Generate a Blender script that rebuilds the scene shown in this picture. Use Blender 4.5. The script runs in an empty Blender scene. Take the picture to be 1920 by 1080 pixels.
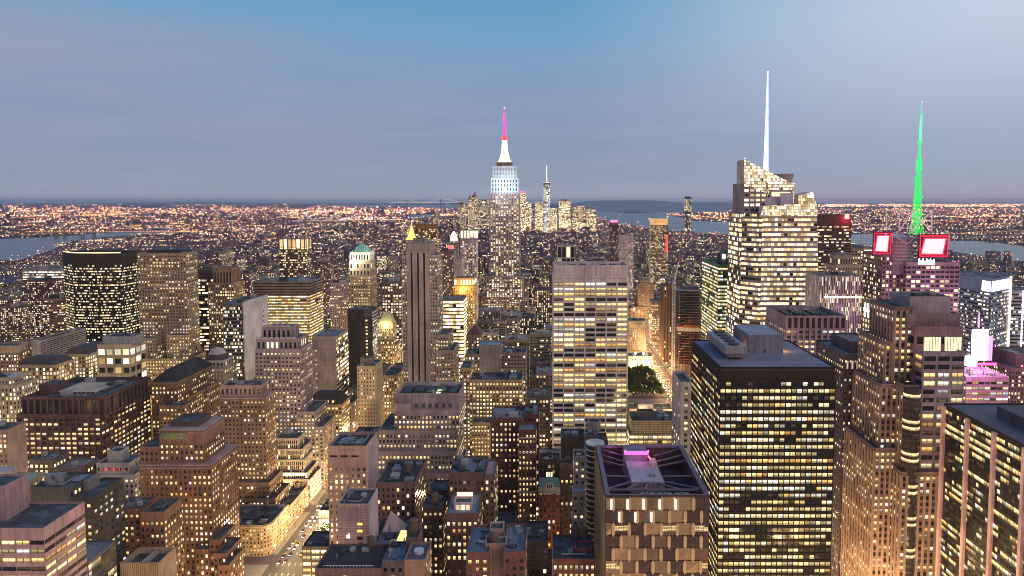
import bpy, math, random
import numpy as np
from mathutils import Vector
R = math.radians
random.seed(7)
sc = bpy.context.scene
col = sc.collection

# ------------------------------------------------------------ camera
FPX, VPX, HY, CH, TANP = 1240.0, 1028.0, 378.0, 260.0, 0.062
PITCH = math.atan(TANP)
YP = HY + FPX * TANP
cam_d = bpy.data.cameras.new('camera')
cam = bpy.data.objects.new('camera', cam_d)
col.objects.link(cam)
sc.camera = cam
cam.location = (0, 0, CH)
cam.rotation_euler = (math.pi / 2 - PITCH, 0, 0)
cam_d.sensor_fit = 'HORIZONTAL'
cam_d.sensor_width = 36
cam_d.lens = 36 * FPX / 1920
cam_d.shift_x = -(VPX - 960) / 1920
cam_d.shift_y = (YP - 540) / 1920
cam_d.clip_start = 1
cam_d.clip_end = 200000
sc.render.engine = 'CYCLES'
sc.cycles.pixel_filter_type = 'BLACKMAN_HARRIS'; sc.cycles.filter_width = 1.0
sc.cycles.max_bounces = 5
sc.cycles.diffuse_bounces = 3
sc.cycles.glossy_bounces = 3
sc.cycles.sample_clamp_indirect = 3.0
sc.view_settings.view_transform = 'Standard'
sc.view_settings.look = 'None'
sc.view_settings.exposure = 0.6
sc.view_settings.gamma = 1.0

CP, SP = math.cos(PITCH), math.sin(PITCH)
def at(px, py, Y):
    """world x, z of the photo point (px, py) at distance Y"""
    a, b = (px - VPX) / FPX, (YP - py) / FPX
    dy, dz = CP + b * SP, -SP + b * CP
    t = Y / dy
    return a * t, CH + dz * t
def proj(x, y, z):
    dz = z - CH
    f = y * CP - dz * SP
    u = y * SP + dz * CP
    if f < 1: return None
    return VPX + FPX * x / f, YP - FPX * u / f
def ground(px, py, z=0.0):
    a, b = (px - VPX) / FPX, (YP - py) / FPX
    dy, dz = CP + b * SP, -SP + b * CP
    t = (z - CH) / dz
    return a * t, dy * t

# ------------------------------------------------------------ nodes
def nn(nt, typ, **kw):
    n = nt.nodes.new(typ)
    for k, v in kw.items():
        setattr(n, k, v)
    return n
class NT:
    def __init__(s, nt): s.nt = nt
    def put(s, sock, v):
        if isinstance(v, bpy.types.NodeSocket): s.nt.links.new(v, sock)
        elif v is not None: sock.default_value = v
    def m(s, op, a, b=None, c=None, clamp=False):
        n = nn(s.nt, 'ShaderNodeMath', operation=op, use_clamp=clamp)
        for i, v in enumerate((a, b, c)): s.put(n.inputs[i], v)
        return n.outputs[0]
    def mix(s, f, a, b, typ='MIX'):
        n = nn(s.nt, 'ShaderNodeMix', data_type='RGBA', blend_type=typ)
        s.put(n.inputs[0], f); s.put(n.inputs[6], a); s.put(n.inputs[7], b)
        return n.outputs[2]
    def ramp(s, v, a, b, c=0.0, d=1.0):
        n = nn(s.nt, 'ShaderNodeMapRange', interpolation_type='SMOOTHSTEP')
        s.put(n.inputs[0], v)
        for i, q in enumerate((a, b, c, d)): n.inputs[i + 1].default_value = q
        return n.outputs[0]
    def cramp(s, v, stops):
        n = nn(s.nt, 'ShaderNodeValToRGB')
        e = n.color_ramp.elements
        while len(e) < len(stops): e.new(0.5)
        for el, (p, c) in zip(e, stops):
            el.position = p; el.color = (*c, 1)
        s.put(n.inputs[0], v)
        return n.outputs[0]
    def noise(s, vec, scale, detail=3, rough=0.55):
        n = nn(s.nt, 'ShaderNodeTexNoise')
        s.put(n.inputs['Vector'], vec)
        n.inputs['Scale'].default_value = scale
        n.inputs['Detail'].default_value = detail
        n.inputs['Roughness'].default_value = rough
        return n.outputs[0]
    def xyz(s, v):
        n = nn(s.nt, 'ShaderNodeSeparateXYZ'); s.put(n.inputs[0], v)
        return n.outputs[0], n.outputs[1], n.outputs[2]
    def vec(s, x, y, z):
        n = nn(s.nt, 'ShaderNodeCombineXYZ')
        for i, v in enumerate((x, y, z)): s.put(n.inputs[i], v)
        return n.outputs[0]
    def white(s, v):
        n = nn(s.nt, 'ShaderNodeTexWhiteNoise', noise_dimensions='3D'); s.put(n.inputs[0], v)
        return n.outputs[0]
    def attr(s, name):
        n = nn(s.nt, 'ShaderNodeAttribute', attribute_name=name, attribute_type='GEOMETRY')
        return n.outputs['Color'], n.outputs['Alpha']

# ------------------------------------------------------------ world: dusk sky
world = bpy.data.worlds.new('World'); sc.world = world
world.use_nodes = True
wt = world.node_tree; wt.nodes.clear(); W = NT(wt)
tc = nn(wt, 'ShaderNodeTexCoord')
dx, dy_, dz_ = W.xyz(tc.outputs['Generated'])
sky = nn(wt, 'ShaderNodeTexSky', sky_type='NISHITA', sun_disc=False)
sky.sun_elevation = R(1.0); sky.sun_rotation = R(75)
# wisps of thin cloud, stretched along the horizon
cl = W.noise(W.vec(W.m('MULTIPLY', dx, 1.3), W.m('MULTIPLY', dy_, 1.3), W.m('MULTIPLY', dz_, 7.0)), 1.7, 4, 0.5)
cl2 = W.noise(W.vec(W.m('MULTIPLY', dx, 2.0), 3.1, W.m('MULTIPLY', dz_, 20.0)), 1.6, 3, 0.5)
vert = W.cramp(W.m('MULTIPLY', dz_, 2.5), [
    (0.0, (0.300, 0.330, 0.410)), (0.07, (0.240, 0.285, 0.375)), (0.20, (0.205, 0.265, 0.385)), (0.40, (0.195, 0.275, 0.420)),
    (0.60, (0.140, 0.290, 0.470)), (0.78, (0.100, 0.275, 0.455)), (1.0, (0.07, 0.20, 0.40))])
hi = W.ramp(dz_, 0.02, 0.26)
rt = W.m('MULTIPLY', W.ramp(dx, -0.02, 0.62), W.m('ADD', W.m('MULTIPLY', hi, 0.62), 0.14))
c1 = W.mix(rt, vert, (0.56, 0.61, 0.69, 1))
lf = W.m('MULTIPLY', W.ramp(dx, -0.02, -0.55), W.m('MULTIPLY', W.ramp(cl, 0.36, 0.64), W.m('MULTIPLY', W.ramp(dz_, 0.30, 0.16), W.ramp(dz_, 0.0, 0.13))))
c2 = W.mix(W.m('MULTIPLY', lf, 0.8), c1, (0.265, 0.290, 0.400, 1))
c3 = W.mix(W.m('MULTIPLY', W.ramp(cl2, 0.48, 0.70), W.m('MULTIPLY', W.ramp(dz_, 0.32, 0.05), 0.24)), c2, (0.33, 0.36, 0.48, 1))
glow = W.m('MULTIPLY', W.ramp(dz_, 0.035, -0.01), W.ramp(dx, 0.10, 0.45))
c4 = W.mix(W.m('MULTIPLY', glow, 0.7), c3, (0.36, 0.22, 0.36, 1))
nis = nn(wt, 'ShaderNodeVectorMath', operation='SCALE'); wt.links.new(sky.outputs[0], nis.inputs[0]); nis.inputs['Scale'].default_value = 0.05
# unseen warm band added to the sky behind the camera, to warm the walls
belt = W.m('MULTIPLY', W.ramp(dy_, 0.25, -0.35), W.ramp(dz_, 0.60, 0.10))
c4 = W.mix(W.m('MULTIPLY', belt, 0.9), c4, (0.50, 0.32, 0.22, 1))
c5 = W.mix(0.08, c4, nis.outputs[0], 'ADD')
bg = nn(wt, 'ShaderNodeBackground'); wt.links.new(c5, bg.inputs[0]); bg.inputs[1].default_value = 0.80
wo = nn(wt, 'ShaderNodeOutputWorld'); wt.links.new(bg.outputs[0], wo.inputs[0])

sun_d = bpy.data.lights.new('sun', 'SUN'); sun_d.energy = 0.5; sun_d.angle = R(25); sun_d.color = (1.0, 0.74, 0.54)
sun = bpy.data.objects.new('sun', sun_d); col.objects.link(sun)
sun.rotation_euler = Vector((-0.62, 0.62, -0.42)).to_track_quat('-Z', 'Y').to_euler()

# ------------------------------------------------------------ materials
def new_mat(name):
    m = bpy.data.materials.new(name); m.use_nodes = True
    nt = m.node_tree; nt.nodes.clear()
    p = nn(nt, 'ShaderNodeBsdfPrincipled'); o = nn(nt, 'ShaderNodeOutputMaterial')
    nt.links.new(p.outputs[0], o.inputs[0])
    return m, NT(nt), p
def facade_material():
    """tint = wall colour + share of windows lit; wsty = window width, height (of a bay, a storey), seed, gloss; wext = hue, brightness, row habit"""
    m, N, p = new_mat('facade')
    tint, lit = N.attr('tint'); ws, gloss = N.attr('wsty'); we, _ = N.attr('wext')
    ww, wh, seed = N.xyz(ws); hue, glowk, rowk = N.xyz(we)
    uv = nn(N.nt, 'ShaderNodeUVMap').outputs[0]
    u, v, _ = N.xyz(uv)
    cu, cv = N.m('FLOOR', u), N.m('FLOOR', v)
    fu, fv = N.m('FRACT', u), N.m('FRACT', v)
    sd = N.m('MULTIPLY', seed, 917.3)
    r1 = N.white(N.vec(cu, cv, sd)); r2 = N.white(N.vec(cu, cv, N.m('ADD', sd, 31.7)))
    r3 = N.white(N.vec(N.m('FLOOR', N.m('MULTIPLY', cu, 0.34)), cv, N.m('ADD', sd, 7.7)))
    rr = N.white(N.vec(5.0, cv, N.m('ADD', sd, 3.3)))
    rowp = N.m('ADD', 1.0, N.m('MULTIPLY', N.m('SUBTRACT', N.m('MULTIPLY', N.m('ADD', rr, r3), 0.9), 0.9), N.m('MULTIPLY', rowk, 1.6)))
    on = N.m('LESS_THAN', r1, N.m('MULTIPLY', lit, rowp))
    inx = N.m('LESS_THAN', N.m('ABSOLUTE', N.m('SUBTRACT', fu, 0.5)), N.m('MULTIPLY', ww, 0.5))
    iny = N.m('LESS_THAN', N.m('ABSOLUTE', N.m('SUBTRACT', fv, 0.5)), N.m('MULTIPLY', wh, 0.5))
    win = N.m('MULTIPLY', inx, iny)
    geo = nn(N.nt, 'ShaderNodeNewGeometry')
    pos = geo.outputs['Position']
    big = N.noise(pos, 0.06, 4); fine = N.noise(pos, 1.4, 2)
    px, py, pz = N.xyz(pos)
    streak = N.noise(N.vec(N.m('MULTIPLY', px, 0.9), N.m('MULTIPLY', py, 0.9), N.m('MULTIPLY', pz, 0.05)), 1.0, 3)
    bigr = N.ramp(big, 0.36, 0.66); strr = N.ramp(streak, 0.34, 0.68)
    flo = N.white(N.vec(2.0, cv, sd)); bayv = N.white(N.vec(cu, 4.0, sd)); blk = N.white(N.vec(cu, cv, N.m('ADD', sd, 55.0)))
    var = N.m('ADD', 0.50, N.m('ADD', N.m('MULTIPLY', bigr, 0.30), N.m('ADD', N.m('MULTIPLY', fine, 0.25), N.m('MULTIPLY', strr, 0.26))))
    var = N.m('MULTIPLY', var, N.m('ADD', 0.84, N.m('ADD', N.m('MULTIPLY', flo, 0.14), N.m('ADD', N.m('MULTIPLY', bayv, 0.10), N.m('MULTIPLY', blk, 0.12)))))
    joint = N.m('MAXIMUM', N.m('LESS_THAN', fv, 0.07), N.m('LESS_THAN', fu, 0.05))
    var2 = N.m('MULTIPLY', var, N.m('SUBTRACT', 1.0, N.m('MULTIPLY', joint, 0.22)))
    wall = N.mix(1.0, tint, N.vec(var2, var2, var2), 'MULTIPLY')
    base = N.mix(win, wall, (0.018, 0.02, 0.026, 1))
    N.put(p.inputs['Base Color'], base)
    rough = N.m('SUBTRACT', 0.88, N.m('MULTIPLY', gloss, 0.7))
    N.put(p.inputs['Roughness'], N.m('ADD', N.m('MULTIPLY', N.m('SUBTRACT', 1.0, win), rough), N.m('MULTIPLY', win, 0.12)))
    warm = N.mix(r2, (1.0, 0.60, 0.21, 1), (1.0, 0.84, 0.48, 1))
    warm = N.mix(N.m('MULTIPLY', N.m('GREATER_THAN', r3, 0.80), 0.7), warm, (1.0, 0.92, 0.74, 1))
    colr = N.mix(hue, warm, (0.80, 0.92, 1.0, 1))
    inner = N.noise(N.vec(N.m('MULTIPLY', u, 3.0), N.m('MULTIPLY', v, 3.0), sd), 1.0, 2)
    st = N.m('MULTIPLY', N.m('MULTIPLY', win, on), N.m('MULTIPLY', glowk, N.m('ADD', 0.26, N.m('MULTIPLY', N.m('POWER', r2, 1.5), N.m('MULTIPLY', inner, 3.4)))))
    N.put(p.inputs['Emission Color'], colr); N.put(p.inputs['Emission Strength'], st)
    m.cycles.emission_sampling = 'NONE'
    return m
def pane_material():
    m, N, p = new_mat('window pane')
    glow, _ = N.attr('tint')
    uv = nn(N.nt, 'ShaderNodeUVMap').outputs[0]
    u, v, _ = N.xyz(uv)
    fu, fv = N.m('FRACT', u), N.m('FRACT', v)
    cell = N.vec(N.m('FLOOR', u), N.m('FLOOR', v), 2.0)
    r = N.white(cell); r2 = N.white(N.vec(N.m('FLOOR', u), N.m('FLOOR', v), 9.0))
    frame = N.m('MAXIMUM', N.m('GREATER_THAN', N.m('ABSOLUTE', N.m('SUBTRACT', fu, 0.5)), 0.455), N.m('GREATER_THAN', N.m('ABSOLUTE', N.m('SUBTRACT', fv, 0.5)), 0.46))
    mull = N.m('LESS_THAN', N.m('ABSOLUTE', N.m('SUBTRACT', fu, 0.5)), 0.03)
    frame = N.m('MAXIMUM', frame, mull)
    inner = N.noise(N.vec(N.m('MULTIPLY', u, 2.6), N.m('MULTIPLY', v, 4.0), 3.0), 1.0, 2, 0.6)
    low = N.ramp(N.m('SUBTRACT', fv, N.m('MULTIPLY', r2, 0.3)), 0.10, 0.45, 0.30, 1.0)
    blind = N.m('GREATER_THAN', fv, N.m('SUBTRACT', 1.15, N.m('MULTIPLY', r, 0.7)))
    det = N.m('MULTIPLY', low, N.m('ADD', 0.25, N.m('MULTIPLY', inner, 1.5)))
    det = N.m('ADD', N.m('MULTIPLY', det, N.m('SUBTRACT', 1.0, blind)), N.m('MULTIPLY', blind, 0.75))
    det = N.m('MULTIPLY', det, N.m('SUBTRACT', 1.0, N.m('MULTIPLY', frame, 0.85)))
    N.put(p.inputs['Base Color'], (0.02, 0.022, 0.028, 1)); p.inputs['Roughness'].default_value = 0.10
    N.put(p.inputs['Emission Color'], glow); N.put(p.inputs['Emission Strength'], det)
    m.cycles.emission_sampling = 'NONE'
    return m
def plain(name, c, rough=0.7, metal=0.0, vary=0.35, scale=0.5):
    m, N, p = new_mat(name)
    geo = nn(N.nt, 'ShaderNodeNewGeometry')
    n1 = N.noise(geo.outputs['Position'], scale, 4); n2 = N.noise(geo.outputs['Position'], scale * 9, 2)
    k = N.m('ADD', 1 - vary, N.m('MULTIPLY', N.m('ADD', n1, n2), vary))
    N.put(p.inputs['Base Color'], N.mix(1.0, (*c, 1), N.vec(k, k, k), 'MULTIPLY'))
    p.inputs['Roughness'].default_value = rough; p.inputs['Metallic'].default_value = metal
    return m
def emit(name, c, s, sample='NONE', vary=0.0, scale=0.3):
    m, N, p = new_mat(name)
    p.inputs['Base Color'].default_value = (0.05, 0.05, 0.05, 1)
    p.inputs['Emission Color'].default_value = (*c, 1)
    if vary:
        geo = nn(N.nt, 'ShaderNodeNewGeometry')
        k = N.m('MULTIPLY', s, N.m('ADD', 1 - vary, N.m('MULTIPLY', N.noise(geo.outputs['Position'], scale, 3), vary * 2)))
        N.put(p.inputs['Emission Strength'], k)
    else:
        p.inputs['Emission Strength'].default_value = s
    m.cycles.emission_sampling = sample
    return m
def glow_attr(name):
    m, N, p = new_mat(name)
    g, _ = N.attr('tint')
    p.inputs['Base Color'].default_value = (0.02, 0.02, 0.02, 1)
    N.put(p.inputs['Emission Color'], g); p.inputs['Emission Strength'].default_value = 1.0
    m.cycles.emission_sampling = 'NONE'
    return m
FAC, PANE, DOTS = facade_material(), pane_material(), glow_attr('city lights')
def roof_material():
    m, N, p = new_mat('roof membrane')
    pos = nn(N.nt, 'ShaderNodeNewGeometry').outputs['Position']; px, py, pz = N.xyz(pos)
    n1 = N.ramp(N.noise(pos, .16, 4), .38, .62); n2 = N.noise(pos, 2.2, 3)
    pid = N.white(N.vec(N.m('FLOOR', N.m('MULTIPLY', px, .19)), N.m('FLOOR', N.m('MULTIPLY', py, .11)), 1.0))
    seam = N.m('MAXIMUM', N.m('LESS_THAN', N.m('FRACT', N.m('MULTIPLY', px, .38)), .06), N.m('LESS_THAN', N.m('FRACT', N.m('MULTIPLY', py, .11)), .03))
    k = N.m('MULTIPLY', N.m('ADD', .35, N.m('ADD', N.m('MULTIPLY', n1, .55), N.m('ADD', N.m('MULTIPLY', n2, .5), N.m('MULTIPLY', pid, .55)))), N.m('SUBTRACT', 1.0, N.m('MULTIPLY', seam, .4)))
    N.put(p.inputs['Base Color'], N.mix(1.0, (.062, .064, .075, 1), N.vec(k, k, k), 'MULTIPLY'))
    N.put(p.inputs['Roughness'], N.m('SUBTRACT', .95, N.m('MULTIPLY', N.m('GREATER_THAN', n1, .85), .55)))
    return m
ROOFM = roof_material()
ROOFOLD = plain('roof membrane', (0.075, 0.078, 0.09), 0.9, 0, 0.55, 0.25)
STEEL = plain('grey steel', (0.28, 0.28, 0.30), 0.5, 0.5)
DARK = plain('dark plant', (0.045, 0.045, 0.05), 0.7)
WOOD = plain('weathered wood', (0.13, 0.09, 0.065), 0.9)
CONC = plain('concrete', (0.33, 0.29, 0.29), 0.9)
WHITE = plain('white paint', (0.62, 0.60, 0.62), 0.6)

# ------------------------------------------------------------ mesh builder
NOWIN = (0.0, 0.0, 0.0, 0.0)
class MB:
    def __init__(s): s.v = []; s.f = []; s.uv = []; s.t = []; s.w = []; s.e = []
    def poly(s, pts, tint=(0.3, 0.3, 0.3, 0), uv=None, ws=NOWIN, we=(0, 1, 0, 0)):
        n = len(s.v); s.v.extend(pts); s.f.append(tuple(range(n, n + len(pts))))
        s.uv.extend(uv if uv else [(0.5, 0.5)] * len(pts))
        s.t.append(tint if len(tint) == 4 else (*tint, 0)); s.w.append(ws); s.e.append(we)
    def box(s, x0, x1, y0, y1, z0, z1, tint=(0.3, 0.3, 0.3, 0), top=True, bottom=False):
        a = [(x0, y0), (x1, y0), (x1, y1), (x0, y1)]
        for i in range(4):
            p, q = a[i], a[(i + 1) % 4]
            s.poly([(*p, z0), (*q, z0), (*q, z1), (*p, z1)], tint)
        if top: s.poly([(*p, z1) for p in a], tint)
        if bottom: s.poly([(*p, z0) for p in reversed(a)], tint)
    def cyl(s, cx, cy, z0, z1, r0, r1=None, n=16, tint=(0.3, 0.3, 0.3, 0), cap=True):
        r1 = r0 if r1 is None else r1
        c = [(math.cos(2 * math.pi * i / n), math.sin(2 * math.pi * i / n)) for i in range(n)]
        for i in range(n):
            p, q = c[i], c[(i + 1) % n]
            if r1 > 1e-3:
                s.poly([(cx + p[0] * r0, cy + p[1] * r0, z0), (cx + q[0] * r0, cy + q[1] * r0, z0), (cx + q[0] * r1, cy + q[1] * r1, z1), (cx + p[0] * r1, cy + p[1] * r1, z1)], tint)
            else:
                s.poly([(cx + p[0] * r0, cy + p[1] * r0, z0), (cx + q[0] * r0, cy + q[1] * r0, z0), (cx, cy, z1)], tint)
        if cap and r1 > 1e-3: s.poly([(cx + p[0] * r1, cy + p[1] * r1, z1) for p in c], tint)
    def bar(s, p, q, r, tint=(0.3, 0.3, 0.3, 0), n=4):
        p, q = Vector(p), Vector(q); d = (q - p).normalized()
        a = d.cross(Vector((0, 0, 1)))
        if a.length < 1e-4: a = Vector((1, 0, 0))
        a.normalize(); b = d.cross(a)
        ring = [a * math.cos(2 * math.pi * (i + .5) / n) * r + b * math.sin(2 * math.pi * (i + .5) / n) * r for i in range(n)]
        for i in range(n):
            j = (i + 1) % n
            s.poly([tuple(p + ring[i]), tuple(q + ring[i]), tuple(q + ring[j]), tuple(p + ring[j])], tint)
        s.poly([tuple(p + k) for k in ring], tint); s.poly([tuple(q + k) for k in reversed(ring)], tint)
    def build(s, name, mat, parent=None, weld=False):
        me = bpy.data.meshes.new(name)
        me.from_pydata(s.v, [], s.f)
        me.uv_layers.new(name='UVMap').data.foreach_set('uv', np.array(s.uv, dtype=np.float32).ravel())
        for nm, d in (('tint', s.t), ('wsty', s.w), ('wext', s.e)):
            at_ = me.attributes.new(nm, 'FLOAT_COLOR', 'FACE')
            at_.data.foreach_set('color', np.array(d, dtype=np.float32).ravel())
        me.materials.append(mat)
        o = bpy.data.objects.new(name, me); col.objects.link(o)
        if parent: o.parent = parent
        return o
def tag(o, label=None, cat=None, group=None, kind=None):
    if label: o['label'] = label
    if cat: o['category'] = cat
    if group: o['group'] = group
    if kind: o['kind'] = kind
    return o
def empty(name, label, cat, group=None, loc=(0, 0, 0)):
    o = bpy.data.objects.new(name, None); col.objects.link(o); o.location = loc
    o.empty_display_size = 1
    return tag(o, label, cat, group)

# ------------------------------------------------------------ facades
class S:
    """how a facade is windowed"""
    def __init__(s, bay=3.2, fl=3.7, ww=0.5, wh=0.55, lit=0.4, hue=0.0, glow=1.0, row=0.6, geo=False, pier=0.0, band=0.0, top=2.5, gloss=0.0, pw=None, bh=None, ptint=None, sides=True):
        s.__dict__.update(locals()); del s.__dict__['s']
    def but(s, **k):
        n = S(); n.__dict__.update(s.__dict__); n.__dict__.update(k); return n
WARM = [(1.0, .64, .22), (1.0, .74, .32), (1.0, .78, .36), (1.0, .82, .42), (1.0, .66, .26), (1.0, .90, .68), (1.0, .72, .32), (1.0, .50, .14), (1.0, .78, .34), (.98, .94, .84)]
_cell = [0]
def wall(mb, wins, a, b, z0, z1, st, tint, seed, rng, windows=True):
    """one wall from plan point a to b (left to right seen from outside)"""
    ax, ay = a; bx, by = b
    L = math.hypot(bx - ax, by - ay)
    if L < 0.05 or z1 - z0 < 0.05: return
    ex, ey = (bx - ax) / L, (by - ay) / L
    nx, ny = ey, -ex
    n = max(1, round(L / st.bay)); zt = z1 - st.top
    H = zt - z0
    if not windows or st.ww <= 0 or H < st.fl * 0.8:
        mb.poly([(ax, ay, z0), (bx, by, z0), (bx, by, z1), (ax, ay, z1)], (*tint, 0), [(0, (z0 - z1) / st.fl), (n, (z0 - z1) / st.fl), (n, 0), (0, 0)], (0, 0, seed, st.gloss))
        return
    shade = not st.geo
    v0 = -H / st.fl
    ws = (st.ww, st.wh, seed, st.gloss) if shade else (0, 0, seed, st.gloss)
    mb.poly([(ax, ay, z0), (bx, by, z0), (bx, by, zt), (ax, ay, zt)], (*tint, st.lit if shade else 0), [(0, v0), (n, v0), (n, 0), (0, 0)], ws, (st.hue, st.glow, st.row, 0))
    if st.top > 0.01:
        mb.poly([(ax, ay, zt), (bx, by, zt), (bx, by, z1), (ax, ay, z1)], (*tint, 0), [(0, 0.3), (n, 0.3), (n, 0.9), (0, 0.9)], (0, 0, seed, st.gloss))
    bw = L / n; nf = int(H / st.fl)
    def P(u, z, o=0.0): return (ax + ex * u + nx * o, ay + ey * u + ny * o, z)
    pt = st.ptint or tint
    if st.pier > 0:
        w = st.pw or bw * (1 - st.ww) * 0.9
        for i in range(n + 1):
            u0, u1 = max(0, i * bw - w / 2), min(L, i * bw + w / 2)
            d = st.pier
            q = [P(u0, 0, 0), P(u0, 0, d), P(u1, 0, d), P(u1, 0, 0)]
            for j in range(3):
                r_, t_ = q[j], q[j + 1]
                mb.poly([(r_[0], r_[1], z0), (t_[0], t_[1], z0), (t_[0], t_[1], zt + .3), (r_[0], r_[1], zt + .3)], (*pt, 0), None, (0, 0, seed, st.gloss))
            mb.poly([(k[0], k[1], zt + .3) for k in reversed(q)], (*pt, 0))
    if st.band > 0:
        h = st.bh or st.fl * (1 - st.wh) * 0.85; d = st.band
        for k in range(nf + 1):
            zc = zt - k * st.fl; za, zb = zc - h / 2, zc + h / 2
            if za < z0: break
            mb.poly([P(0, za, d), P(L, za, d), P(L, zb, d), P(0, zb, d)], (*pt, 0), [(0, .2), (n, .2), (n, .8), (0, .8)], (0, 0, seed, st.gloss))
            mb.poly([P(0, zb, d), P(L, zb, d), P(L, zb, 0), P(0, zb, 0)], (*pt, 0))
            mb.poly([P(0, za, 0), P(L, za, 0), P(L, za, d), P(0, za, d)], (*pt, 0))
    if st.geo and wins is not None:
        for k in range(nf):
            zc = zt - (k + .5) * st.fl; h = st.fl * st.wh / 2
            rowp = min(0.97, st.lit * (1 + (rng.random() * 2 - 1) * st.row)); on = rng.random() < rowp
            rc = rng.choice(WARM)
            for i in range(n):
                if rng.random() < 0.45: on = rng.random() < rowp
                w = bw * st.ww / 2; uc = (i + .5) * bw
                g = (0.004, 0.004, 0.004)
                if on or rng.random() < 0.03:
                    c = rc if rng.random() < 0.5 else rng.choice(WARM); kk = st.glow * (0.32 + 1.6 * rng.random() ** 1.2)
                    if st.hue > rng.random(): c = (.85, .95, 1.0)
                    g = tuple(q * kk for q in c)
                elif rng.random() < 0.25:
                    g = (0.06, 0.035, 0.015)
                _cell[0] += 1; cu = _cell[0] % 997; cv = _cell[0] // 997
                o = 0.07
                wins.append(([P(uc - w, zc - h, o), P(uc + w, zc - h, o), P(uc + w, zc + h, o), P(uc - w, zc + h, o)],
                             [(cu + .0, cv + .0), (cu + .999, cv), (cu + .999, cv + .999), (cu, cv + .999)], g))

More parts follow.
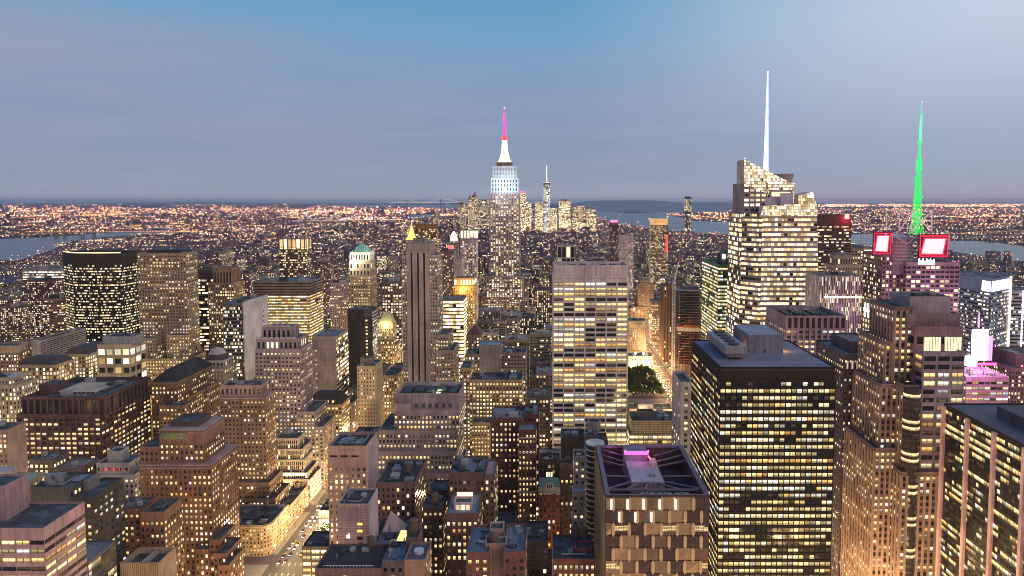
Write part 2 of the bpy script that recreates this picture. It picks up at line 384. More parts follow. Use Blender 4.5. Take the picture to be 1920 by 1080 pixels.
PROTECT = []   # (x0, x1, ytop, ybot, Y) in photo pixels: what must stay visible
FOOT = []      # plan rectangles taken
BOXES = []     # solids that hide what is behind
LANDMARK = []  # (px, py, phrase)
def plan_roof(pts, z, inset): 
    cx = sum(p[0] for p in pts) / len(pts); cy = sum(p[1] for p in pts) / len(pts)
    out = []
    for x, y in pts:
        dx, dy = x - cx, y - cy; l = math.hypot(dx, dy) or 1
        k = max(0.05, 1 - inset * 1.4 / l)
        out.append((cx + dx * k, cy + dy * k))
    return out
class Bld:
    def __init__(s, name, label, Y, cat='building', ybot=1080, group=None, keep=True, short=None):
        s.Y, s.ybot, s.keep = Y, ybot, keep
        s.root = empty(name, label, cat, group, (0, Y, 0)); s.tops = []; s.wins = []
        s.rng = random.Random(label); s.seed = s.rng.random(); s.bb = []; s.short = short
        s.rect = []
    def off(s, o): o.location = (0, -s.Y, 0); return o
    def part(s, name, mb, mat, parent=None, label=None):
        o = mb.build(name, mat, parent or s.root)
        if not parent: o.location = (0, -s.Y, 0)
        if label: o['label'] = label
        return o
    def tier(s, part, x0, x1, y, dy=0.0, D=30.0, on=None, st=None, tint=(.3, .27, .26), roof=True, blank='', par=1.1, z0=None, rooft=None, ytint=None):
        Y = s.Y + dy
        X0, Z = at(x0, y, Y); X1, _ = at(x1, y, Y)
        zb = 0.0 if on is None else s.tops[on][4] - (par if on is not None else 0)
        if z0 is not None: zb = z0
        s.solid(part, [(X0, Y), (X1, Y), (X1, Y + D), (X0, Y + D)], zb, Z, st, tint, roof, blank, par, rooft)
        s.tops[-1] = (X0, X1, Y, Y + D, Z)
        if s.keep:
            far = [VPX + (q - VPX) * Y / (Y + D) for q in (x0, x1)]
            PROTECT.append((min(x0, far[0]), max(x1, far[1]), y - 6, s.ybot, Y))
        FOOT.append((min(X0, X1), max(X0, X1), Y, Y + D))
        if s.short: LANDMARK.append(((x0 + x1) / 2, y + 40, s.short)); s.short = None
        return X0, X1, Y, Y + D, Z
    def solid(s, part, pts, z0, z1, st, tint, roof=True, blank='', par=1.1, rooft=None):
        """prism over the plan polygon pts (counter-clockwise from front left); blank: walls without windows by index"""
        mb = MB(); st = st or S(); n = len(pts)
        for i in range(n):
            a, b = pts[i], pts[(i + 1) % n]
            w = str(i) not in blank
            facing = (b[1] - a[1]) * 0 + (a[0] * (b[1] - a[1]) - a[1] * (b[0] - a[0]))
            back = abs(a[0] - b[0]) > 1 and b[0] < a[0]
            ss = st if not (back and st.geo) else st.but(geo=False, pier=0, band=0)
            wall(mb, s.wins, a, b, z0, z1, ss, tint, s.seed, s.rng, w)
        if roof:
            q = plan_roof(pts, z1, 0.45)
            for i in range(n):
                j = (i + 1) % n
                mb.poly([(*pts[i], z1), (*pts[j], z1), (*q[j], z1), (*q[i], z1)], (*tint, 0))
                mb.poly([(*q[i], z1), (*q[j], z1), (*q[j], z1 - par), (*q[i], z1 - par)], (*tint, 0))
            rm = MB(); rm.poly([(*p, z1 - par) for p in q], (*(rooft or (0.10, 0.105, 0.12)), 0))
            o = s.part(part, mb, FAC)
            s.part('roof', rm, ROOFM if not rooft else FAC, o)
        else:
            mb.poly([(*p, z1) for p in pts], (*tint, 0))
            s.part(part, mb, FAC)
        BOXES.append((min(p[0] for p in pts), max(p[0] for p in pts), min(p[1] for p in pts), max(p[1] for p in pts), z1))
        s.tops.append((min(p[0] for p in pts), max(p[0] for p in pts), min(p[1] for p in pts), max(p[1] for p in pts), z1))
    def gear(s, k, n=4, big=1.0, tank=0, seed=None):
        """plant on the roof of tier k"""
        x0, x1, y0, y1, z = s.tops[k]; z -= 1.1
        if x1 - x0 < 6 or y1 - y0 < 6: return
        r = s.rng
        used = []
        W_, D_ = x1 - x0, y1 - y0
        m = MB(); a_ = (x0 + W_ * r.uniform(.15, .35), y0 + D_ * r.uniform(.2, .4)); c_ = (x0 + W_ * r.uniform(.6, .85), y0 + D_ * r.uniform(.6, .85))
        t2 = r.uniform(.25, .45); m.bar((*a_, z + .7), (c_[0], a_[1], z + .7), t2); m.bar((c_[0], a_[1] - t2 * .7, z + .7), (*c_, z + .7), t2)
        for q in range(5): f_ = q / 4; m.box(a_[0] + (c_[0] - a_[0]) * f_ - .12, a_[0] + (c_[0] - a_[0]) * f_ + .12, a_[1] - .12, a_[1] + .12, z, z + .7)
        s.part('duct', m, r.choice((STEEL, DARK, CONC)))
        for q in range(r.randint(1, 3)):
            m = MB(); px_, py_ = x0 + W_ * r.uniform(.1, .9), y0 + D_ * r.uniform(.1, .9); h_ = r.uniform(.8, 2.2); m.cyl(px_, py_, z, z + h_, .35, n=8); m.cyl(px_, py_, z + h_, z + h_ + .3, .6, .2, 8); s.part('vent_pipe', m, r.choice((STEEL, DARK)))
        for i in range(n + tank):
            for _ in range(12):
                w, d = (r.uniform(2.5, 6) * big, r.uniform(2.5, 6) * big)
                w, d = min(w, (x1 - x0) * .45), min(d, (y1 - y0) * .45)
                if i >= n: w = d = 4.2
                cx, cy = r.uniform(x0 + w / 2 + 1, x1 - w / 2 - 1), r.uniform(y0 + d / 2 + 1, y1 - d / 2 - 1)
                if all(abs(cx - u[0]) > (w + u[2]) / 2 + .3 or abs(cy - u[1]) > (d + u[3]) / 2 + .3 for u in used): break
            else: continue
            used.append((cx, cy, w, d))
            if i >= n:
                water_tank(s, cx, cy, z); continue
            h = r.uniform(1.4, 3.4) * big; m = MB()
            m.box(cx - w / 2, cx + w / 2, cy - d / 2, cy + d / 2, z, z + h)
            kind = r.random()
            if kind < .4:
                for q in range(2): m.cyl(cx + (q - .5) * w * .5, cy, z + h, z + h + .5, min(w, d) * .2, n=12)
                s.part('cooling_unit', m, STEEL)
            elif kind < .7:
                m.box(cx - w / 2 - .15, cx + w / 2 + .15, cy - d / 2 - .15, cy + d / 2 + .15, z + h, z + h + .3)
                s.part('stair_bulkhead', m, CONC)
            else:
                m.bar((cx - w, cy + d * .3, z + .5), (cx + w * .9, cy + d * .3, z + .5), .35)
                s.part('vent_box', m, DARK)
    def done(s, lim=100):
        if not s.wins: return
        sc_ = []
        for i, (p, uv, g) in enumerate(s.wins):
            q = [proj(*k) for k in p]
            if any(k is None for k in q): sc_.append((0, i)); continue
            cx = sum(k[0] for k in q) / 4; cy = sum(k[1] for k in q) / 4
            A = 0.5 * sum(q[k][0] * q[(k + 1) % 4][1] - q[(k + 1) % 4][0] * q[k][1] for k in range(4))
            ok = 0 < cx < 1920 and 0 < cy < min(1080, s.ybot)
            sc_.append(((max(0, -A) * (3 if sum(g) > .3 else 1)) if ok else 0, i))
        sc_.sort(reverse=True)
        one = {i for v, i in sc_[:lim] if v > 0}
        rest = MB()
        for i, (p, uv, g) in enumerate(s.wins):
            m = MB() if i in one else rest
            m.poly(p, (*g, 1), uv)
            if i in one: s.part('window', m, PANE)
        if rest.f:
            s.part('window', rest, PANE)['kind'] = 'stuff'
def water_tank(b, cx, cy, z, r=2.0, h=4.2):
    m = MB()
    for q in range(4):
        a = math.pi / 4 + q * math.pi / 2
        m.bar((cx + math.cos(a) * r * .8, cy + math.sin(a) * r * .8, z), (cx + math.cos(a) * r * .8, cy + math.sin(a) * r * .8, z + 2.6), .14)
    m.cyl(cx, cy, z + 2.6, z + 2.6 + h, r, r * .94, 14)
    m.cyl(cx, cy, z + 2.6 + h, z + 4.0 + h, r * 1.08, 0, 14)
    b.part('water_tank', m, WOOD)
def lamp(name, loc, power, c=(1, .62, .25), r=1.5):
    d = bpy.data.lights.new(name, 'POINT'); d.energy = power; d.color = c; d.shadow_soft_size = r
    o = bpy.data.objects.new(name, d); o.location = loc; col.objects.link(o); return o
# ============================================================ the buildings one can name by their look
BRICK, BROWN, TAN, CREAM, GREY, PURP, PINK = (.20, .10, .075), (.22, .15, .12), (.40, .30, .22), (.46, .38, .31), (.30, .28, .30), (.34, .27, .30), (.42, .27, .29)
BLACK = (.03, .028, .032)
punch = S(2.9, 3.6, .46, .5, .40)
punchG = punch.but(geo=True)
ribbon = S(3.6, 3.9, 1.0, .5, .5, row=.9)

# ---- bottom left corner
b = Bld('office_building', 'pink granite office block with ribbon windows filling the bottom left corner', 276, short='pink granite block')
b.tier('body', -190, 82, 990, D=25, st=S(6.2, 3.9, .94, .46, .55, geo=True, top=4.5, row=.5), tint=PINK)
b.tier('penthouse', -190, 9, 911, dy=9, D=13, on=0, st=punch, tint=PINK, blank='0123')
b.done()
b = Bld('loft_building', 'black brick loft building with two steel tanks on its roof', 330, ybot=1020)
b.tier('wing', 57, 130, 914, D=20, st=punch, tint=(.085, .08, .08), blank='0')
b.tier('body', 130.4, 173, 933, D=25, st=S(4.2, 3.7, .42, .45, .30, geo=True), tint=(.07, .06, .06))
for px in (92, 112):
    x, z = at(px, 912, 338); m = MB(); z0 = b.tops[0][4] - 1.1
    m.cyl(x, 338, z0, z0 + 4.6, 2.2, n=16); m.cyl(x, 338, z0 + 4.6, z0 + 5.2, 2.3, 0.4, n=16); b.part('steel_tank', m, STEEL)
x, z = at(165, 930, 345); z0 = b.tops[1][4] - 1.1; m = MB(); m.box(x - 5, x + 4, 340, 349, z0, z0 + 5.5); m.box(x - 4.2, x + 3.2, 339.9, 349.1, z0 + 2, z0 + 4.2, top=False); b.part('cooling_unit', m, STEEL)
b.gear(0, 2); b.done()
b = Bld('glass_building', 'low dark glass building with steel roof rim beside the pink granite block', 303)
b.tier('body', 92, 165, 1053, D=20, st=S(2.2, 3.7, .9, .8, .3, geo=True, top=1.5), tint=(.10, .10, .12), par=.8, rooft=(.16, .16, .22))
b.done(60)
b = Bld('mechanical_tower', 'blank tan ribbed concrete box with open sunken roof at the bottom edge', 340)
b.tier('body', 226, 297, 1055, D=16, st=S(1.0, 3, .3, 1, 0, pier=.35, top=.6), tint=(.36, .26, .20), blank='', par=3.5)
b.part('roof_partition', (lambda m: (m.box(*(lambda t: (t[0] + (t[1] - t[0]) * .5, t[0] + (t[1] - t[0]) * .55, t[2] + .5, t[3] - .5, t[4] - 3.5, t[4] - .4))(b.tops[0])), m)[1])(MB()), CONC)
b.done()
b = Bld('apartment_building', 'brown brick apartment block with two flat roofs in front of the tall brick tower', 366)
b.tier('wing', 210, 262, 954, D=16, st=punchG.but(lit=.5), tint=BRICK)
b.tier('body', 262.5, 307, 960, dy=-6, D=18, st=punchG.but(lit=.5, top=5), tint=(.22, .115, .08))
b.gear(0, 3, .7); b.gear(1, 2, .7); b.done()
# ---- brick tower with the mosaic
b = Bld('brick_tower', 'tall stepped orange brick tower with a green mosaic panel under its roof', 400, short='orange brick tower')
fb = S(3.0, 3.6, .42, .52, .45, geo=True, pier=.25, pw=.6)
b.tier('body', 262, 396, 872, D=34, st=fb, tint=(.25, .125, .085))
b.tier('shoulder', 262, 297, 838, dy=1, D=26, on=0, st=fb.but(lit=.05), tint=(.27, .15, .11))
b.tier('tower', 298, 381, 806, dy=2.5, D=26, on=0, st=fb.but(top=9), tint=(.26, .14, .10))
b.tier('penthouse', 318, 372, 790, dy=8, D=16, on=2, st=punch, tint=(.12, .08, .08), blank='0123')
for i, (xa, xb, y, dy) in enumerate([(366, 391, 1030, -7), (392, 412, 1012, -6), (400, 424, 1038, -12), (409, 428, 1060, -17)]):
    b.tier('terrace_block', xa, xb, y, dy=dy, D=20, st=fb.but(geo=False, pier=0, lit=.35), tint=(.22, .11, .08))
x0, x1, y0, y1, z = b.tops[2]
m = MB(); xa, za = at(300, 826, y0); xb, zb = at(352, 809, y0)
m.box(xa, xb, y0 - .5, y0, za, zb, (.30, .16, .13)); b.part('mosaic_frame', m, FAC)
m = MB(); m.poly([(xa + .9, y0 - .55, za + .8), (xb - .9, y0 - .55, za + .8), (xb - .9, y0 - .55, zb - .8), (xa + .9, y0 - .55, zb - .8)], (.17, .22, .13))
cx = (xa + xb) / 2
for k in range(9):
    a = math.pi * k / 8; m.bar((cx, y0 - .6, za + 1.0), (cx + math.cos(a) * 2.6, y0 - .6, za + 1.0 + math.sin(a) * 2.6), .14, (.45, .30, .12))
for s_ in (-1, 1): m.poly([(cx + s_ * 5 - 1.2, y0 - .6, za + 1.2), (cx + s_ * 5 + 1.2, y0 - .6, za + 1.2), (cx + s_ * 5 + .3, y0 - .6, za + 3), (cx + s_ * 5 - .3, y0 - .6, za + 3)], (.40, .30, .16))
b.part('mosaic_panel', m, FAC)
for k in (0, 2):
    x0, x1, y0, y1, z = b.tops[k]; m = MB(); m.box(x0 - .5, x1 + .5, y0 - .5, y1 + .5, z - 2.2, z - 1.5, (.33, .22, .21)); m.box(x0 - .3, x1 + .3, y0 - .3, y1 + .3, z - .3, z + .25, (.36, .24, .23)); b.part('cornice', m, FAC)
b.gear(2, 4, .8); b.done()
# ---- dark building with a skylight
b = Bld('office_building', 'wide dark purple office block with a ridged skylight on its roof', 525, ybot=900, short='dark block with the ridged skylight')
st = S(5.0, 3.9, .68, .52, .55, geo=True, pier=.5, top=3, pw=1.4)
b.tier('body', 31, 188, 776, D=66, st=st, tint=(.10, .055, .06))
b.tier('crown', 41, 196, 744, dy=1.5, D=62, on=0, st=S(5.0, 14, .7, .86, .06, geo=True, pier=.6, top=1.5, pw=1.5), tint=(.12, .065, .07), par=3)
x0, x1, y0, y1, z = b.tops[1]; z -= 3
m = MB(); n = 9
for i in range(n):
    xa = x0 + 17 + i * 3.6
    m.poly([(xa, y0 + 14, z + 2.2), (xa + 1.8, y0 + 14, z + 3.4), (xa + 1.8, y0 + 44, z + 3.4), (xa, y0 + 44, z + 2.2)], (.42, .34, .28))
    m.poly([(xa + 1.8, y0 + 14, z + 3.4), (xa + 3.6, y0 + 14, z + 2.2), (xa + 3.6, y0 + 44, z + 2.2), (xa + 1.8, y0 + 44, z + 3.4)], (.40, .33, .28))
m.box(x0 + 17, x0 + 17 + n * 3.6, y0 + 14, y0 + 44, z, z + 2.1, (.12, .1, .12)); b.part('skylight', m, FAC)
m = MB(); m.box(x0 + 3, x0 + 14, y0 + 14, y0 + 30, z, z + 9, (.11, .06, .065)); b.part('penthouse', m, FAC)
for i in range(4):
    m = MB(); m.cyl(x0 + 30 + i * 5, y0 + 8, z, z + 2.6, 1.9, n=14); b.part('fan_drum', m, STEEL)
m = MB(); m.bar((x0 + 15, y0 + 10, z + 1), (x0 + 50, y0 + 10, z + 1), .4); m.bar((x1 - 8, y0 + 6, z + 1), (x1 - 8, y0 + 50, z + 1), .4); b.part('duct', m, STEEL)
b.gear(1, 5, 1.1); b.done()
# ---- grey stepped
b = Bld('office_building', 'small pale grey stepped block with red lit windows on its top floor', 430, ybot=950)
b.tier('body', 176, 251, 890, D=22, st=punchG.but(lit=.5, bay=3.4), tint=(.40, .37, .38))
b.tier('upper_floors', 180, 242, 868, dy=1, D=16, on=0, st=S(3.4, 4, .4, .5, .0, geo=True, top=2.2), tint=(.38, .35, .37))
b.tier('penthouse', 201, 226, 846, dy=4, D=9, on=1, st=punch, tint=(.34, .32, .34), blank='0123')
x0, x1, y0, y1, z = b.tops[1]
for i, f in enumerate((.28, .45, .55, .66, .78)):
    m = MB(); xc = x0 + (x1 - x0) * f; m.box(xc - .55, xc + .55, y0 - .12, y0, z - 5.4, z - 3.4); b.part('red_window', m, emit('red room %d' % i, (1, .03, .05), (1.6, .25, .8, .2, .3)[i]))
b.gear(0, 0); b.done()
# ---- left edge low blocks
b = Bld('hotel_building', 'low cornice building with orange floodlit roof at the left edge', 360, ybot=960)
b.tier('body', -110, 8, 926, D=30, st=punch.but(lit=.3), tint=(.38, .29, .20), rooft=(.30, .22, .16))
x0, x1, y0, y1, z = b.tops[0]; m = MB(); m.box(x0 - .6, x1 + .7, y0 - .6, y1 + .6, z - 1.6, z - .8, (.28, .34, .27)); b.part('cornice', m, FAC)
m = MB(); m.box(x1 - 22, x1 - 12, y0 + 14, y0 + 24, z - 1, z + 6, (.40, .34, .34)); b.part('penthouse', m, FAC)
m = MB(); m.box(x1 - 9, x1 - 4, y0 + 6, y0 + 20, z - 1, z + 1.6, (.55, .5, .5)); b.part('plant_box', m, FAC)
lamp('roof_floodlight', (x1 - 10.5, y0 + 5, z + 3.5), 2500, (1, .45, .12), .4); b.gear(0, 2)
b = Bld('loft_building', 'brown loft building with blank side wall at the left edge', 450, ybot=870)
b.tier('body', -60, 12, 806, D=17, st=punch.but(lit=.6), tint=(.34, .25, .21), blank='1'); b.gear(0, 2)
b = Bld('row_building', 'low brown roofed building behind the two steel tanks', 420, ybot=900)
b.tier('body', 54, 100, 862, D=14, st=punch, tint=(.16, .11, .10)); b.tier('wing', 100, 151, 878, dy=-2, D=18, st=punch.but(lit=.1), tint=(.17, .12, .11), rooft=(.2, .17, .17)); b.gear(0, 2, .7); b.gear(1, 1, .7)
# ---- tan beaux arts group, left
mans = dict(st=S(3.3, 3.9, .5, .6, .72, glow=1.1, row=.5), tint=(.44, .33, .21))
def mansard(b, k, h, col_=(.075, .06, .065), ins=3.5, lit=True):
    x0, x1, y0, y1, z = b.tops[k]; m = MB(); w = min(ins, (x1 - x0) / 2.3, (y1 - y0) / 2.3)
    a = [(x0, y0), (x1, y0), (x1, y1), (x0, y1)]; c = [(x0 + w, y0 + w), (x1 - w, y0 + w), (x1 - w, y1 - w), (x0 + w, y1 - w)]
    for i in range(4):
        j = (i + 1) % 4; m.poly([(*a[i], z), (*a[j], z), (*c[j], z + h), (*c[i], z + h)], col_)
    m.poly([(*p, z + h) for p in c], col_); b.part('mansard_roof', m, FAC)
b = Bld('hotel_building', 'tan mansard roofed hotel with rows of large lit windows, nearer of a pair', 620, ybot=800, short='tan mansard hotel')
b.tier('body', 33, 105, 684, D=24, **mans); mansard(b, 0, 5); b.gear(0, 0)
b = Bld('hotel_building', 'tan mansard roofed hotel with rows of large lit windows, farther of a pair', 685, ybot=700)
b.tier('body', 122, 165, 664, D=40, **mans); mansard(b, 0, 6)
b = Bld('mechanical_tower', 'grey roof plant tower with dark side louvers behind the mansard hotels', 705, ybot=660)
b.tier('body', 58, 76, 638, D=70, st=S(5, 2.2, 1, .35, 0), tint=(.33, .30, .31), blank='0'); b.gear(0, 3)
b = Bld('apartment_building', 'brown block with a tan cap at the left edge above the mansards', 690, ybot=710)
b.tier('body', -30, 30, 660, D=14, st=punch.but(lit=.6), tint=(.27, .19, .14)); b.tier('cap', -30, 30, 648, dy=-.5, D=16, on=0, st=punch, tint=(.42, .34, .24), blank='0123')
b = Bld('apartment_building', 'tan block with one bright lit floor left of the grey plant tower', 720, ybot=690)
b.tier('body', 31, 60, 640, D=16, st=punch.but(lit=.45), tint=(.36, .27, .17))
b = Bld('apartment_building', 'pale tan floodlit slab with stepped top at the left edge', 560, ybot=800)
b.tier('body', -50, 30, 722, D=24, st=S(3.2, 3.8, .4, .62, .55), tint=(.52, .42, .29)); b.tier('upper_floors', -50, 22, 708, dy=2, D=18, on=0, st=punch.but(lit=.5), tint=(.50, .41, .30), rooft=(.4, .38, .38)); b.gear(1, 3)
b = Bld('hotel_building', 'light tan block with four wide openings across its top storeys', 640, ybot=700)
b.tier('body', 182, 243, 646, D=26, st=S(7.5, 9, .72, .6, .6, top=3), tint=(.46, .36, .26))
b.tier('plant_floor', 192, 250, 631, dy=4, D=18, on=0, st=punch, tint=(.32, .32, .34), blank='0123'); b.gear(1, 2)
# ---- dark octagonal tower
b = Bld('office_tower', 'black glass tower with a glowing yellow rim round its roof', 930, ybot=645, short='black tower with yellow rim')
xl, z1 = at(116, 472, 955); xa, _ = at(135, 472, 930); xm, _ = at(180, 472, 926); xb, _ = at(227, 472, 930)
st = S(1.7, 3.9, 1, .42, .44, top=16, glow=.9, row=1.0, gloss=.8)
pts = [(xl, 956), (xa, 930), (xm, 926), (xb, 930), (xb + 4, 975), (xl + 14, 985)]
b.solid('body', pts, 0, z1, st, (.03, .026, .024), par=3); FOOT.append((xl, xb + 4, 926, 985)); PROTECT.append((114, 230, 462, 645, 926))
m = MB(); c = plan_roof(pts, 0, 1.2)
for i in range(3):
    m.bar((*c[i], z1 + .3), (*c[i + 1], z1 + .3), .8)
b.part('rim_light', m, emit('rim light', (1.0, .80, .32), 2.2))
m = MB(); m.box((xa + xb) / 2 - 14, (xa + xb) / 2 + 12, 945, 968, z1 - 3, z1 + 4); b.part('penthouse', m, DARK)
b.done()
# ---- beige slab tower
b = Bld('office_tower', 'tall beige brick tower with flat top and low wings, left part of the skyline', 760, ybot=700, short='tall beige tower')
st = S(3.4, 3.7, .44, .52, .42, pier=.3, geo=True, pw=1.0, row=.7)
b.tier('tower', 257, 348, 474, D=25, st=st, tint=(.36, .27, .21), par=2)
b.tier('wing', 254, 291, 634, dy=-13, D=13, st=st, tint=(.37, .28, .21)); b.tier('wing', 312, 352, 628, dy=-13, D=13, st=st, tint=(.37, .28, .21)); b.tier('podium', 252, 356, 672, dy=-17, D=36, st=st.but(lit=.7), tint=(.40, .30, .21))
x0, x1, y0, y1, z = b.tops[0]; m = MB(); m.box(x0 + 8, x1 - 4, y0 + 5, y1 - 3, z - 2, z + 3); b.part('penthouse', m, DARK)
m = MB(); m.box(x0 - .5, x1 + .5, y0 - .5, y1 + .5, z - 3, z - 2, (.42, .33, .27)); m.box(x0 - .4, x1 + .4, y0 - .4, y1 + .4, z - 24, z - 23.2, (.42, .33, .27)); b.part('cornice', m, FAC)
b.gear(0, 4); b.done()
b = Bld('office_building', 'narrow black slab with bright ribbon floors right of the beige tower', 870, ybot=650)
b.tier('body', 362, 399, 506, D=30, st=S(3, 4.2, 1, .5, .6, row=1, glow=1.2, top=12), tint=(.06, .05, .05))
b = Bld('brick_tower', 'brown art deco tower with a buttressed crown right of the black slab', 840, ybot=640)
b.tier('body', 390, 438, 530, D=30, st=S(3, 3.8, .5, .55, .5, pier=.5, pw=1), tint=(.27, .19, .12)); b.tier('crown', 400, 434, 502, dy=3, D=22, on=0, st=S(4, 20, .45, .7, 0, pier=1.2, pw=1.2, top=3), tint=(.25, .17, .12))
x0, x1, y0, y1, z = b.tops[1]
for i in range(5):
    m = MB(); xx = x0 + (x1 - x0) * i / 4; m.cyl(xx, y0, z, z + 5, .9, .2, 6, (.25, .17, .12)); b.part('pinnacle', m, FAC)
# ---- white end wall slab
b = Bld('office_tower', 'slab tower with blank pale end wall and dark glass front', 700, ybot=680, short='blank pale end wall slab')
b.tier('body', 418, 455, 568, D=60, st=S(1.6, 3.8, .9, .55, .34, top=4, gloss=.5), tint=(.13, .14, .15), blank='1', rooft=(.10, .12, .15))
x0, x1, y0, y1, z = b.tops[0]; m = MB(); m.box(x1, x1 + 1.2, y0 - .3, y1 + .3, 0, z + .8, (.50, .46, .50)); b.part('end_wall', m, FAC)
for i in range(22):
    m = MB(); yy = y0 + 46; zz = z - 12 - i * 5.5; m.poly([(x1 + 1.26, yy, zz), (x1 + 1.26, yy + 2.4, zz), (x1 + 1.26, yy + 2.4, zz + 1.8), (x1 + 1.26, yy, zz + 1.8)], (.0, .0, .0, 1) if i % 4 else (.8, .6, .3, 1), [(i + .1, 3.1), (i + .9, 3.1), (i + .9, 3.9), (i + .1, 3.9)]); b.part('window', m, PANE)
b.gear(0, 3); b.done()
# ---- bright ribbon block
b = Bld('office_building', 'broad block with every floor brightly lit and bronze top bands', 900, ybot=720, short='broad fully lit block')
b.tier('body', 475, 580, 553, D=54, st=S(4.2, 4.1, 1, .56, .97, glow=1.25, row=.15, top=.5, geo=True, band=.4), tint=(.30, .22, .15))
b.tier('attic', 475, 580, 529, dy=-.6, D=55, on=0, st=S(4, 3.8, 1, .4, 0, top=.4, band=.5), tint=(.24, .17, .14), rooft=(.15, .19, .22)); b.gear(1, 5, 2.2); b.done()
b = Bld('office_tower', 'dark bronze tower with a floodlit golden top behind the fully lit block', 1150, ybot=520)
b.tier('body', 523, 571, 466, D=32, st=S(3, 4, .75, .5, .4, gloss=.4), tint=(.12, .07, .05)); b.tier('crown', 523, 571, 448, D=32, on=0, st=S(8, 15, .74, .95, 1, glow=1.5, row=0, top=.5, pier=.6), tint=(.16, .10, .07)); b.gear(1, 2, 2)
# ---- green pyramid
b = Bld('brick_tower', 'brown tower with a floodlit white crown and green pyramid roof', 830, ybot=600, short='green pyramid tower')
b.tier('body', 653, 694, 515, D=30, st=S(3.1, 3.7, .45, .55, .55, pier=.3, geo=True), tint=(.30, .22, .15))
b.tier('shaft', 655, 693, 489, dy=1, D=28, on=0, st=S(4.5, 9, .5, .6, .5, top=2), tint=(.42, .34, .24))
b.tier('crown', 656, 691, 473, dy=2, D=25, on=1, st=S(3.4, 9, .5, .7, .05, top=2, pier=.4), tint=(.75, .70, .58))
x0, x1, y0, y1, z = b.tops[2]; cx, cy = (x0 + x1) / 2, (y0 + y1) / 2; m = MB(); zt = z + 12
pts = [(x0 + 2, y0 + 2), (x1 - 2, y0 + 2), (x1 - 2, y1 - 2), (x0 + 2, y1 - 2)]
for i in range(4):
    p, q = pts[i], pts[(i + 1) % 4]; m.poly([(*p, z), (*q, z), (cx, cy, zt)], (.22, .48, .36))
b.part('pyramid_roof', m, FAC)
lamp('crown_floodlight', (cx - 6, y0 - 8, z - 12), 16000, (1, .93, .75), 1); lamp('crown_floodlight', (x1 + 6, y0 - 4, z + 2), 6000, (.9, 1, .9), 1); b.done()
# ---- dark striped tower
b = Bld('office_tower', 'slender grey tower with three black vertical stripes down its front', 660, ybot=730, short='three striped tower')
b.tier('tower', 753, 820, 478, D=32, st=S(2.7, 3.6, .45, .52, .33, geo=True, top=3), tint=(.36, .29, .27))
b.tier('central_bay', 761, 806, 456, dy=-1.2, D=32, st=punch, tint=(.37, .30, .29), blank='0123')
b.tier('penthouse', 774, 797, 447, dy=9, D=12, on=1, st=punch, tint=(.33, .29, .30), blank='0123')
b.tier('wing', 820, 841, 627, dy=2, D=34, st=punchG.but(lit=.4), tint=(.34, .27, .25)); b.tier('wing', 817, 850, 657, dy=-2, D=40, st=punchG.but(lit=.45), tint=(.35, .28, .25))
x0, x1, y0, y1, z = b.tops[1]
for px in (771.5, 783.5, 795):
    xx, zt = at(px, 474, y0); m = MB(); m.box(xx - .95, xx + .95, y0 - .15, y0, 60, zt, (.012, .011, .012)); m.box(xx - 1.5, xx - .95, y0 - .4, y0, 60, zt + 1.5, (.42, .35, .34)); m.box(xx + .95, xx + 1.5, y0 - .4, y0, 60, zt + 1.5, (.42, .35, .34)); b.part('window_stripe', m, FAC)
m = MB()
for i in range(12): xx = x0 + 1 + i * (x1 - x0 - 2) / 11; m.box(xx - .4, xx + .4, y0 - .5, y0, z - 9, z + .8, (.30, .25, .27))
b.part('crown_fins', m, FAC); m = MB(); x_, z_ = at(790, 450, 668)
for q in (-3, 3): m.bar((x_ + q, 668, z), (x_ + q, 668, z + 5), .2)
m.bar((x_ - 4, 668, z + 5), (x_ + 4, 668, z + 5), .25); b.part('roof_frame', m, STEEL)
b.gear(2, 2, .7); b.done()
# ---- art deco scalloped
b = Bld('brick_tower', 'grey art deco tower with scalloped crown and stepped shoulders', 590, ybot=790, short='scalloped art deco tower')
st = S(3.3, 3.6, .46, .52, .42, geo=True, pier=.35, pw=1.1)
b.tier('body', 478, 562, 655, D=30, st=st, tint=PURP); b.tier('upper_floors', 481, 557, 636, dy=2, D=26, on=0, st=S(4, 9, .45, .6, .05, pier=.6, pw=1.3, top=1), tint=PURP)
b.tier('crown', 492, 545, 613, dy=5, D=18, on=1, st=S(4.6, 10, .5, .7, 0, pier=.9, pw=1.6, top=1.5), tint=(.38, .30, .34))
b.tier('wing', 470, 500, 712, dy=-5, D=20, st=st, tint=PURP); b.tier('wing', 556, 590, 772, dy=-3, D=36, st=st.but(lit=.7), tint=(.36, .30, .30)); b.tier('wing', 590, 606, 800, dy=-5, D=34, st=st, tint=(.37, .30, .27))
for k, n in ((2, 5), (1, 7), (0, 0)):
    x0, x1, y0, y1, z = b.tops[k]
    for i in range(n):
        m = MB(); xc = x0 + (x1 - x0) * (i + .5) / n; r = (x1 - x0) / n / 2
        pts = [(xc + r * math.cos(a), z + r * .8 * math.sin(a)) for a in [math.pi * q / 8 for q in range(9)]]
        m.poly([(p[0], y0 - .9, p[1]) for p in reversed(pts)], (.42, .33, .37)); m.poly([(p[0], y0 + .6, p[1]) for p in pts], (.42, .33, .37))
        for q in range(8): m.poly([(pts[q][0], y0 - .9, pts[q][1]), (pts[q][0], y0 + .6, pts[q][1]), (pts[q + 1][0], y0 + .6, pts[q + 1][1]), (pts[q + 1][0], y0 - .9, pts[q + 1][1])], (.42, .33, .37))
        b.part('scallop', m, FAC)
b.gear(4, 1); b.done()
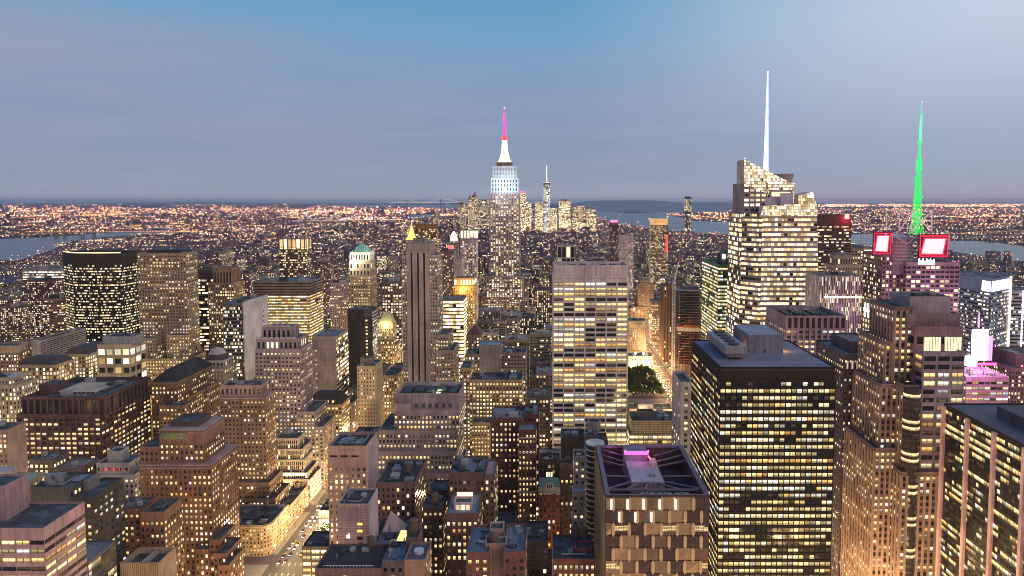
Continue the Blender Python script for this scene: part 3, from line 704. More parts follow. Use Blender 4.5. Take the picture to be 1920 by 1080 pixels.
# ---- brown tower
b = Bld('brick_tower', 'square brown tower with a pink stone attic and setback base', 516, ybot=960, short='square brown tower')
st = S(3.1, 3.6, .44, .5, .36, geo=True, pier=.25, pw=.9)
b.tier('body', 412, 497, 745, D=19, st=st, tint=(.25, .165, .125)); b.tier('attic', 413, 489, 722, dy=1.5, D=15, on=0, st=S(3.4, 6.5, .4, .7, .04, geo=True, top=2), tint=(.36, .24, .22))
b.tier('setback', 411, 505, 905, dy=-5, D=26, st=st, tint=(.22, .14, .10)); b.tier('setback', 452, 516, 935, dy=-9, D=30, st=st.but(geo=False), tint=(.22, .14, .10))
x0, x1, y0, y1, z = b.tops[0]; m = MB(); m.box(x0 - .5, x1 + .5, y0 - .5, y1 + .5, z - 1.2, z - .4, (.38, .26, .24)); b.part('cornice', m, FAC)
b.gear(1, 4, .8, 0); b.done()
# ---- blank slab
b = Bld('office_building', 'blank tan concrete slab with brightly lit floors on its right side', 700, ybot=740)
b.tier('body', 585, 630, 631, D=42, st=S(4, 4.4, 1, .5, .7, row=.9, glow=1.2), tint=(.36, .28, .25), blank='0', rooft=(.13, .16, .17)); b.gear(0, 2)
x0, x1, y0, y1, z = b.tops[0]
m = MB(); m.box(x0, x0 + 5.5, y0 - .15, y0, z - 13, z - 3, (.20, .17, .19)); b.part('dark_panel', m, FAC)
for i in range(9):
    m = MB(); zz = z - 16 - i * 5; m.box(x0 + 3.2, x0 + 4.6, y0 - .12, y0, zz, zz + 1); b.part('window', m, emit('slit %d' % i, (1, .7, .35), (.9, .1, .7)[i % 3]))
# ---- black slab
b = Bld('office_tower', 'black windowless slab tower with a column of small lit windows', 765, ybot=690)
b.tier('body', 652, 698, 580, D=21, st=S(3, 3.8, 1, .45, .5, glow=1.0, hue=.4), tint=(.05, .04, .04), blank='0'); x0, x1, y0, y1, z = b.tops[0]
m = MB(); m.box(x0 + 19.5, x1, y0 - .2, y0, z - 9, z + .6, (.10, .085, .085)); b.part('dark_panel', m, FAC)
for i in range(13):
    m = MB(); zz = z - 14 - i * 4; m.box(x0 + 20.6, x0 + 22.6, y0 - .2, y0, zz, zz + 1.8); b.part('window', m, emit('slab light %d' % i, (1, .72, .35), (1.2, .5, 1.5, .1)[i * 7 % 4]))
m = MB()
for i in range(16): zz = z - 5 - i * 4; m.box(x1, x1 + .6, y0, y1, zz, zz + 1.6, (.6, .57, .62))
b.part('side_bands', m, FAC); b.gear(0, 2)
b = Bld('brick_tower', 'tan stepped tower with a floodlit green truncated pyramid roof', 875, ybot=680)
b.tier('body', 706, 744, 645, D=24, st=punch.but(lit=.6), tint=(.42, .32, .19)); b.tier('upper_floors', 708, 737, 607, dy=2, D=20, on=0, st=punch.but(lit=.3), tint=(.46, .37, .24))
x0, x1, y0, y1, z = b.tops[1]; m = MB()
a = [(x0, y0), (x1, y0), (x1, y1), (x0, y1)]; cx, cy = (x0 + x1) / 2, (y0 + y1) / 2; c = [(cx + (p[0] - cx) * .3, cy + (p[1] - cy) * .3) for p in a]
for i in range(4): j = (i + 1) % 4; m.poly([(*a[i], z), (*a[j], z), (*c[j], z + 14), (*c[i], z + 14)], (.45, .46, .27))
m.poly([(*p, z + 14) for p in c], (.45, .46, .27)); b.part('pyramid_roof', m, FAC); lamp('roof_floodlight', (cx, y0 - 6, z - 2), 9000, (1, .85, .45), 1)
b = Bld('apartment_building', 'narrow windowless tan tower glowing yellow towards its foot', 600, ybot=800, short='narrow glowing tan tower')
b.tier('tower', 669, 703, 686, D=28, st=S(3, 3.6, .35, .45, .16, glow=.8), tint=(.50, .39, .25), blank='1'); b.tier('penthouse', 675, 696, 672, dy=6, D=10, on=0, st=punch, tint=(.25, .19, .17), blank='0123'); b.gear(0, 2, .6)
b = Bld('apartment_building', 'tan block with long cornice between the glowing tower and the striped tower', 685, ybot=780)
b.tier('body', 719, 744, 704, D=56, st=punch.but(lit=.5), tint=(.42, .31, .20)); b.gear(0, 2)
b = Bld('brick_building', 'dark dormered roof house front with brightly lit rows of windows below', 640, ybot=800)
b.tier('body', 573, 641, 758, D=26, st=S(3.6, 3.8, .55, .6, .85, geo=True, glow=1.15), tint=(.36, .27, .19)); mansard(b, 0, 9, (.07, .05, .05), 7)
x0, x1, y0, y1, z = b.tops[0]
for i in range(5):
    m = MB(); xx = x0 + 4 + i * 5.4; m.box(xx, xx + 2, y0 + 1, y0 + 3, z + .5, z + 3); b.part('dormer', m, emit('dormer %d' % i, (1, .8, .4), 1.0))
b.done()
# ---- broad stepped mauve building
b = Bld('office_building', 'broad mauve stone block with stacked setback floors and a green lit roof', 480, ybot=960, short='broad mauve setback block')
st = S(2.75, 3.7, .5, .56, .62, geo=True, top=3.0, row=.7); t_ = (.33, .25, .25)
b.tier('setback', 707, 861, 888, dy=-9, D=48, st=st, tint=t_); b.tier('setback', 708, 856, 846, dy=-6, D=44, on=0, st=st, tint=t_); b.tier('setback', 709, 857, 806, dy=-3, D=40, on=1, st=st, tint=t_)
b.tier('upper_floors', 739, 861, 768, D=36, on=2, st=st.but(top=4), tint=(.34, .26, .27)); b.tier('attic', 741, 861, 737, dy=2, D=31, on=3, st=punch, tint=(.33, .26, .28), blank='0123', par=3.2)
b.tier('side_pavilion', 739, 769, 757, dy=-1.5, D=6, on=3, st=punch, tint=(.40, .32, .35), blank='0123')
x0, x1, y0, y1, z = b.tops[4]; m = MB(); m.cyl(x0 + 31, y0 + 8, z - 3, z - 1.5, 1.6, n=12); b.part('green_roof_lamp', m, emit('green lamp', (.75, 1, .6), 14)); lamp('green_lamp', (x0 + 31, y0 + 8, z + 1), 2600, (.6, 1, .45), .4)
for i in range(5):
    m = MB(); m.box(x0 + 4 + i * 8.6, x0 + 10 + i * 8.6, y0 + 7, y0 + 22, z - 3.2, z - 1.2 + (i % 2)); b.part('cooling_unit', m, DARK)
m = MB(); x0, x1, y0, y1, z = b.tops[3]
for i in range(6): m.box(x0 + 15 + i * 5, x0 + 17.5 + i * 5, b.tops[4][2] - .3, b.tops[4][2], z + 1, z + 4, (.10, .09, .12))
b.part('louvre_openings', m, FAC); b.done()
# ---- tan cluster right of the striped tower
b = Bld('apartment_building', 'tan stepped block with a blank central tower and pale roof', 645, ybot=715)
b.tier('body', 872, 913, 664, D=26, st=punch.but(lit=.72, glow=1.1), tint=(.38, .29, .20)); b.tier('tower', 898, 940, 647, dy=-3, D=22, st=punch, tint=(.36, .29, .27), blank='0', rooft=(.28, .32, .36)); b.tier('wing', 940, 986, 661, dy=2, D=24, st=punch.but(lit=.3), tint=(.34, .27, .24)); b.gear(0, 2); b.gear(2, 3)
b = Bld('office_building', 'wide tan block with bright windows across all floors beside the mauve block', 600, ybot=860, short='wide bright tan block')
b.tier('body', 880, 979, 712, D=28, st=S(3.0, 3.7, .56, .58, .78, geo=True, glow=1.2), tint=(.34, .25, .17)); b.tier('wing', 862, 881, 690, dy=8, D=30, st=punch.but(lit=.7, glow=1.2), tint=(.42, .32, .20)); b.tier('wing', 884, 930, 792, dy=-14, D=14, st=punchG.but(lit=.8), tint=(.33, .25, .16)); b.gear(0, 7, 1.2); b.done()
b = Bld('brick_building', 'small brown building with pyramid roof behind the tan stepped block', 725, ybot=650)
b.tier('body', 874, 903, 628, D=24, st=punch.but(lit=.4), tint=(.32, .23, .17)); mansard(b, 0, 9, (.16, .08, .08), 10)
b = Bld('office_building', 'glass block of glaring white ribbon floors right of the striped tower', 775, ybot=660)
b.tier('body', 822, 869, 560, D=30, st=S(4, 4.3, 1, .6, .95, glow=1.6, row=.2, top=2), tint=(.22, .17, .15), rooft=(.16, .14, .15)); b.gear(0, 2)
b = Bld('hotel_building', 'orange floodlit building with a bright colonnade at its top', 900, ybot=560)
b.tier('body', 850, 890, 536, D=30, st=punch.but(lit=.5, hue=0), tint=(.55, .36, .15)); b.tier('colonnade', 851, 889, 521, dy=1, D=28, on=0, st=S(4, 9, .6, .7, 1, glow=2.2, row=0, top=1.5), tint=(.6, .4, .2)); lamp('crown_floodlight', (b.tops[0][0] + 14, 890, b.tops[0][4] - 6), 16000, (1, .55, .15), 1)
b = Bld('apartment_tower', 'slim tower with bright white floodlit top just left of the spire skyscraper', 1085, ybot=520)
b.tier('tower', 863, 893, 445, D=24, st=S(3.2, 3.6, .6, .45, .55, glow=.8), tint=(.42, .34, .40)); b.tier('crown', 863, 893, 432, D=24, on=0, st=S(5, 10, .6, .9, 1, glow=2.0, row=0, top=1), tint=(.7, .65, .6))
b = Bld('apartment_building', 'grey windowless slab left of the slim floodlit tower', 1000, ybot=525)
b.tier('body', 852, 866, 483, D=22, st=punch, tint=(.38, .33, .34), blank='0')

b = Bld('brick_building', 'dark brown classical block with a black hipped roof behind the orange brick tower', 560, ybot=800, short='dark brown hipped roof block')
b.tier('body', 283, 332, 716, D=62, st=S(3.1, 3.7, .42, .55, .42, geo=True, top=4), tint=(.17, .10, .065)); mansard(b, 0, 9, (.03, .027, .03), 9)
b.tier('front_wing', 298, 346, 760, dy=-12, D=12, st=punchG.but(lit=.5), tint=(.20, .12, .075)); b.tier('side_wing', 332, 352, 745, dy=10, D=56, st=punchG.but(lit=.55), tint=(.21, .13, .08)); x0, x1, y0, y1, z = b.tops[0]; m = MB(); m.box(x0 - .6, x1 + .6, y0 - .6, y1 + .6, z - 1.4, z - .5, (.22, .14, .09)); b.part('cornice', m, FAC); b.gear(1, 2, .7); b.done(80)
b = Bld('office_building', 'pale stone tower with a domed temple top and a colonnade', 630, ybot=780)
b.tier('body', 371, 421, 692, D=26, st=S(3.4, 3.7, .4, .55, .5, geo=True, top=1, row=.4), tint=(.36, .29, .23)); b.tier('upper_floors', 377, 419, 676, dy=2, D=20, on=0, st=S(3.4, 6, .4, .6, .25, top=1), tint=(.42, .36, .33)); x0, x1, y0, y1, z = b.tops[0]
m = MB()
for i in range(8): xx = x0 + .8 + i * (x1 - x0 - 1.6) / 7; m.box(xx - .6, xx + .6, y0 - 1.0, y0 - .1, z - 11, z - 1.5, (.50, .43, .37))
m.box(x0 - .5, x1 + .5, y0 - 1.3, y0, z - 1.5, z - .3, (.5, .43, .37)); b.part('columns_front', m, FAC)
x0, x1, y0, y1, z = b.tops[1]; cx, cy = (x0 + x1) / 2, (y0 + y1) / 2; m = MB(); m.box(cx - 8, cx + 7, cy - 7, cy + 7, z - 1, z + 5, (.10, .08, .08)); b.part('attic', m, FAC); m = MB(); m.cyl(cx, cy, z + 5, z + 9, 8.5, 6, 8, (.44, .38, .36)); m.cyl(cx, cy, z + 9, z + 11, 6, 1, 8, (.44, .38, .36)); b.part('dome', m, FAC); b.done(80)
# ---- the skyscraper with the lit spire, centre
b = Bld('skyscraper', 'tallest skyscraper with white lit setbacks and a magenta lit spire, in the centre', 1290, ybot=562, short='magenta spired skyscraper')
st = S(5.0, 3.9, .5, .55, .55, pier=1.0, pw=2.0, top=2, glow=.9, row=.8); t_ = (.44, .32, .31)
b.tier('shaft', 919, 973, 362, D=44, st=st, tint=t_)
b.tier('shoulder', 912, 980, 518, dy=-6, D=56, st=st.but(lit=.65, glow=1.2), tint=t_); b.tier('base', 905, 989, 556, dy=-12, D=66, st=st.but(lit=.6), tint=(.38, .28, .22))
wl = S(6, 8, .42, .6, .0, pier=.8, pw=2, top=3)
b.tier('lit_setback', 921, 971, 333, dy=2, D=40, on=0, st=wl, tint=(.66, .68, .72)); b.tier('lit_setback', 924, 968, 311, dy=4, D=34, on=3, st=wl.but(ww=.25), tint=(.66, .68, .72))
b.tier('observation_deck', 931, 960, 304, dy=9, D=24, on=4, st=punch, tint=(.26, .19, .19), blank='0123')
x0, x1, y0, y1, z = b.tops[5]; cx, cy = (x0 + x1) / 2, (y0 + y1) / 2
def zz(py): return at(945, py, cy)[1]
m = MB()
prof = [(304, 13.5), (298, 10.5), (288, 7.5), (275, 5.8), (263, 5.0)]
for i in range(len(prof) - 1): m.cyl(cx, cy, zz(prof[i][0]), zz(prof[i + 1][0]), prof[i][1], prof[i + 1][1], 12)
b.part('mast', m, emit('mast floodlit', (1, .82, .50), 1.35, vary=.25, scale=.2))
for i in range(4):
    m = MB(); a = math.pi / 4 + i * math.pi / 2; m.poly([(cx + math.cos(a) * 14, cy + math.sin(a) * 14, zz(304)), (cx + math.cos(a) * 6, cy + math.sin(a) * 6, zz(304)), (cx + math.cos(a) * 5, cy + math.sin(a) * 5, zz(278))], (.7, .6, .4)); b.part('mast_wing', m, FAC)
m = MB(); m.cyl(cx, cy, zz(263), zz(259), 6.2, 6.2, 12); m.cyl(cx, cy, zz(259), zz(254), 5, 3, 12); b.part('mast_collar', m, emit('red collar', (1, .02, .03), 3.0))
m = MB(); m.cyl(cx, cy, zz(254), zz(232), 2.8, 2.4, 8); m.cyl(cx, cy, zz(232), zz(214), 1.9, 1.5, 8); m.cyl(cx, cy, zz(214), zz(203), 1.1, .6, 8)
for q in range(10): m.cyl(cx, cy, zz(252 - q * 4), zz(250.6 - q * 4), 3.6 - q * .18, 3.6 - q * .18, 8)
b.part('antenna', m, emit('magenta antenna', (1, .03, .30), 1.7, vary=.7, scale=.5))
for zp in (202, ): m = MB(); m.cyl(cx, cy, zz(203), zz(201), 1.2, n=8); b.part('beacon', m, emit('beacon', (1, .2, .5), 4))
for q in (-1, 1): lamp('setback_floodlight', (cx + q * 15, y0 - 34, zz(350)), 26000, (.62, .82, 1), 3)
lamp('setback_floodlight', (cx, y0 - 42, zz(356)), 26000, (.66, .84, 1), 3); lamp('setback_floodlight', (x1 + 34, cy, zz(350)), 15000, (.75, .88, 1), 3)
# ---- white gridded slab
b = Bld('office_tower', 'white framed slab with wide dark and lit window bays in a grid', 560, ybot=840, short='white gridded slab')
b.tier('body', 1037, 1177, 518, D=34, st=S(9.03, 4.37, .93, .60, .62, geo=True, top=.2, row=.7, pier=.7, pw=.95, band=.35, bh=1.5, ptint=(.70, .59, .58)), tint=(.62, .53, .52), roof=False)
b.tier('attic', 1037, 1177, 497, dy=-.4, D=34.8, on=0, st=S(9, 12, 0, 0, 0), tint=(.62, .52, .53), par=5, rooft=(.06, .06, .07))
x0, x1, y0, y1, z = b.tops[1]
for i in range(6):
    m = MB(); m.box(x0 + 5 + i * 9, x0 + 11 + i * 9, y0 + 8, y0 + 26, z - 5, z - 2.2 + (i % 3) * .5); b.part('cooling_unit', m, DARK)
m = MB()
for i in range(8): xx = x0 + i * (x1 - x0) / 7; m.box(xx - .12, xx + .12, y0 - .06, y0, z - 9, z - 1, (.35, .28, .31))
b.part('panel_joints', m, FAC); b.done()
# ---- right of the slab
b = Bld('apartment_building', 'small tan block with flat parapet right of the white gridded slab', 1120, ybot=660)
b.tier('body', 1179, 1212, 602, D=30, st=S(3.4, 4.2, .36, .5, .15), tint=(.42, .34, .28), rooft=(.2, .22, .27)); b.gear(0, 2)
b = Bld('brick_tower', 'stepped brown hotel tower behind the small tan block', 1450, ybot=650)
b.tier('body', 1190, 1242, 575, D=34, st=punch.but(lit=.12), tint=(.30, .20, .14)); b.tier('tower', 1197, 1226, 532, dy=4, D=24, on=0, st=punch.but(lit=.05), tint=(.29, .19, .14)); b.tier('penthouse', 1200, 1219, 524, dy=8, D=12, on=1, st=punch, tint=(.27, .2, .16), blank='0123')
b = Bld('apartment_building', 'brown brick block with evenly lit small windows left of the crane', 1190, ybot=660)
b.tier('body', 1222, 1246, 565, D=32, st=punch.but(lit=.75, glow=1.1), tint=(.22, .13, .09)); b.gear(0, 1)
b = Bld('brick_tower', 'tall narrow dark brown tower behind the crane mast', 1062, ybot=690)
b.tier('tower', 1245, 1281, 536, D=34, st=S(4.5, 3.8, .34, .8, .1, pier=.8, pw=1.5), tint=(.24, .15, .11)); b.tier('penthouse', 1252, 1281, 529, dy=6, D=14, on=0, st=punch, tint=(.2, .13, .11), blank='0123')
# construction tower
b = Bld('construction_site', 'unfinished tower with open concrete floors and orange safety netting', 965, ybot=720)
x0, zt = at(1271, 545, 965); x1, _ = at(1318, 545, 965); zr = at(1290, 612, 965)[1]; nf = 14
def cplan(e=0): return [(x0 - e, 970), (x0 + 3, 965 - e), (x0 + 16, 961 - e), (x1, 960.5 - e), (x1 + e, 1002), (x0 - e, 1002)]
for k in range(32):
    z = zt - k * 3.9
    if z < 20: break
    m = MB(); pl = cplan(); n = len(pl); lit_ = k >= 10
    for i in range(n): p, q = pl[i], pl[(i + 1) % n]; m.poly([(*p, z - .45), (*q, z - .45), (*q, z), (*p, z)], (.26, .20, .19) if not lit_ else (.45, .15, .05))  # lower slab edges carry orange lamplight in their colour
    m.poly([(*p, z) for p in pl], (.3, .25, .24)); m.poly([(*p, z - .45) for p in reversed(pl)], (.25, .2, .2)); b.part('floor_slab', m, FAC)
m = MB(); zb = zr - 18; pl = cplan(.4)
for i in range(4): p, q = pl[i], pl[(i + 1) % 6]; m.poly([(*p, zr - 7), (*q, zr - 7), (*q, zr - 1), (*p, zr - 1)], (.55, .45, .36))
b.part('safety_screen', m, FAC)
m = MB()
for i in range(4): p, q = pl[i], pl[(i + 1) % 6]; m.poly([(*p, zr - .4), (*q, zr - .4), (*q, zr + .8), (*p, zr + .8)], (.65, .12, .03))
b.part('orange_netting', m, FAC)
for i in range(5):
    m = MB(); px_ = x0 + 3 + i * (x1 - x0 - 5) / 4; m.box(px_ - .4, px_ + .4, 968, 969, 0, zt - .5, (.25, .2, .19)); b.part('column', m, FAC)
m = MB(); m.box(x0 + 10, x1 - 3, 978, 996, 0, zt + 4, (.13, .10, .11)); b.part('core', m, FAC)
for i in range(22):
    m = MB(); k = 10 + i % 14; m.box(x0 + 2 + (i * 37 % 20), x0 + 3.6 + (i * 37 % 20), 966.4, 967, zt - k * 3.9 - 1.3, zt - k * 3.9 - .6); b.part('work_lamp', m, emit('work lamp', (1, .55, .2), 3))
FOOT.append((x0, x1, 652, 1002)); PROTECT.append((1268, 1318, 530, 720, 960))
# crane
t = empty('tower_crane', 'tower crane with pale lattice mast and raised red jib', 'crane', None, (0, 985, 0))
def tpart(t, name, m, mat): o = m.build(name, mat, t); o.location = (-t.location[0], -t.location[1], -t.location[2]); return o
xm, zc = at(1264, 532, 985); m = MB()
for sx in (-1, 1):
    for sy in (-1, 1): m.bar((xm + sx * 1.9, 985 + sy * 1.9, 0), (xm + sx * 1.9, 985 + sy * 1.9, zc), .35)
for k in range(int(zc // 3)):
    for sy in (-1, 1):
        s = 1 if k % 2 else -1; m.bar((xm - s * 1.9, 985 + sy * 1.9, k * 3), (xm + s * 1.9, 985 + sy * 1.9, k * 3 + 3), .22)
    m.bar((xm - 1.9, 983.7, k * 3), (xm + 1.9, 983.7, k * 3), .22)
tpart(t, 'mast', m, WHITE); m = MB(); m.box(xm - 1.6, xm + 1.8, 983, 987, zc, zc + 3); tpart(t, 'cab', m, WHITE)
xe, ze = at(1275, 482, 985); m = MB(); n = 9
for q, s in ((-.8, 0), (.8, 0), (0, 1.32)): m.bar((xm + q, 985, zc + 3), (xe + q * .3, 985, ze), .32)
for k in range(n): f0, f1 = k / n, (k + 1) / n; s = 1 if k % 2 else -1; m.bar((xm + (xe - xm) * f0 - s * 1.1, 985, zc + 3 + (ze - zc - 3) * f0), (xm + (xe - xm) * f1 + s * 1.1, 985, zc + 3 + (ze - zc - 3) * f1), .25)
tpart(t, 'jib', m, WHITE); m = MB(); m.bar((xe - (xe - xm) * .18, 985, ze - (ze - zc) * .18), (xe, 985, ze), .9); tpart(t, 'jib_tip', m, plain('red paint', (.5, .09, .04)))
m = MB(); m.bar((xm - 1, 985, zc + 2), (xm - 9, 985, zc + 4), .5); m.box(xm - 9, xm - 6, 984, 986, zc + 1, zc + 4); tpart(t, 'counter_jib', m, STEEL)
PROTECT.append((1258, 1280, 470, 700, 985))
# ---- green glass
b = Bld('office_tower', 'green glass tower with brightly lit floors left of the crystal skyscraper', 735, ybot=640, short='green glass tower')
st = S(2.6, 4.0, .94, .62, .85, geo=True, hue=.15, glow=1.2, top=.6, row=.9, gloss=.7, band=.15, bh=.9)
b.tier('body', 1347, 1420, 500, D=78, st=st, tint=(.05, .17, .08)); b.tier('attic', 1347, 1420, 496, D=78, on=0, st=punch, tint=(.10, .22, .13), blank='0123', par=3)
b.tier('penthouse', 1363, 1420, 474, dy=24, D=30, on=1, st=S(3, 4, .9, .5, .05), tint=(.08, .15, .11))
x, z = at(1352, 480, 764); m = MB(); m.cyl(x + 2, 764, b.tops[1][4] - 3, z + 4, 6, n=18); b.part('drum', m, DARK); m = MB(); m.cyl(x + 1, 756, z - 2, z + 2, 1.7, n=10); b.part('white_lamp', m, emit('white roof lamp', (.95, 1, 1), 8)); b.done()
# ---- crystal skyscraper
b = Bld('skyscraper', 'faceted crystal glass skyscraper with a slanted top and a needle spire', 650, ybot=625, short='crystal skyscraper')
def tri(a, b_, c): return (Vector(b_) - Vector(a)).cross(Vector(c) - Vector(a))
def glassface(m, quad, nb, fl, lit, seed, tint=(.20, .17, .18), glow=1.2, wh=.62, ww=.9, hue=0, row=.8):
    """quad: lower left, lower right, upper right, upper left; bays across, storeys of height fl"""
    (a, b_, c, d) = quad; v = lambda p: (p[2] - max(c[2], d[2])) / fl
    L = math.hypot(b_[0] - a[0], b_[1] - a[1])
    def u(p): return nb * (((p[0] - a[0]) * (b_[0] - a[0]) + (p[1] - a[1]) * (b_[1] - a[1])) / L / L)
    m.poly(quad, (*tint, lit), [(u(p), v(p)) for p in quad], (ww, wh, seed, .6), (hue, glow, row, 0))
def P3(px, py, Y): x, z = at(px, py, Y); return (x, Y, z)
KB = 650 / 545
def B3(px, py, Y): return P3(px, py, Y * KB)
def G3(px, py, Y, z=0): x, _ = at(px, py, Y * KB); return (x, Y * KB, z)
Yb = 545
m = MB()
A0, B0 = G3(1381, 620, 560), G3(1424, 620, 546); C0 = G3(1546, 620, Yb); D0 = (C0[0], 600 * KB, 0); E0 = (A0[0], 600 * KB, 0)
A1, B1 = B3(1392, 400, 560), B3(1430, 399, 546); C1 = B3(1532, 398, Yb + 1); D1 = (C1[0], 600 * KB, C1[2]); E1 = (A1[0], 600 * KB, A1[2])
glassface(m, [A0, B0, B1, A1], 9, 4.9, .85, .31, tint=(.26, .20, .22), wh=.50, glow=.9); glassface(m, [B0, C0, C1, B1], 20, 4.9, .97, .52, glow=.95, wh=.50, tint=(.36, .29, .29), row=.15)
glassface(m, [C0, D0, D1, C1], 12, 4.9, .6, .77); glassface(m, [E0, A0, A1, E1], 12, 4.9, .6, .12); m.poly([D0, E0, E1, D1], (.2, .18, .2)); m.poly([A1, B1, C1, D1, E1], (.14, .12, .14)); b.part('glass_body', m, FAC)
def slab(m, q, dep, tt):
    bk = [(p[0], p[1] + dep, p[2]) for p in q]
    m.poly([q[3], q[2], bk[2], bk[3]], tt); m.poly([q[1], bk[1], bk[2], q[2]], tt); m.poly([bk[0], q[0], q[3], bk[3]], tt); m.poly([bk[1], bk[0], bk[3], bk[2]], tt)
m = MB(); q = [B3(1394, 403, 558), B3(1437, 403, 558), B3(1441, 343, 559), B3(1395, 343, 559)]; glassface(m, q, 4, 4.9, .75, .33, tint=(.28, .22, .25), wh=.5, ww=.7, glow=1.3); slab(m, q, 40, (.26, .21, .24)); b.part('upper_body', m, FAC)
m = MB(); q = [B3(1441.5, 403, 562), B3(1488, 403, 562), B3(1489, 380, 562.5), B3(1441.5, 360, 562.5)]; m.poly(q, (.22, .18, .21)); slab(m, q, 30, (.2, .17, .19)); b.part('core', m, FAC)
m = MB(); q = [B3(1395, 344, 557.5), B3(1489, 386, 560), B3(1489.5, 346, 561), B3(1395.5, 299, 558.5)]
L_ = math.hypot(q[1][0] - q[0][0], q[1][1] - q[0][1]); zt0 = q[3][2]
m.poly(q, (.60, .52, .46, .99), [((p[0] - q[0][0]) / L_ * 26, (p[2] - zt0) / 3.1) for p in q], (.84, .76, .21, .4), (.12, 1.15, .05, 0)); slab(m, q, 26, (.46, .41, .38)); b.part('slanted_screen', m, FAC)
m = MB(); q = [B3(1426, 404, Yb - 1), B3(1533.5, 404, Yb - 1), B3(1531, 381, Yb + 1), B3(1432, 386, Yb + 1)]
glassface(m, q, 24, 2.9, 1, .4, tint=(.55, .48, .40), glow=1.15, wh=.74, ww=.8, row=0); slab(m, q, 12, (.46, .40, .37)); b.part('lit_parapet', m, FAC)
m = MB(); q = [B3(1497, 386, 552), B3(1532, 386, 552), B3(1524, 360, 554), B3(1497, 366, 554)]; glassface(m, q, 8, 3.0, 1, .7, tint=(.5, .44, .38), glow=1.0, wh=.75, ww=.8, row=0); slab(m, q, 24, (.46, .40, .37)); b.part('lit_wedge', m, FAC)
for (xa, xb, ya, yb2, tt, Y_) in ((1435, 1466, 383, 370, (.4, .37, .42), 556), (1464, 1488, 379, 362, (.45, .4, .47), 553), (1443, 1486, 372, 356, (.30, .26, .29), 557)):
    m = MB(); p, q = B3(xa, ya, Y_), B3(xb, yb2, Y_); m.box(p[0], q[0], Y_ * KB, Y_ * KB + 9, p[2] - 3, q[2], tt); b.part('plant_room', m, FAC)
m = MB(); p, q = B3(1447, 368, 556.4), B3(1482, 360, 556.4); m.box(p[0], q[0], 556.4 * KB, 556.8 * KB, p[2], q[2]); b.part('plant_window', m, emit('plant window', (1, .75, .35), 1.2, vary=.5))
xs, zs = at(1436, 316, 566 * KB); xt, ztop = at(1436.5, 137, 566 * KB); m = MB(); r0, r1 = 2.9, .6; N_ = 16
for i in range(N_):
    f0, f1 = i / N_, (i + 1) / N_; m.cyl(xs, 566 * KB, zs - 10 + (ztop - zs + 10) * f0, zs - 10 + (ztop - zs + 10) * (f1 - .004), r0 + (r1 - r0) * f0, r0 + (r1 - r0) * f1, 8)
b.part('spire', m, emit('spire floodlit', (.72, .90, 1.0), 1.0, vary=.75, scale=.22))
m = MB(); m.cyl(xs, 566 * KB, ztop, ztop + 1.6, .9, n=8); b.part('beacon', m, emit('spire beacon', (1, .3, .6), 3))
for px, py in ((1397, 298), (1489, 345)): p = B3(px, py, 560); m = MB(); m.cyl(p[0], p[1], p[2], p[2] + 1, .6, n=8); b.part('beacon', m, emit('corner beacon', (1, .2, .5), 4))
m = MB(); p = B3(1470, 330, 575); m.cyl(p[0], 575 * KB, p[2] - 8, p[2] + 2, 7, 10, 14); b.part('vapour_hood', m, CONC)
FOOT.append((A0[0], C0[0], 650, 716)); PROTECT.append((1376, 1546, 290, 625, 650)); LANDMARK.append((1462, 480, 'crystal skyscraper'))
# ---- behind it
b = Bld('office_tower', 'dark slab tower with a red beacon behind the crystal skyscraper', 830, ybot=520)
b.tier('body', 1537, 1597, 403, D=38, st=S(3.2, 3.9, 1, .4, .42, top=13, glow=.8, row=.8), tint=(.10, .055, .065)); x, z = at(1588, 408, 829); m = MB(); m.box(x - 2.4, x + 2.4, 828, 829.9, z - 1.4, z + 4); b.part('red_beacon', m, emit('red sign', (1, .12, .10), 6)); lamp('red_beacon', (x, 824, z), 8000, (1, .02, .05), 1)
b = Bld('brick_building', 'tan building with octagonal top pavilion behind the white striped block', 760, ybot=515)
b.tier('body', 1562, 1612, 497, D=26, st=punch.but(lit=.25), tint=(.40, .29, .25)); b.tier('pavilion', 1566, 1600, 479, dy=4, D=16, on=0, st=S(3, 9, .4, .6, .1), tint=(.38, .28, .25)); mansard(b, 1, 3, (.2, .15, .15))
b = Bld('office_building', 'white vertically striped block with one bright floor band', 610, ybot=620)
b.tier('body', 1538, 1617, 517, D=34, st=S(1.55, 4.0, .42, 1, .34, pier=.4, pw=.65, top=1.2, glow=.8, ptint=(.62, .52, .55)), tint=(.5, .42, .44)); x0, x1, y0, y1, z = b.tops[0]; m = MB(); zz_ = at(1580, 557, 610)[1]; m.box(x0 + 4, x1, y0 - .5, y0, zz_ - .7, zz_ + .7); b.part('bright_floor', m, emit('bright floor', (1, .82, .55), 2.2)); b.gear(0, 2)
b = Bld('office_building', 'mauve columned box with sunken plant roof in front of the striped block', 520, ybot=650)
b.tier('body', 1474, 1587, 592, D=48, st=S(4.74, 4.0, .62, .52, .6, geo=True, pier=.8, pw=1.5, top=11, hue=.1, ptint=(.36, .26, .30)), tint=(.30, .21, .25), par=3, rooft=(.05, .05, .055))
x0, x1, y0, y1, z = b.tops[0]
for i in range(10):
    m = MB(); xx = x0 + 1.8 + i * 4.7; m.box(xx, xx + 2.6, y0 - .12, y0, z - 10, z - 1.6, (.02, .018, .02)); b.part('attic_opening', m, FAC)
for i in range(5): m = MB(); m.box(x0 + 4 + i * 7, x0 + 9 + i * 7, y0 + 8, y0 + 30, z - 3, z - .3 + (i % 2) * .8); b.part('cooling_unit', m, DARK)
b.gear(0, 3); b.done()
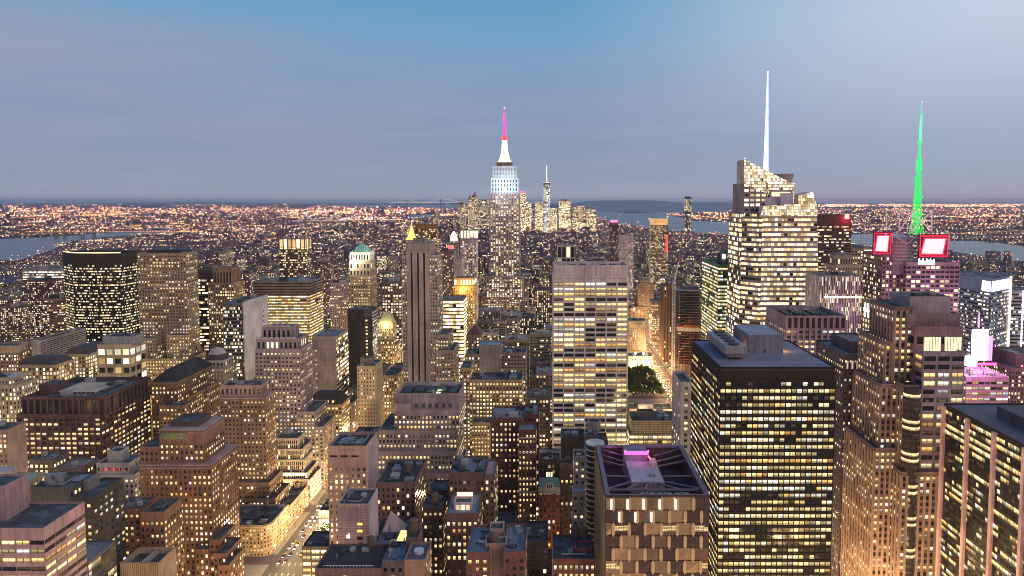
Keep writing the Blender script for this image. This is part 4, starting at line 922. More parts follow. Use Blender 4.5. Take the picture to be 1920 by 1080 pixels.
# ---- tower with green antenna and red signs
b = Bld('skyscraper', 'glass tower with red billboards and a green lit lattice antenna', 580, ybot=640, short='green antenna tower')
b.tier('body', 1700, 1799, 492, D=45, st=S(4.4, 4.1, .82, .5, .50, row=.8, glow=1.0, pier=.35, pw=.7), tint=(.30, .21, .27)); b.tier('wing', 1655, 1702, 476, dy=10, D=38, st=S(3.2, 4.0, .6, .55, .42), tint=(.22, .14, .16))
x0, x1, y0, y1, z = b.tops[0]
xc, zb = at(1696, 490, 585); zt_ = at(1696, 446, 585)[1]; m = MB(); m.cyl(xc, 597, zb - 12, zt_, 11.5, n=26, tint=(.24, .19, .24)); b.part('drum', m, FAC)
for k in range(7): m = MB(); m.cyl(xc, 597, zb - 2 + k * 3, zb - 1 + k * 3, 11.8, n=26, tint=(.42, .33, .30)); b.part('drum_ring', m, FAC)
rf = plain('purple steel', (.30, .22, .30), .5, .4)
for (xa, xb, ya, yb2, Y_, nm) in ((1642, 1667, 472, 441, 585, 'left'), (1728, 1774, 477, 446, 578, 'r')):
    p, q = P3(xa, ya, Y_), P3(xb, yb2, Y_); m = MB(); m.box(p[0] - 2, q[0] + 2, Y_ + .3, Y_ + 2.2, p[2] - 3, q[2] + 3, (.10, .05, .07)); b.part('sign_backing', m, FAC)
    sk = 2.0 if nm == 'r' else .6; m = MB(); m.poly([(p[0] - 1, Y_, p[2]), (q[0] - sk, Y_, p[2] - .4), (q[0] + .5, Y_, q[2]), (p[0] + sk, Y_, q[2])]); b.part('red_billboard', m, emit('red billboard ' + nm, (1, .01, .04), 2.2)); m = MB(); e_ = .9 if nm == 'r' else .7; m.poly([(p[0] - 1 + e_, Y_ - .1, p[2] + e_), (q[0] - sk - e_, Y_ - .1, p[2] - .4 + e_), (q[0] + .5 - e_, Y_ - .1, q[2] - e_), (p[0] + sk + e_, Y_ - .1, q[2] - e_)]); b.part('billboard_hot_centre', m, emit('billboard hot centre ' + nm, (1, .30, .34), 2.0)); m = MB();  # paler inner panel painted as the sign's burnt-out centre
    for u0 in (p[0] - 1.9, q[0] + 1.2): m.box(u0, u0 + .6, Y_ - .3, Y_, p[2] - 2, q[2] + 2)
    m.box(p[0] - 2, q[0] + 2, Y_ - .3, Y_, p[2] - 2, p[2] - 1.2); m.box(p[0] - 2, q[0] + 2, Y_ - .3, Y_, q[2] + 1.2, q[2] + 2); b.part('red_glow_rim', m, emit('red glow rim ' + nm, (1, .0, .03), 1.6)); lamp('billboard_light', ((p[0] + q[0]) / 2, Y_ - 8, (p[2] + q[2]) / 2), 2200, (1, .05, .12), 3)  # red rim added around the sign as its spilled glow
fw = lambda px, py, Y_=585: P3(px, py, Y_)
# steel frame on top
m = MB(); F = [fw(1686, 434), fw(1747, 434)]; T_ = [fw(1686, 396), fw(1747, 396)]; mid = [fw(1709, 434, 575), fw(1709, 396, 575)]
for p, q in ((F[0], T_[0]), (F[1], T_[1]), (mid[0], mid[1]), (T_[0], T_[1]), (T_[0], mid[1]), (mid[1], T_[1]), (F[0], mid[1]), (F[1], mid[1]), (T_[0], mid[0]), (T_[1], mid[0])): m.bar(p, q, .6)
for dy in (22,):
    for p, q in ((F[0], T_[0]), (F[1], T_[1]), (T_[0], T_[1])): m.bar((p[0], p[1] + dy, p[2]), (q[0], q[1] + dy, q[2]), .42)
for i in (0, 1): m.bar(T_[i], (T_[i][0], T_[i][1] + 22, T_[i][2]), .42)
b.part('top_frame', m, plain('pale steel', (.80, .74, .78), .5))
m = MB()
for p, q in ((fw(1673, 456), fw(1673, 437)), (fw(1673, 437), fw(1780, 437)), (fw(1780, 456), fw(1780, 437)), (fw(1673, 437), fw(1700, 458)), (fw(1700, 458), fw(1724, 437)), (fw(1724, 437), fw(1724, 458)), (fw(1790, 470), fw(1790, 437))): m.bar(p, q, .45)
b.part('roof_truss', m, plain('pale steel truss', (.5, .45, .5), .5))
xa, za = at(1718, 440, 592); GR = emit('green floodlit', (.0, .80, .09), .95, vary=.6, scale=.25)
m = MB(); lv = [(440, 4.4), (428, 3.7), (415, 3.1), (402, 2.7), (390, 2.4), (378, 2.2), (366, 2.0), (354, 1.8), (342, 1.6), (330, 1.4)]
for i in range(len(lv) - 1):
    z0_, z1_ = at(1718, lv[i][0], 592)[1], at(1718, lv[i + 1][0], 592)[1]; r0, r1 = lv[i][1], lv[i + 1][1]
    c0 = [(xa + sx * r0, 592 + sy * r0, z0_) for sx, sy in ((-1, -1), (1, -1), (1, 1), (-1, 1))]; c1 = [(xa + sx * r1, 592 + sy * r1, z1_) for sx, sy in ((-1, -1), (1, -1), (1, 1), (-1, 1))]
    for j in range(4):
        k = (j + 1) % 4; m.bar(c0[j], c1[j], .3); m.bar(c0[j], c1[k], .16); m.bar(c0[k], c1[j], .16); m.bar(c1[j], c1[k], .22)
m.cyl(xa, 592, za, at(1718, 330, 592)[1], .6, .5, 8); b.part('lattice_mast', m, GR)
m = MB(); zq = lambda py: at(1718, py, 592)[1]
for py, r in ((402, 3.6), (330, 2.0), (301, 2.3), (267, 2.0)): m.cyl(xa + .4, 592, zq(py), zq(py - 2.5), r, n=10)
for k in range(7): m.cyl(xa + .3, 592, zq(322 - k * 3), zq(320.6 - k * 3), 2.6, n=10)
m.cyl(xa + .4, 592, zq(330), zq(268), 1.0, .9, 8); m.box(xa + 2.2, xa + 3.6, 590, 593, zq(372), zq(368)); m.cyl(xa - 4, 591, zq(406), zq(400), 1.0, n=8); b.part('antenna_sections', m, emit('green sections', (.02, .9, .16), 1.0))
m = MB(); m.cyl(xa + .8, 592, zq(268), zq(220), 1.1, .9, 8); b.part('antenna_tube', m, emit('pale green tube', (.12, .95, .35), 1.1)); m = MB(); m.cyl(xa + 1, 592, zq(220), zq(193), .45, .25, 6); m.cyl(xa + 1, 592, zq(219), zq(215), 1.2, n=8); b.part('antenna_tip', m, emit('green tip', (.1, .8, .35), .8))
x = xa + 1; z = zq(192); m = MB(); m.cyl(x, 592, z, z + 1, .6, n=8); b.part('beacon', m, emit('tip beacon green mast', (1, .05, .15), 5))
for py, px in ((402, 1703), (440, 1661), (432, 1742)): x, z = at(px, py, 583); m = MB(); m.cyl(x, 583, z, z + 1, .6, n=8); b.part('beacon', m, emit('mast beacon', (1, .05, .15), 5))
m = MB(); p, q = P3(1722, 496, 579.3), P3(1754, 485, 579.3)
for i, h in enumerate((1, .7, 1, .6, 1, .8, 1, .7, .9)): xx = p[0] + (q[0] - p[0]) * i / 9; m.box(xx, xx + 1.0, 579, 579.3, p[2], p[2] + (q[2] - p[2]) * h)
b.part('lit_sign', m, emit('white sign', (.9, .92, 1), 2.2))
# ---- lit fin building beside
b = Bld('office_building', 'tan building with seven tall white lit slots below its roof', 520, ybot=640)
b.tier('body', 1663, 1712, 573, D=40, st=S(4.6, 4.4, .5, .62, .7, hue=.1), tint=(.45, .35, .25)); x0, x1, y0, y1, z = b.tops[0]
for i in range(7): m = MB(); yy = y0 + 4 + i * 5; m.box(x0 - .15, x0, yy, yy + 2.4, z - 15, z - 3); b.part('lit_slot', m, emit('lit slot', (1, .95, .8), 1.8))
b.gear(0, 2)
# ---- dark lit office block, right
b = Bld('office_tower', 'massive dark bronze office slab with even rows of lit square windows', 352, short='massive dark bronze slab')
st = S(3.03, 3.86, .86, .54, .84, geo=True, top=7.5, row=.45, pier=.3, pw=.3, band=.3, bh=1.2, glow=.95)
b.tier('body', 1351, 1567, 688, D=70, st=st, tint=(.026, .016, .014), par=.6, rooft=(.19, .18, .24))
x0, x1, y0, y1, z = b.tops[0]; z -= .6
m = MB(); p = [at(px, 640, 400)[0] for px in (1337, 1362)]; xa, xb = 101.5, 112; ya, yb2 = 371, 415
m.box(xa, xb, ya, yb2, z + 1.2, z + 3.2, (.16, .15, .17)); m.poly([(xa - 1, ya, z + 3.2), (xb + 1, ya, z + 3.2), (xb + 1, yb2, z + 3.2), (xa - 1, yb2, z + 3.2)]); m.box(xa - 1, xb + 1, ya - .5, yb2, z + 3.2, z + 7.6, (.30, .27, .31)); b.part('cooling_tower', m, FAC)
for i in range(5): m = MB(); m.cyl((xa + xb) / 2, ya + 5 + i * 8.4, z + 7.6, z + 8.5, 3.1, n=18); b.part('fan_ring', m, DARK)
m = MB()
for i in range(8):
    for xx in (xa + .4, xb - .4): m.bar((xx, ya + 1 + i * 6, z), (xx, ya + 1 + i * 6, z + 1.3), .2)
b.part('plant_legs', m, STEEL)
xa2, xb2 = 119, 139.5; m = MB(); m.box(xa2, xb2, 388, 421, z, z + 10.5, (.20, .19, .25)); b.part('penthouse', m, FAC); m = MB(); m.box(xa2 + .3, xb2 - .3, 388.3, 420.7, z + 10.5, z + 10.65, (.26, .27, .34)); b.part('penthouse_roof', m, FAC)
m = MB(); m.box(xa2 + 9, xa2 + 10, 387.8, 388, z + .2, z + 2.4); b.part('door', m, DARK); lamp('roof_lamp', (xb2 + 1.6, 392, z + 3), 900, (1, .5, .12), .3); lamp('roof_lamp', (xa2 - 2.5, 396, z + 2), 450, (1, .5, .12), .3)
m = MB(); m.box(x0 + .3, x1 - .3, y0 - .6, y0, z - 1.3, z - .4, (.06, .04, .04)); b.part('parapet_rail', m, FAC); b.done()
# ---- purple punched tower
b = Bld('office_tower', 'dark purple punched window tower behind the bronze slab', 436, short='dark purple punched tower')
b.tier('body', 1582, 1644, 664, D=46, st=S(3.35, 4.2, .36, .42, .36, geo=True, top=3, row=.5), tint=(.105, .075, .105), rooft=(.17, .17, .22))
b.tier('penthouse', 1594, 1642, 640, dy=8, D=30, on=0, st=punch, tint=(.13, .09, .12), blank='0123', rooft=(.17, .15, .2)); x0, x1, y0, y1, z = b.tops[0]
for i in range(6): m = MB(); xx = x0 + 2.1 + i * 3.35; m.box(xx, xx + 1.1, y0 - .1, y0, z - 10, z - 4.5); b.part('tall_window', m, emit('tall window %d' % i, (1, .6 + .06 * i, .5 + .08 * i), .45))
b.done()
# ---- stepped granite tower, right
b = Bld('granite_tower', 'tall stepped brown granite tower with flat plant box on top', 392, short='stepped granite tower')
GR_ = (.32, .19, .17); st = S(3.6, 3.9, .56, .58, .48, geo=True, ptint=(.46, .30, .25), pier=.7, pw=1.35, top=2.2, row=.6)
b.tier('base', 1690, 1790, 885, dy=-8, D=40, st=st, tint=GR_); b.tier('shaft', 1696, 1800, 722, dy=-3, D=38, st=st, tint=GR_)
b.tier('upper_shaft', 1716, 1807, 612, dy=3, D=32, on=1, st=S(9, 9, .72, .5, .0, top=4), tint=(.33, .19, .22))
b.tier('attic', 1700, 1801, 588, dy=6, D=30, on=2, st=S(8, 5, .75, .6, .1, top=4.5, pier=.5, pw=1), tint=(.24, .17, .19)); b.tier('plant_box', 1706, 1784, 556, dy=9, D=24, on=3, st=punch, tint=(.34, .28, .33), blank='0123')
# left flank fins
b.tier('flank', 1660, 1700, 640, dy=10, D=34, st=st, tint=GR_); b.tier('flank', 1678, 1712, 575, dy=8, D=30, st=st, tint=(.25, .14, .13)); b.tier('flank', 1652, 1692, 720, dy=6, D=36, st=st, tint=GR_); b.tier('flank', 1640, 1690, 840, dy=2, D=40, st=st, tint=GR_)
b.tier('mauve_bay', 1731, 1810, 660, dy=-4.5, D=10, on=None, st=S(9, 5, .82, .55, .5, geo=True, top=1.5), tint=(.36, .25, .33))
x0, x1, y0, y1, z = b.tops[2]
for i in range(2):
    m = MB(); xx = x0 + 5.5 + i * 12.5; m.box(xx, xx + 10.5, y0 - .15, y0, z - 16.5, z - 6.5); b.part('great_window', m, emit('great window %d' % i, (1, .82, .5), .9, vary=.5, scale=.5))
    m = MB()
    for q in range(7): m.box(xx + q * 1.7, xx + q * 1.7 + .2, y0 - .3, y0 - .15, z - 16.5, z - 6.5, (.05, .04, .04))
    b.part('great_window_bars', m, FAC)
x0, x1, y0, y1, z = b.tops[1]
m = MB(); cx, cy = b.tops[0][0] + 6.5, b.tops[0][2] + 3.2
zt = at(1705, 727, cy)[1]; m.cyl(cx, cy, 0, zt, 4.6, n=20, tint=(.06, .045, .045)); b.part('curved_bay', m, FAC)
for k in range(30):
    z_ = zt - 3 - k * 3.9; m = MB(); a0 = 0
    on = (k * 7 % 5) in (0, 3); 
    for i in range(8, 20):
        a, a2 = 2 * math.pi * i / 20, 2 * math.pi * (i + 1) / 20; m.poly([(cx + math.cos(q) * 4.68, cy + math.sin(q) * 4.68, zq_) for q, zq_ in ((a, z_ - 2.1), (a2, z_ - 2.1), (a2, z_), (a, z_))], (*((1.1, .8, .4) if on else (.03, .02, .01)), 1), [(k * 20 + i + u, 77 + v) for u, v in ((0, 0), (.99, 0), (.99, .99), (0, .99))])
    b.part('curved_window', m, PANE)
b.gear(4, 2); b.done()
# ---- dark glass with pink columns
b = Bld('office_tower', 'dark glass block with pink stone columns in the bottom right corner', 240, short='pink columned dark block')
X, z = 227.0, at(1783, 757, 372)[1]
b.solid('body', [(X, 240), (X + 70, 240), (X + 70, 373), (X, 373)], 0, z, S(2.05, 3.75, .92, .62, .42, geo=True, top=2.4, row=.9, gloss=.6), (.03, .022, .026), par=.8, rooft=(.11, .11, .15)); FOOT.append((X, X + 70, 240, 373)); PROTECT.append((1780, 1930, 750, 1090, 240))
n = 7
for i in range(n):
    y = 371.6 - i * 21.5; m = MB(); m.box(X - 1.7, X, y - 1.0, y + 1.0, 0, z - 1.2, (.78, .50, .50)); b.part('column', m, FAC)
m = MB(); m.box(X + 16, X + 50, 275, 352, z - .8, z + 5, (.10, .09, .11)); b.part('plant_room', m, FAC); m = MB(); m.box(X + 24, X + 44, 300, 330, z + 5, z + 8, (.12, .11, .13)); b.part('plant_room', m, FAC); b.gear(0, 5); b.done()
# ---- faceted gem glass
b = Bld('office_tower', 'glass tower of staggered faceted panels with open purple lit truss roof', 300, short='faceted glass tower')
X0, Z = at(1135, 927, 300); X1, _ = at(1330, 927, 300); Y0, Y1 = 300, 363
m = MB(); a_ = [(X0, Y0), (X1, Y0), (X1, Y1), (X0, Y1)]
for i in range(4): p, q = a_[i], a_[(i + 1) % 4]; m.poly([(*p, 0), (*q, 0), (*q, Z - .5), (*p, Z - .5)], (.13, .09, .075), None, (0, 0, .4, .8))
m.poly([(*p, Z - 12) for p in a_], (.04, .03, .045)); o = b.part('body', m, FAC)
FOOT.append((X0, X1, Y0, Y1)); PROTECT.append((1112, 1335, 828, 1090, 300))
GL = []
for i, (c, r) in enumerate([((.30, .20, .14), .22), ((.52, .36, .22), .3), ((.16, .11, .10), .12), ((.42, .29, .19), .25)]):
    g = plain('tinted glass %d' % i, c, r, .35, .45, .35); GL.append(g)
LOZ = plain('champagne metal', (.72, .50, .30), .45, .2, .15); GLIT = emit('lit slot bright', (1, .95, .8), 2.4)
rg = random.Random(5); ph, pw = 6.05, (X1 - X0) / 6.5
r = 0; z = Z - 1.2
while z > 20:
    off = 0 if r % 2 else .5
    for c in range(-1, 7):
        xa, xb = X0 + (c + off) * pw, X0 + (c + off + 1) * pw
        xa, xb = max(xa, X0), min(xb, X1)
        if xb - xa < 1: continue
        t1, t2 = rg.uniform(.05, .9), rg.uniform(.05, .9); t3, t4 = rg.uniform(.05, .8), rg.uniform(.05, .8)
        m = MB(); m.poly([(xa + .25, Y0 - t1, z - ph + .15), (xb - .25, Y0 - t2, z - ph + .15), (xb - .25, Y0 - t3, z - .15), (xa + .25, Y0 - t4, z - .15)]); ok = z > 40
        if rg.random() < .26 and r > 1:
            p = [(xa + .4, Y0 - t1 - .05, z - ph * .7), (xb - .4, Y0 - t2 - .05, z - ph * .7), (xb - .4, Y0 - t3 - .05, z - ph * .25), (xa + .4, Y0 - t4 - .05, z - ph * .25)]
            _cell[0] += 1; k_ = _cell[0]; mm = MB(); mm.poly(p, (.85, .55, .25, 1), [(k_, 5), (k_ + 2.99, 5), (k_ + 2.99, 6.9), (k_, 6.9)]); b.part('city_reflection', mm, PANE)  # glowing pane stands for the city reflected in the facet
        if ok: b.part('glass_panel', m, rg.choice([GL[0], GL[1], GL[2], GL[2], GL[3]]))
        xl = xb
        if X0 + 1 < xl < X1 - .4 and ok:
            m = MB(); w = .75; h = ph
            hexa = [(xl, z - h - .6), (xl + w, z - h + .9), (xl + w, z - .9), (xl, z + .3), (xl - w, z - .9), (xl - w, z - h + .9)]
            m.poly([(p[0], Y0 - 1.15, p[1]) for p in hexa], (.5, .4, .3)); n = 6
            for i in range(n): p, q = hexa[i], hexa[(i + 1) % n]; m.poly([(p[0], Y0 - 1.15, p[1]), (p[0], Y0, p[1]), (q[0], Y0, q[1]), (q[0], Y0 - 1.15, q[1])])
            b.part('facet_pier', m, LOZ)
            if (r == 0 and c < 4) or (r == 1 and c < 3):
                m = MB(); m.box(xl - w - .55, xl - w + .1, Y0 - 1.3, Y0 - 1.1, z - h + .6, z - .8); b.part('lit_slot', m, GLIT)
    z -= ph; r += 1
# left flank: vertical folded ribs
m = MB()
for k in range(30):
    y = Y0 + k * 2.1; m.poly([(X0, y, 0), (X0 - .7, y + 1.05, 0), (X0 - .7, y + 1.05, Z - .6), (X0, y, Z - .6)][::-1], (.30, .20, .13)); m.poly([(X0 - .7, y + 1.05, 0), (X0, y + 2.1, 0), (X0, y + 2.1, Z - .6), (X0 - .7, y + 1.05, Z - .6)][::-1], (.16, .11, .08))
b.part('folded_flank', m, FAC)
PS = plain('purple grey steel', (.19, .14, .19), .5, .3)
m = MB(); w = 2.2
m.box(X0, X1, Y0, Y0 + .6, Z - .8, Z); m.box(X0, X0 + w, Y0 + .6, Y1 - w, Z - 1, Z); m.box(X1 - w, X1, Y0 + .6, Y1 - w, Z - 1, Z); m.box(X0, X1, Y1 - w, Y1, Z - 1, Z); b.part('roof_rim', m, PS)
m = MB()
for k in range(26):
    y = Y0 + 2 + k * 2.35
    for xx in (X0 + .3, X1 - .3): m.bar((xx, y, Z), (xx, y, Z + 1.2), .1)
for xx in (X0 + .3, X1 - .3): m.bar((xx, Y0, Z + 1.2), (xx, Y1, Z + 1.2), .1)
b.part('railing', m, STEEL)
cx0, cx1, cy0, cy1 = X0 + 14.5, X0 + 31, 319, 346
m = MB(); m.box(cx0, cx1, cy0, cy1, Z - 12, Z - 2.5, (.26, .20, .27)); m.poly([(cx0 + .4, cy0 + .4, Z - 2.44), (cx1 - .4, cy0 + .4, Z - 2.44), (cx1 - .4, cy1 - .4, Z - 2.44), (cx0 + .4, cy1 - .4, Z - 2.44)], (.42, .38, .44)); b.part('roof_deck', m, FAC)
m = MB(); m.box(cx0, cx0 + 12, cy1 - .3, cy1 + 11, Z - 12, Z + 2.2, (.30, .22, .30)); b.part('penthouse', m, FAC)
m = MB(); m.box(cx0 - .4, cx0 + 12.4, cy1 - .8, cy1 - .4, Z + 1.2, Z + 3.0); b.part('magenta_light_bar', m, emit('magenta bar', (1, .14, .70), 1.1)); 
for q in (0, 12.2): m = MB(); m.cyl(cx0 + q, cy1 - 1, Z + 3.0, Z + 3.7, .35, n=8); b.part('beacon', m, emit('roof beacon', (1, .05, .15), 7))
for k in range(2): m = MB(); m.cyl(cx0 + 12.4 + k * .6, cy1 - 1.4, Z + .2 - k * .8, Z + .8 - k * .8, .35, n=8); b.part('beacon', m, emit('roof beacon', (1, .05, .15), 7))
m = MB(); m.box(cx0 + 12.6, cx1 - .6, cy1 - 8, cy1 - .6, Z - 2.4, Z - .6, (.62, .52, .40)); b.part('stair_hood', m, FAC)
m = MB(); m.box(cx0 + 10, cx0 + 13, cy0 + 6, cy0 + 8.5, Z - 2.4, Z - 1.1); b.part('plant_box', m, STEEL)
lamp('magenta_light', (cx0 + 6, cy1 - 3.5, Z + 3), 420, (1, .15, .75), .5); lamp('magenta_light', (cx0 + 18, cy1 + 7, Z + 2.5), 600, (1, .2, .8), .5); lamp('magenta_light', (X0 + 8, Y1 - 8, Z - 1), 500, (1, .2, .8), .5)
ends = [((cx0, cy0 + 2), (X0 + w, cy0 - 10)), ((cx0, cy0 + 8), (X0 + w, cy0 + 5)), ((cx0, cy1 - 6), (X0 + w, cy1 - 3)), ((cx0, cy1), (X0 + w, cy1 + 5)), ((cx1, cy0 + 2), (X1 - w, cy0 - 10)), ((cx1, cy0 + 8), (X1 - w, cy0 + 5)), ((cx1, cy1 - 6), (X1 - w, cy1 - 3)), ((cx1, cy1), (X1 - w, cy1 + 5)), ((cx0, cy1 + 9), (X0 + w, Y1 - 3)), ((cx1, cy1 + 8), (X1 - w, Y1 - 3)), ((cx0 + 3, cy0), (X0 + 11, Y0 + 8)), ((cx0 + 8, cy0), (X0 + 20, Y0 + 8)), ((cx1 - 3, cy0), (X1 - 12, Y0 + 8))]
for p, q in ends: m = MB(); m.bar((*p, Z - 3), (*q, Z - 1.2), .45); b.part('truss_beam', m, plain('mauve beam', (.34, .22, .32), .5) if False else PS)
m = MB(); m.box(X0 + w, X1 - w, Y0 + 7.5, Y0 + 8.3, Z - 1.8, Z - .9); b.part('truss_beam', m, PS)
for i in range(3):
    fx = X0 + 20.5 + i * 8.2; m = MB(); m.box(fx - 3.4, fx + 3.4, Y0 + 1, Y0 + 7, Z - 4, Z - 2.2); m2 = MB(); m2.cyl(fx, Y0 + 4, Z - 2.2, Z - 1.9, 2.7, n=20, tint=(.3, .36, .42))
    for k in range(6): a = k * math.pi / 3; m2.bar((fx, Y0 + 4, Z - 1.8), (fx + math.cos(a) * 2.5, Y0 + 4 + math.sin(a) * 2.5, Z - 1.8), .3, (.05, .05, .06))
    f_ = b.part('cooling_fan', m, STEEL); b.part('fan_blades', m2, FAC, f_)
b.done()
# ---- right of faceted glass: curved balconies, beige slabs
b = Bld('apartment_tower', 'slim dark tower with curved white balcony bands beside the faceted tower', 385, ybot=1020)
xa, z = at(1098, 838, 385); xb, _ = at(1124, 838, 385); cx = (xa + xb) / 2; m = MB(); m.cyl(cx + 2, 392, 0, z, 5.2, n=20, tint=(.05, .04, .045)); b.part('body', m, FAC); FOOT.append((xa, xb, 385, 400)); PROTECT.append((1096, 1126, 830, 1020, 384))
for k in range(26):
    zz_ = z - k * 3.4
    if zz_ < 20: break
    m = MB(); m.cyl(cx + 2, 392, zz_ - .35, zz_ + .35, 5.75, n=20, tint=(.62, .55, .54)); b.part('balcony_band', m, FAC)
b.wins = []
for k in range(25):
    if k % 3 == 1: m = MB(); m.box(cx - .6 + (k * 5 % 3), cx + .5 + (k * 5 % 3), 386.6, 386.9, z - k * 3.4 - 2.6, z - k * 3.4 - 1.0); b.part('window', m, emit('amber room', (1, .6, .18), 1.1))
b = Bld('apartment_tower', 'slim beige tower with one lit window column left of the curved balconies', 375, ybot=1000)
b.tier('tower', 1076, 1098, 856, D=12, st=S(3.2, 3.7, .4, .5, .5, geo=True), tint=(.40, .31, .28)); b.tier('wing', 1073, 1097, 920, dy=-6, D=6, st=S(3.6, 3.7, .4, .45, .2, geo=True), tint=(.42, .33, .30), rooft=(.3, .35, .5)); b.gear(0, 1, .5); b.done(60)
b = Bld('chimney_tower', 'dark windowless block with a big round concrete flue', 470, ybot=850)
b.tier('body', 1052, 1098, 818, D=16, st=punch, tint=(.13, .095, .09), blank='0123'); b.tier('plant_block', 1096, 1122, 814, dy=-8, D=8, st=punch, tint=(.22, .19, .20), blank='0123', rooft=(.3, .3, .34)); b.tier('rear_block', 1120, 1140, 826, dy=2, D=16, st=punch, tint=(.1, .08, .08), blank='0123')
x, z = at(1114, 790, 476); m = MB(); m.cyl(x, 478, b.tops[1][4] - 2, z, 5, n=24, cap=False, tint=(.36, .29, .28)); m.cyl(x, 478, z, z - .01, 5.0, 4.3, n=24, cap=False, tint=(.36, .3, .3)); m.cyl(x, 478, z - 5, z - 4.9, 4.3, n=24, tint=(.03, .025, .03)); b.part('flue', m, FAC); b.gear(0, 3); b.gear(1, 2, .6)
b = Bld('brick_tower', 'dark red brick block with flat roofs and pale stone bands', 430, ybot=960, short='dark red brick block')
b.tier('body', 920, 984, 784, D=26, st=S(2.7, 3.5, .42, .5, .62, geo=True, glow=1.0), tint=(.14, .055, .05), rooft=(.2, .2, .24)); b.tier('front_wing', 972, 1005, 806, dy=-14, D=14, st=S(2.5, 3.5, .42, .5, .6, geo=True), tint=(.16, .065, .055), rooft=(.17, .17, .2)); b.tier('rear_wing', 982, 1011, 776, dy=6, D=22, st=punch, tint=(.15, .06, .05), rooft=(.22, .22, .26))
x0, x1, y0, y1, z = b.tops[1]
for d in (5.4, 15, 33, 41): m = MB(); m.box(x0 - .3, x1 + .3, y0 - .4, y1, z - d, z - d + .5, (.62, .55, .55)); b.part('stone_band', m, FAC)
b.gear(0, 3); b.gear(2, 3); b.done()
b = Bld('townhouse', 'ornate red house with green copper mansard and white arched gable', 402, ybot=970, short='green mansard house')
b.tier('body', 1010, 1050, 912, D=16, st=S(2.6, 3.7, .42, .55, .45, geo=True), tint=(.30, .10, .07)); b.tier('rear_block', 1010, 1050, 862, dy=8, D=12, st=punch.but(lit=.12), tint=(.13, .07, .06)); x0, x1, y0, y1, z = b.tops[0]
m = MB(); m.poly([(x0, y0, z), (x1, y0, z), (x1 - .5, y0 + 2.6, z + 4.6), (x0 + .5, y0 + 2.6, z + 4.6)], (.20, .30, .25)); m.poly([(x1, y0, z), (x1, y1, z), (x1 - .5, y1, z + 4.6), (x1 - .5, y0 + 2.6, z + 4.6)], (.2, .3, .25)); m.poly([(x0, y1, z), (x0, y0, z), (x0 + .5, y0 + 2.6, z + 4.6), (x0 + .5, y1, z + 4.6)], (.2, .3, .25)); b.part('copper_mansard', m, FAC)
cx = (x0 + x1) / 2; m = MB(); pts = [(cx + 2.8 * math.cos(a), z + 2.8 * math.sin(a)) for a in [math.pi * q / 10 for q in range(11)]] + [(cx - 2.8, z - 1.5), (cx + 2.8, z - 1.5)]; m.poly([(p[0], y0 - .35, p[1]) for p in reversed(pts)], (.60, .47, .40)); m.box(x0 - .3, x1 + .3, y0 - .5, y0, z - 4.6, z - 4.0, (.6, .47, .4)); m.box(x0 - .2, x1 + .2, y0 - .3, y0, z - 3.9, z - .2, (.52, .40, .35)); b.part('arched_gable', m, FAC)
for i in range(3): m = MB(); m.box(cx - 1.6 + i * 1.2, cx - .8 + i * 1.2, y0 - .5, y0 - .36, z - .8, z + 1.4); b.part('gable_window', m, DARK)
for i in range(3): m = MB(); m.box(cx - 1.8 + i * 1.4, cx - .9 + i * 1.4, b.tops[1][2] - .2, b.tops[1][2], b.tops[1][4] - 11, b.tops[1][4] - 8); b.part('lit_window', m, emit('attic light', (1, .85, .4), 1.5))
b.gear(1, 3, .6, 1); b.done(60)
b = Bld('townhouse', 'brown brick house with a rounded arch gable left of the beige tower', 405, ybot=965)
b.tier('body', 1050, 1075, 880, D=16, st=S(2.7, 3.6, .42, .55, .5, geo=True), tint=(.22, .12, .08)); x0, x1, y0, y1, z = b.tops[0]; cx = (x0 + x1) / 2; r = (x1 - x0) / 2
m = MB(); pts = [(cx + r * math.cos(a), z + r * .9 * math.sin(a)) for a in [math.pi * q / 10 for q in range(11)]]; m.poly([(p[0], y0 - .2, p[1]) for p in reversed(pts)], (.26, .15, .10)); m.poly([(p[0], y0 + .6, p[1]) for p in pts], (.26, .15, .10))
for q in range(10): m.poly([(pts[q][0], y0 - .2, pts[q][1]), (pts[q][0], y0 + .6, pts[q][1]), (pts[q + 1][0], y0 + .6, pts[q + 1][1]), (pts[q + 1][0], y0 - .2, pts[q + 1][1])], (.4, .28, .2))
b.part('arch_gable', m, FAC); b.gear(0, 1, .6, 1); b.done(60)
# ---- library side: perforated box, white tower, park
b = Bld('office_building', 'low wide block with a perforated tan screen above a glass band', 540, ybot=830)
b.tier('body', 1180, 1277, 814, D=30, st=S(4, 4.2, .92, .6, .75, geo=True, top=.5, glow=1.1), tint=(.36, .27, .19)); b.tier('screen', 1184, 1276, 789, dy=1, D=26, on=0, st=S(1.1, 1.5, .5, .5, 0, top=.8), tint=(.52, .40, .24), rooft=(.07, .065, .07)); b.tier('penthouse', 1197, 1227, 773, dy=9, D=10, on=1, st=punch, tint=(.16, .12, .12), blank='0123'); b.gear(1, 5); b.done(40)
b = Bld('apartment_tower', 'narrow white slab with one column of windows left of the bronze slab', 450, ybot=860)
b.tier('tower', 1276, 1298, 716, D=30, st=S(7, 4.1, .28, .5, .25, geo=True), tint=(.56, .47, .47), par=2); b.done(50)
b = Bld('library_building', 'long low pale building with a vaulted roof behind the perforated block', 800, ybot=775)
b.tier('body', 1180, 1262, 767, D=24, st=S(5, 5, .5, .6, .3), tint=(.38, .34, .31)); x0, x1, y0, y1, z = b.tops[0]; m = MB(); xa, xb = x0 + 12, x0 + 30
pr = [(y0 + 3 + 16 * q / 8, z - 1 + 3.6 * math.sin(math.pi * q / 8)) for q in range(9)]
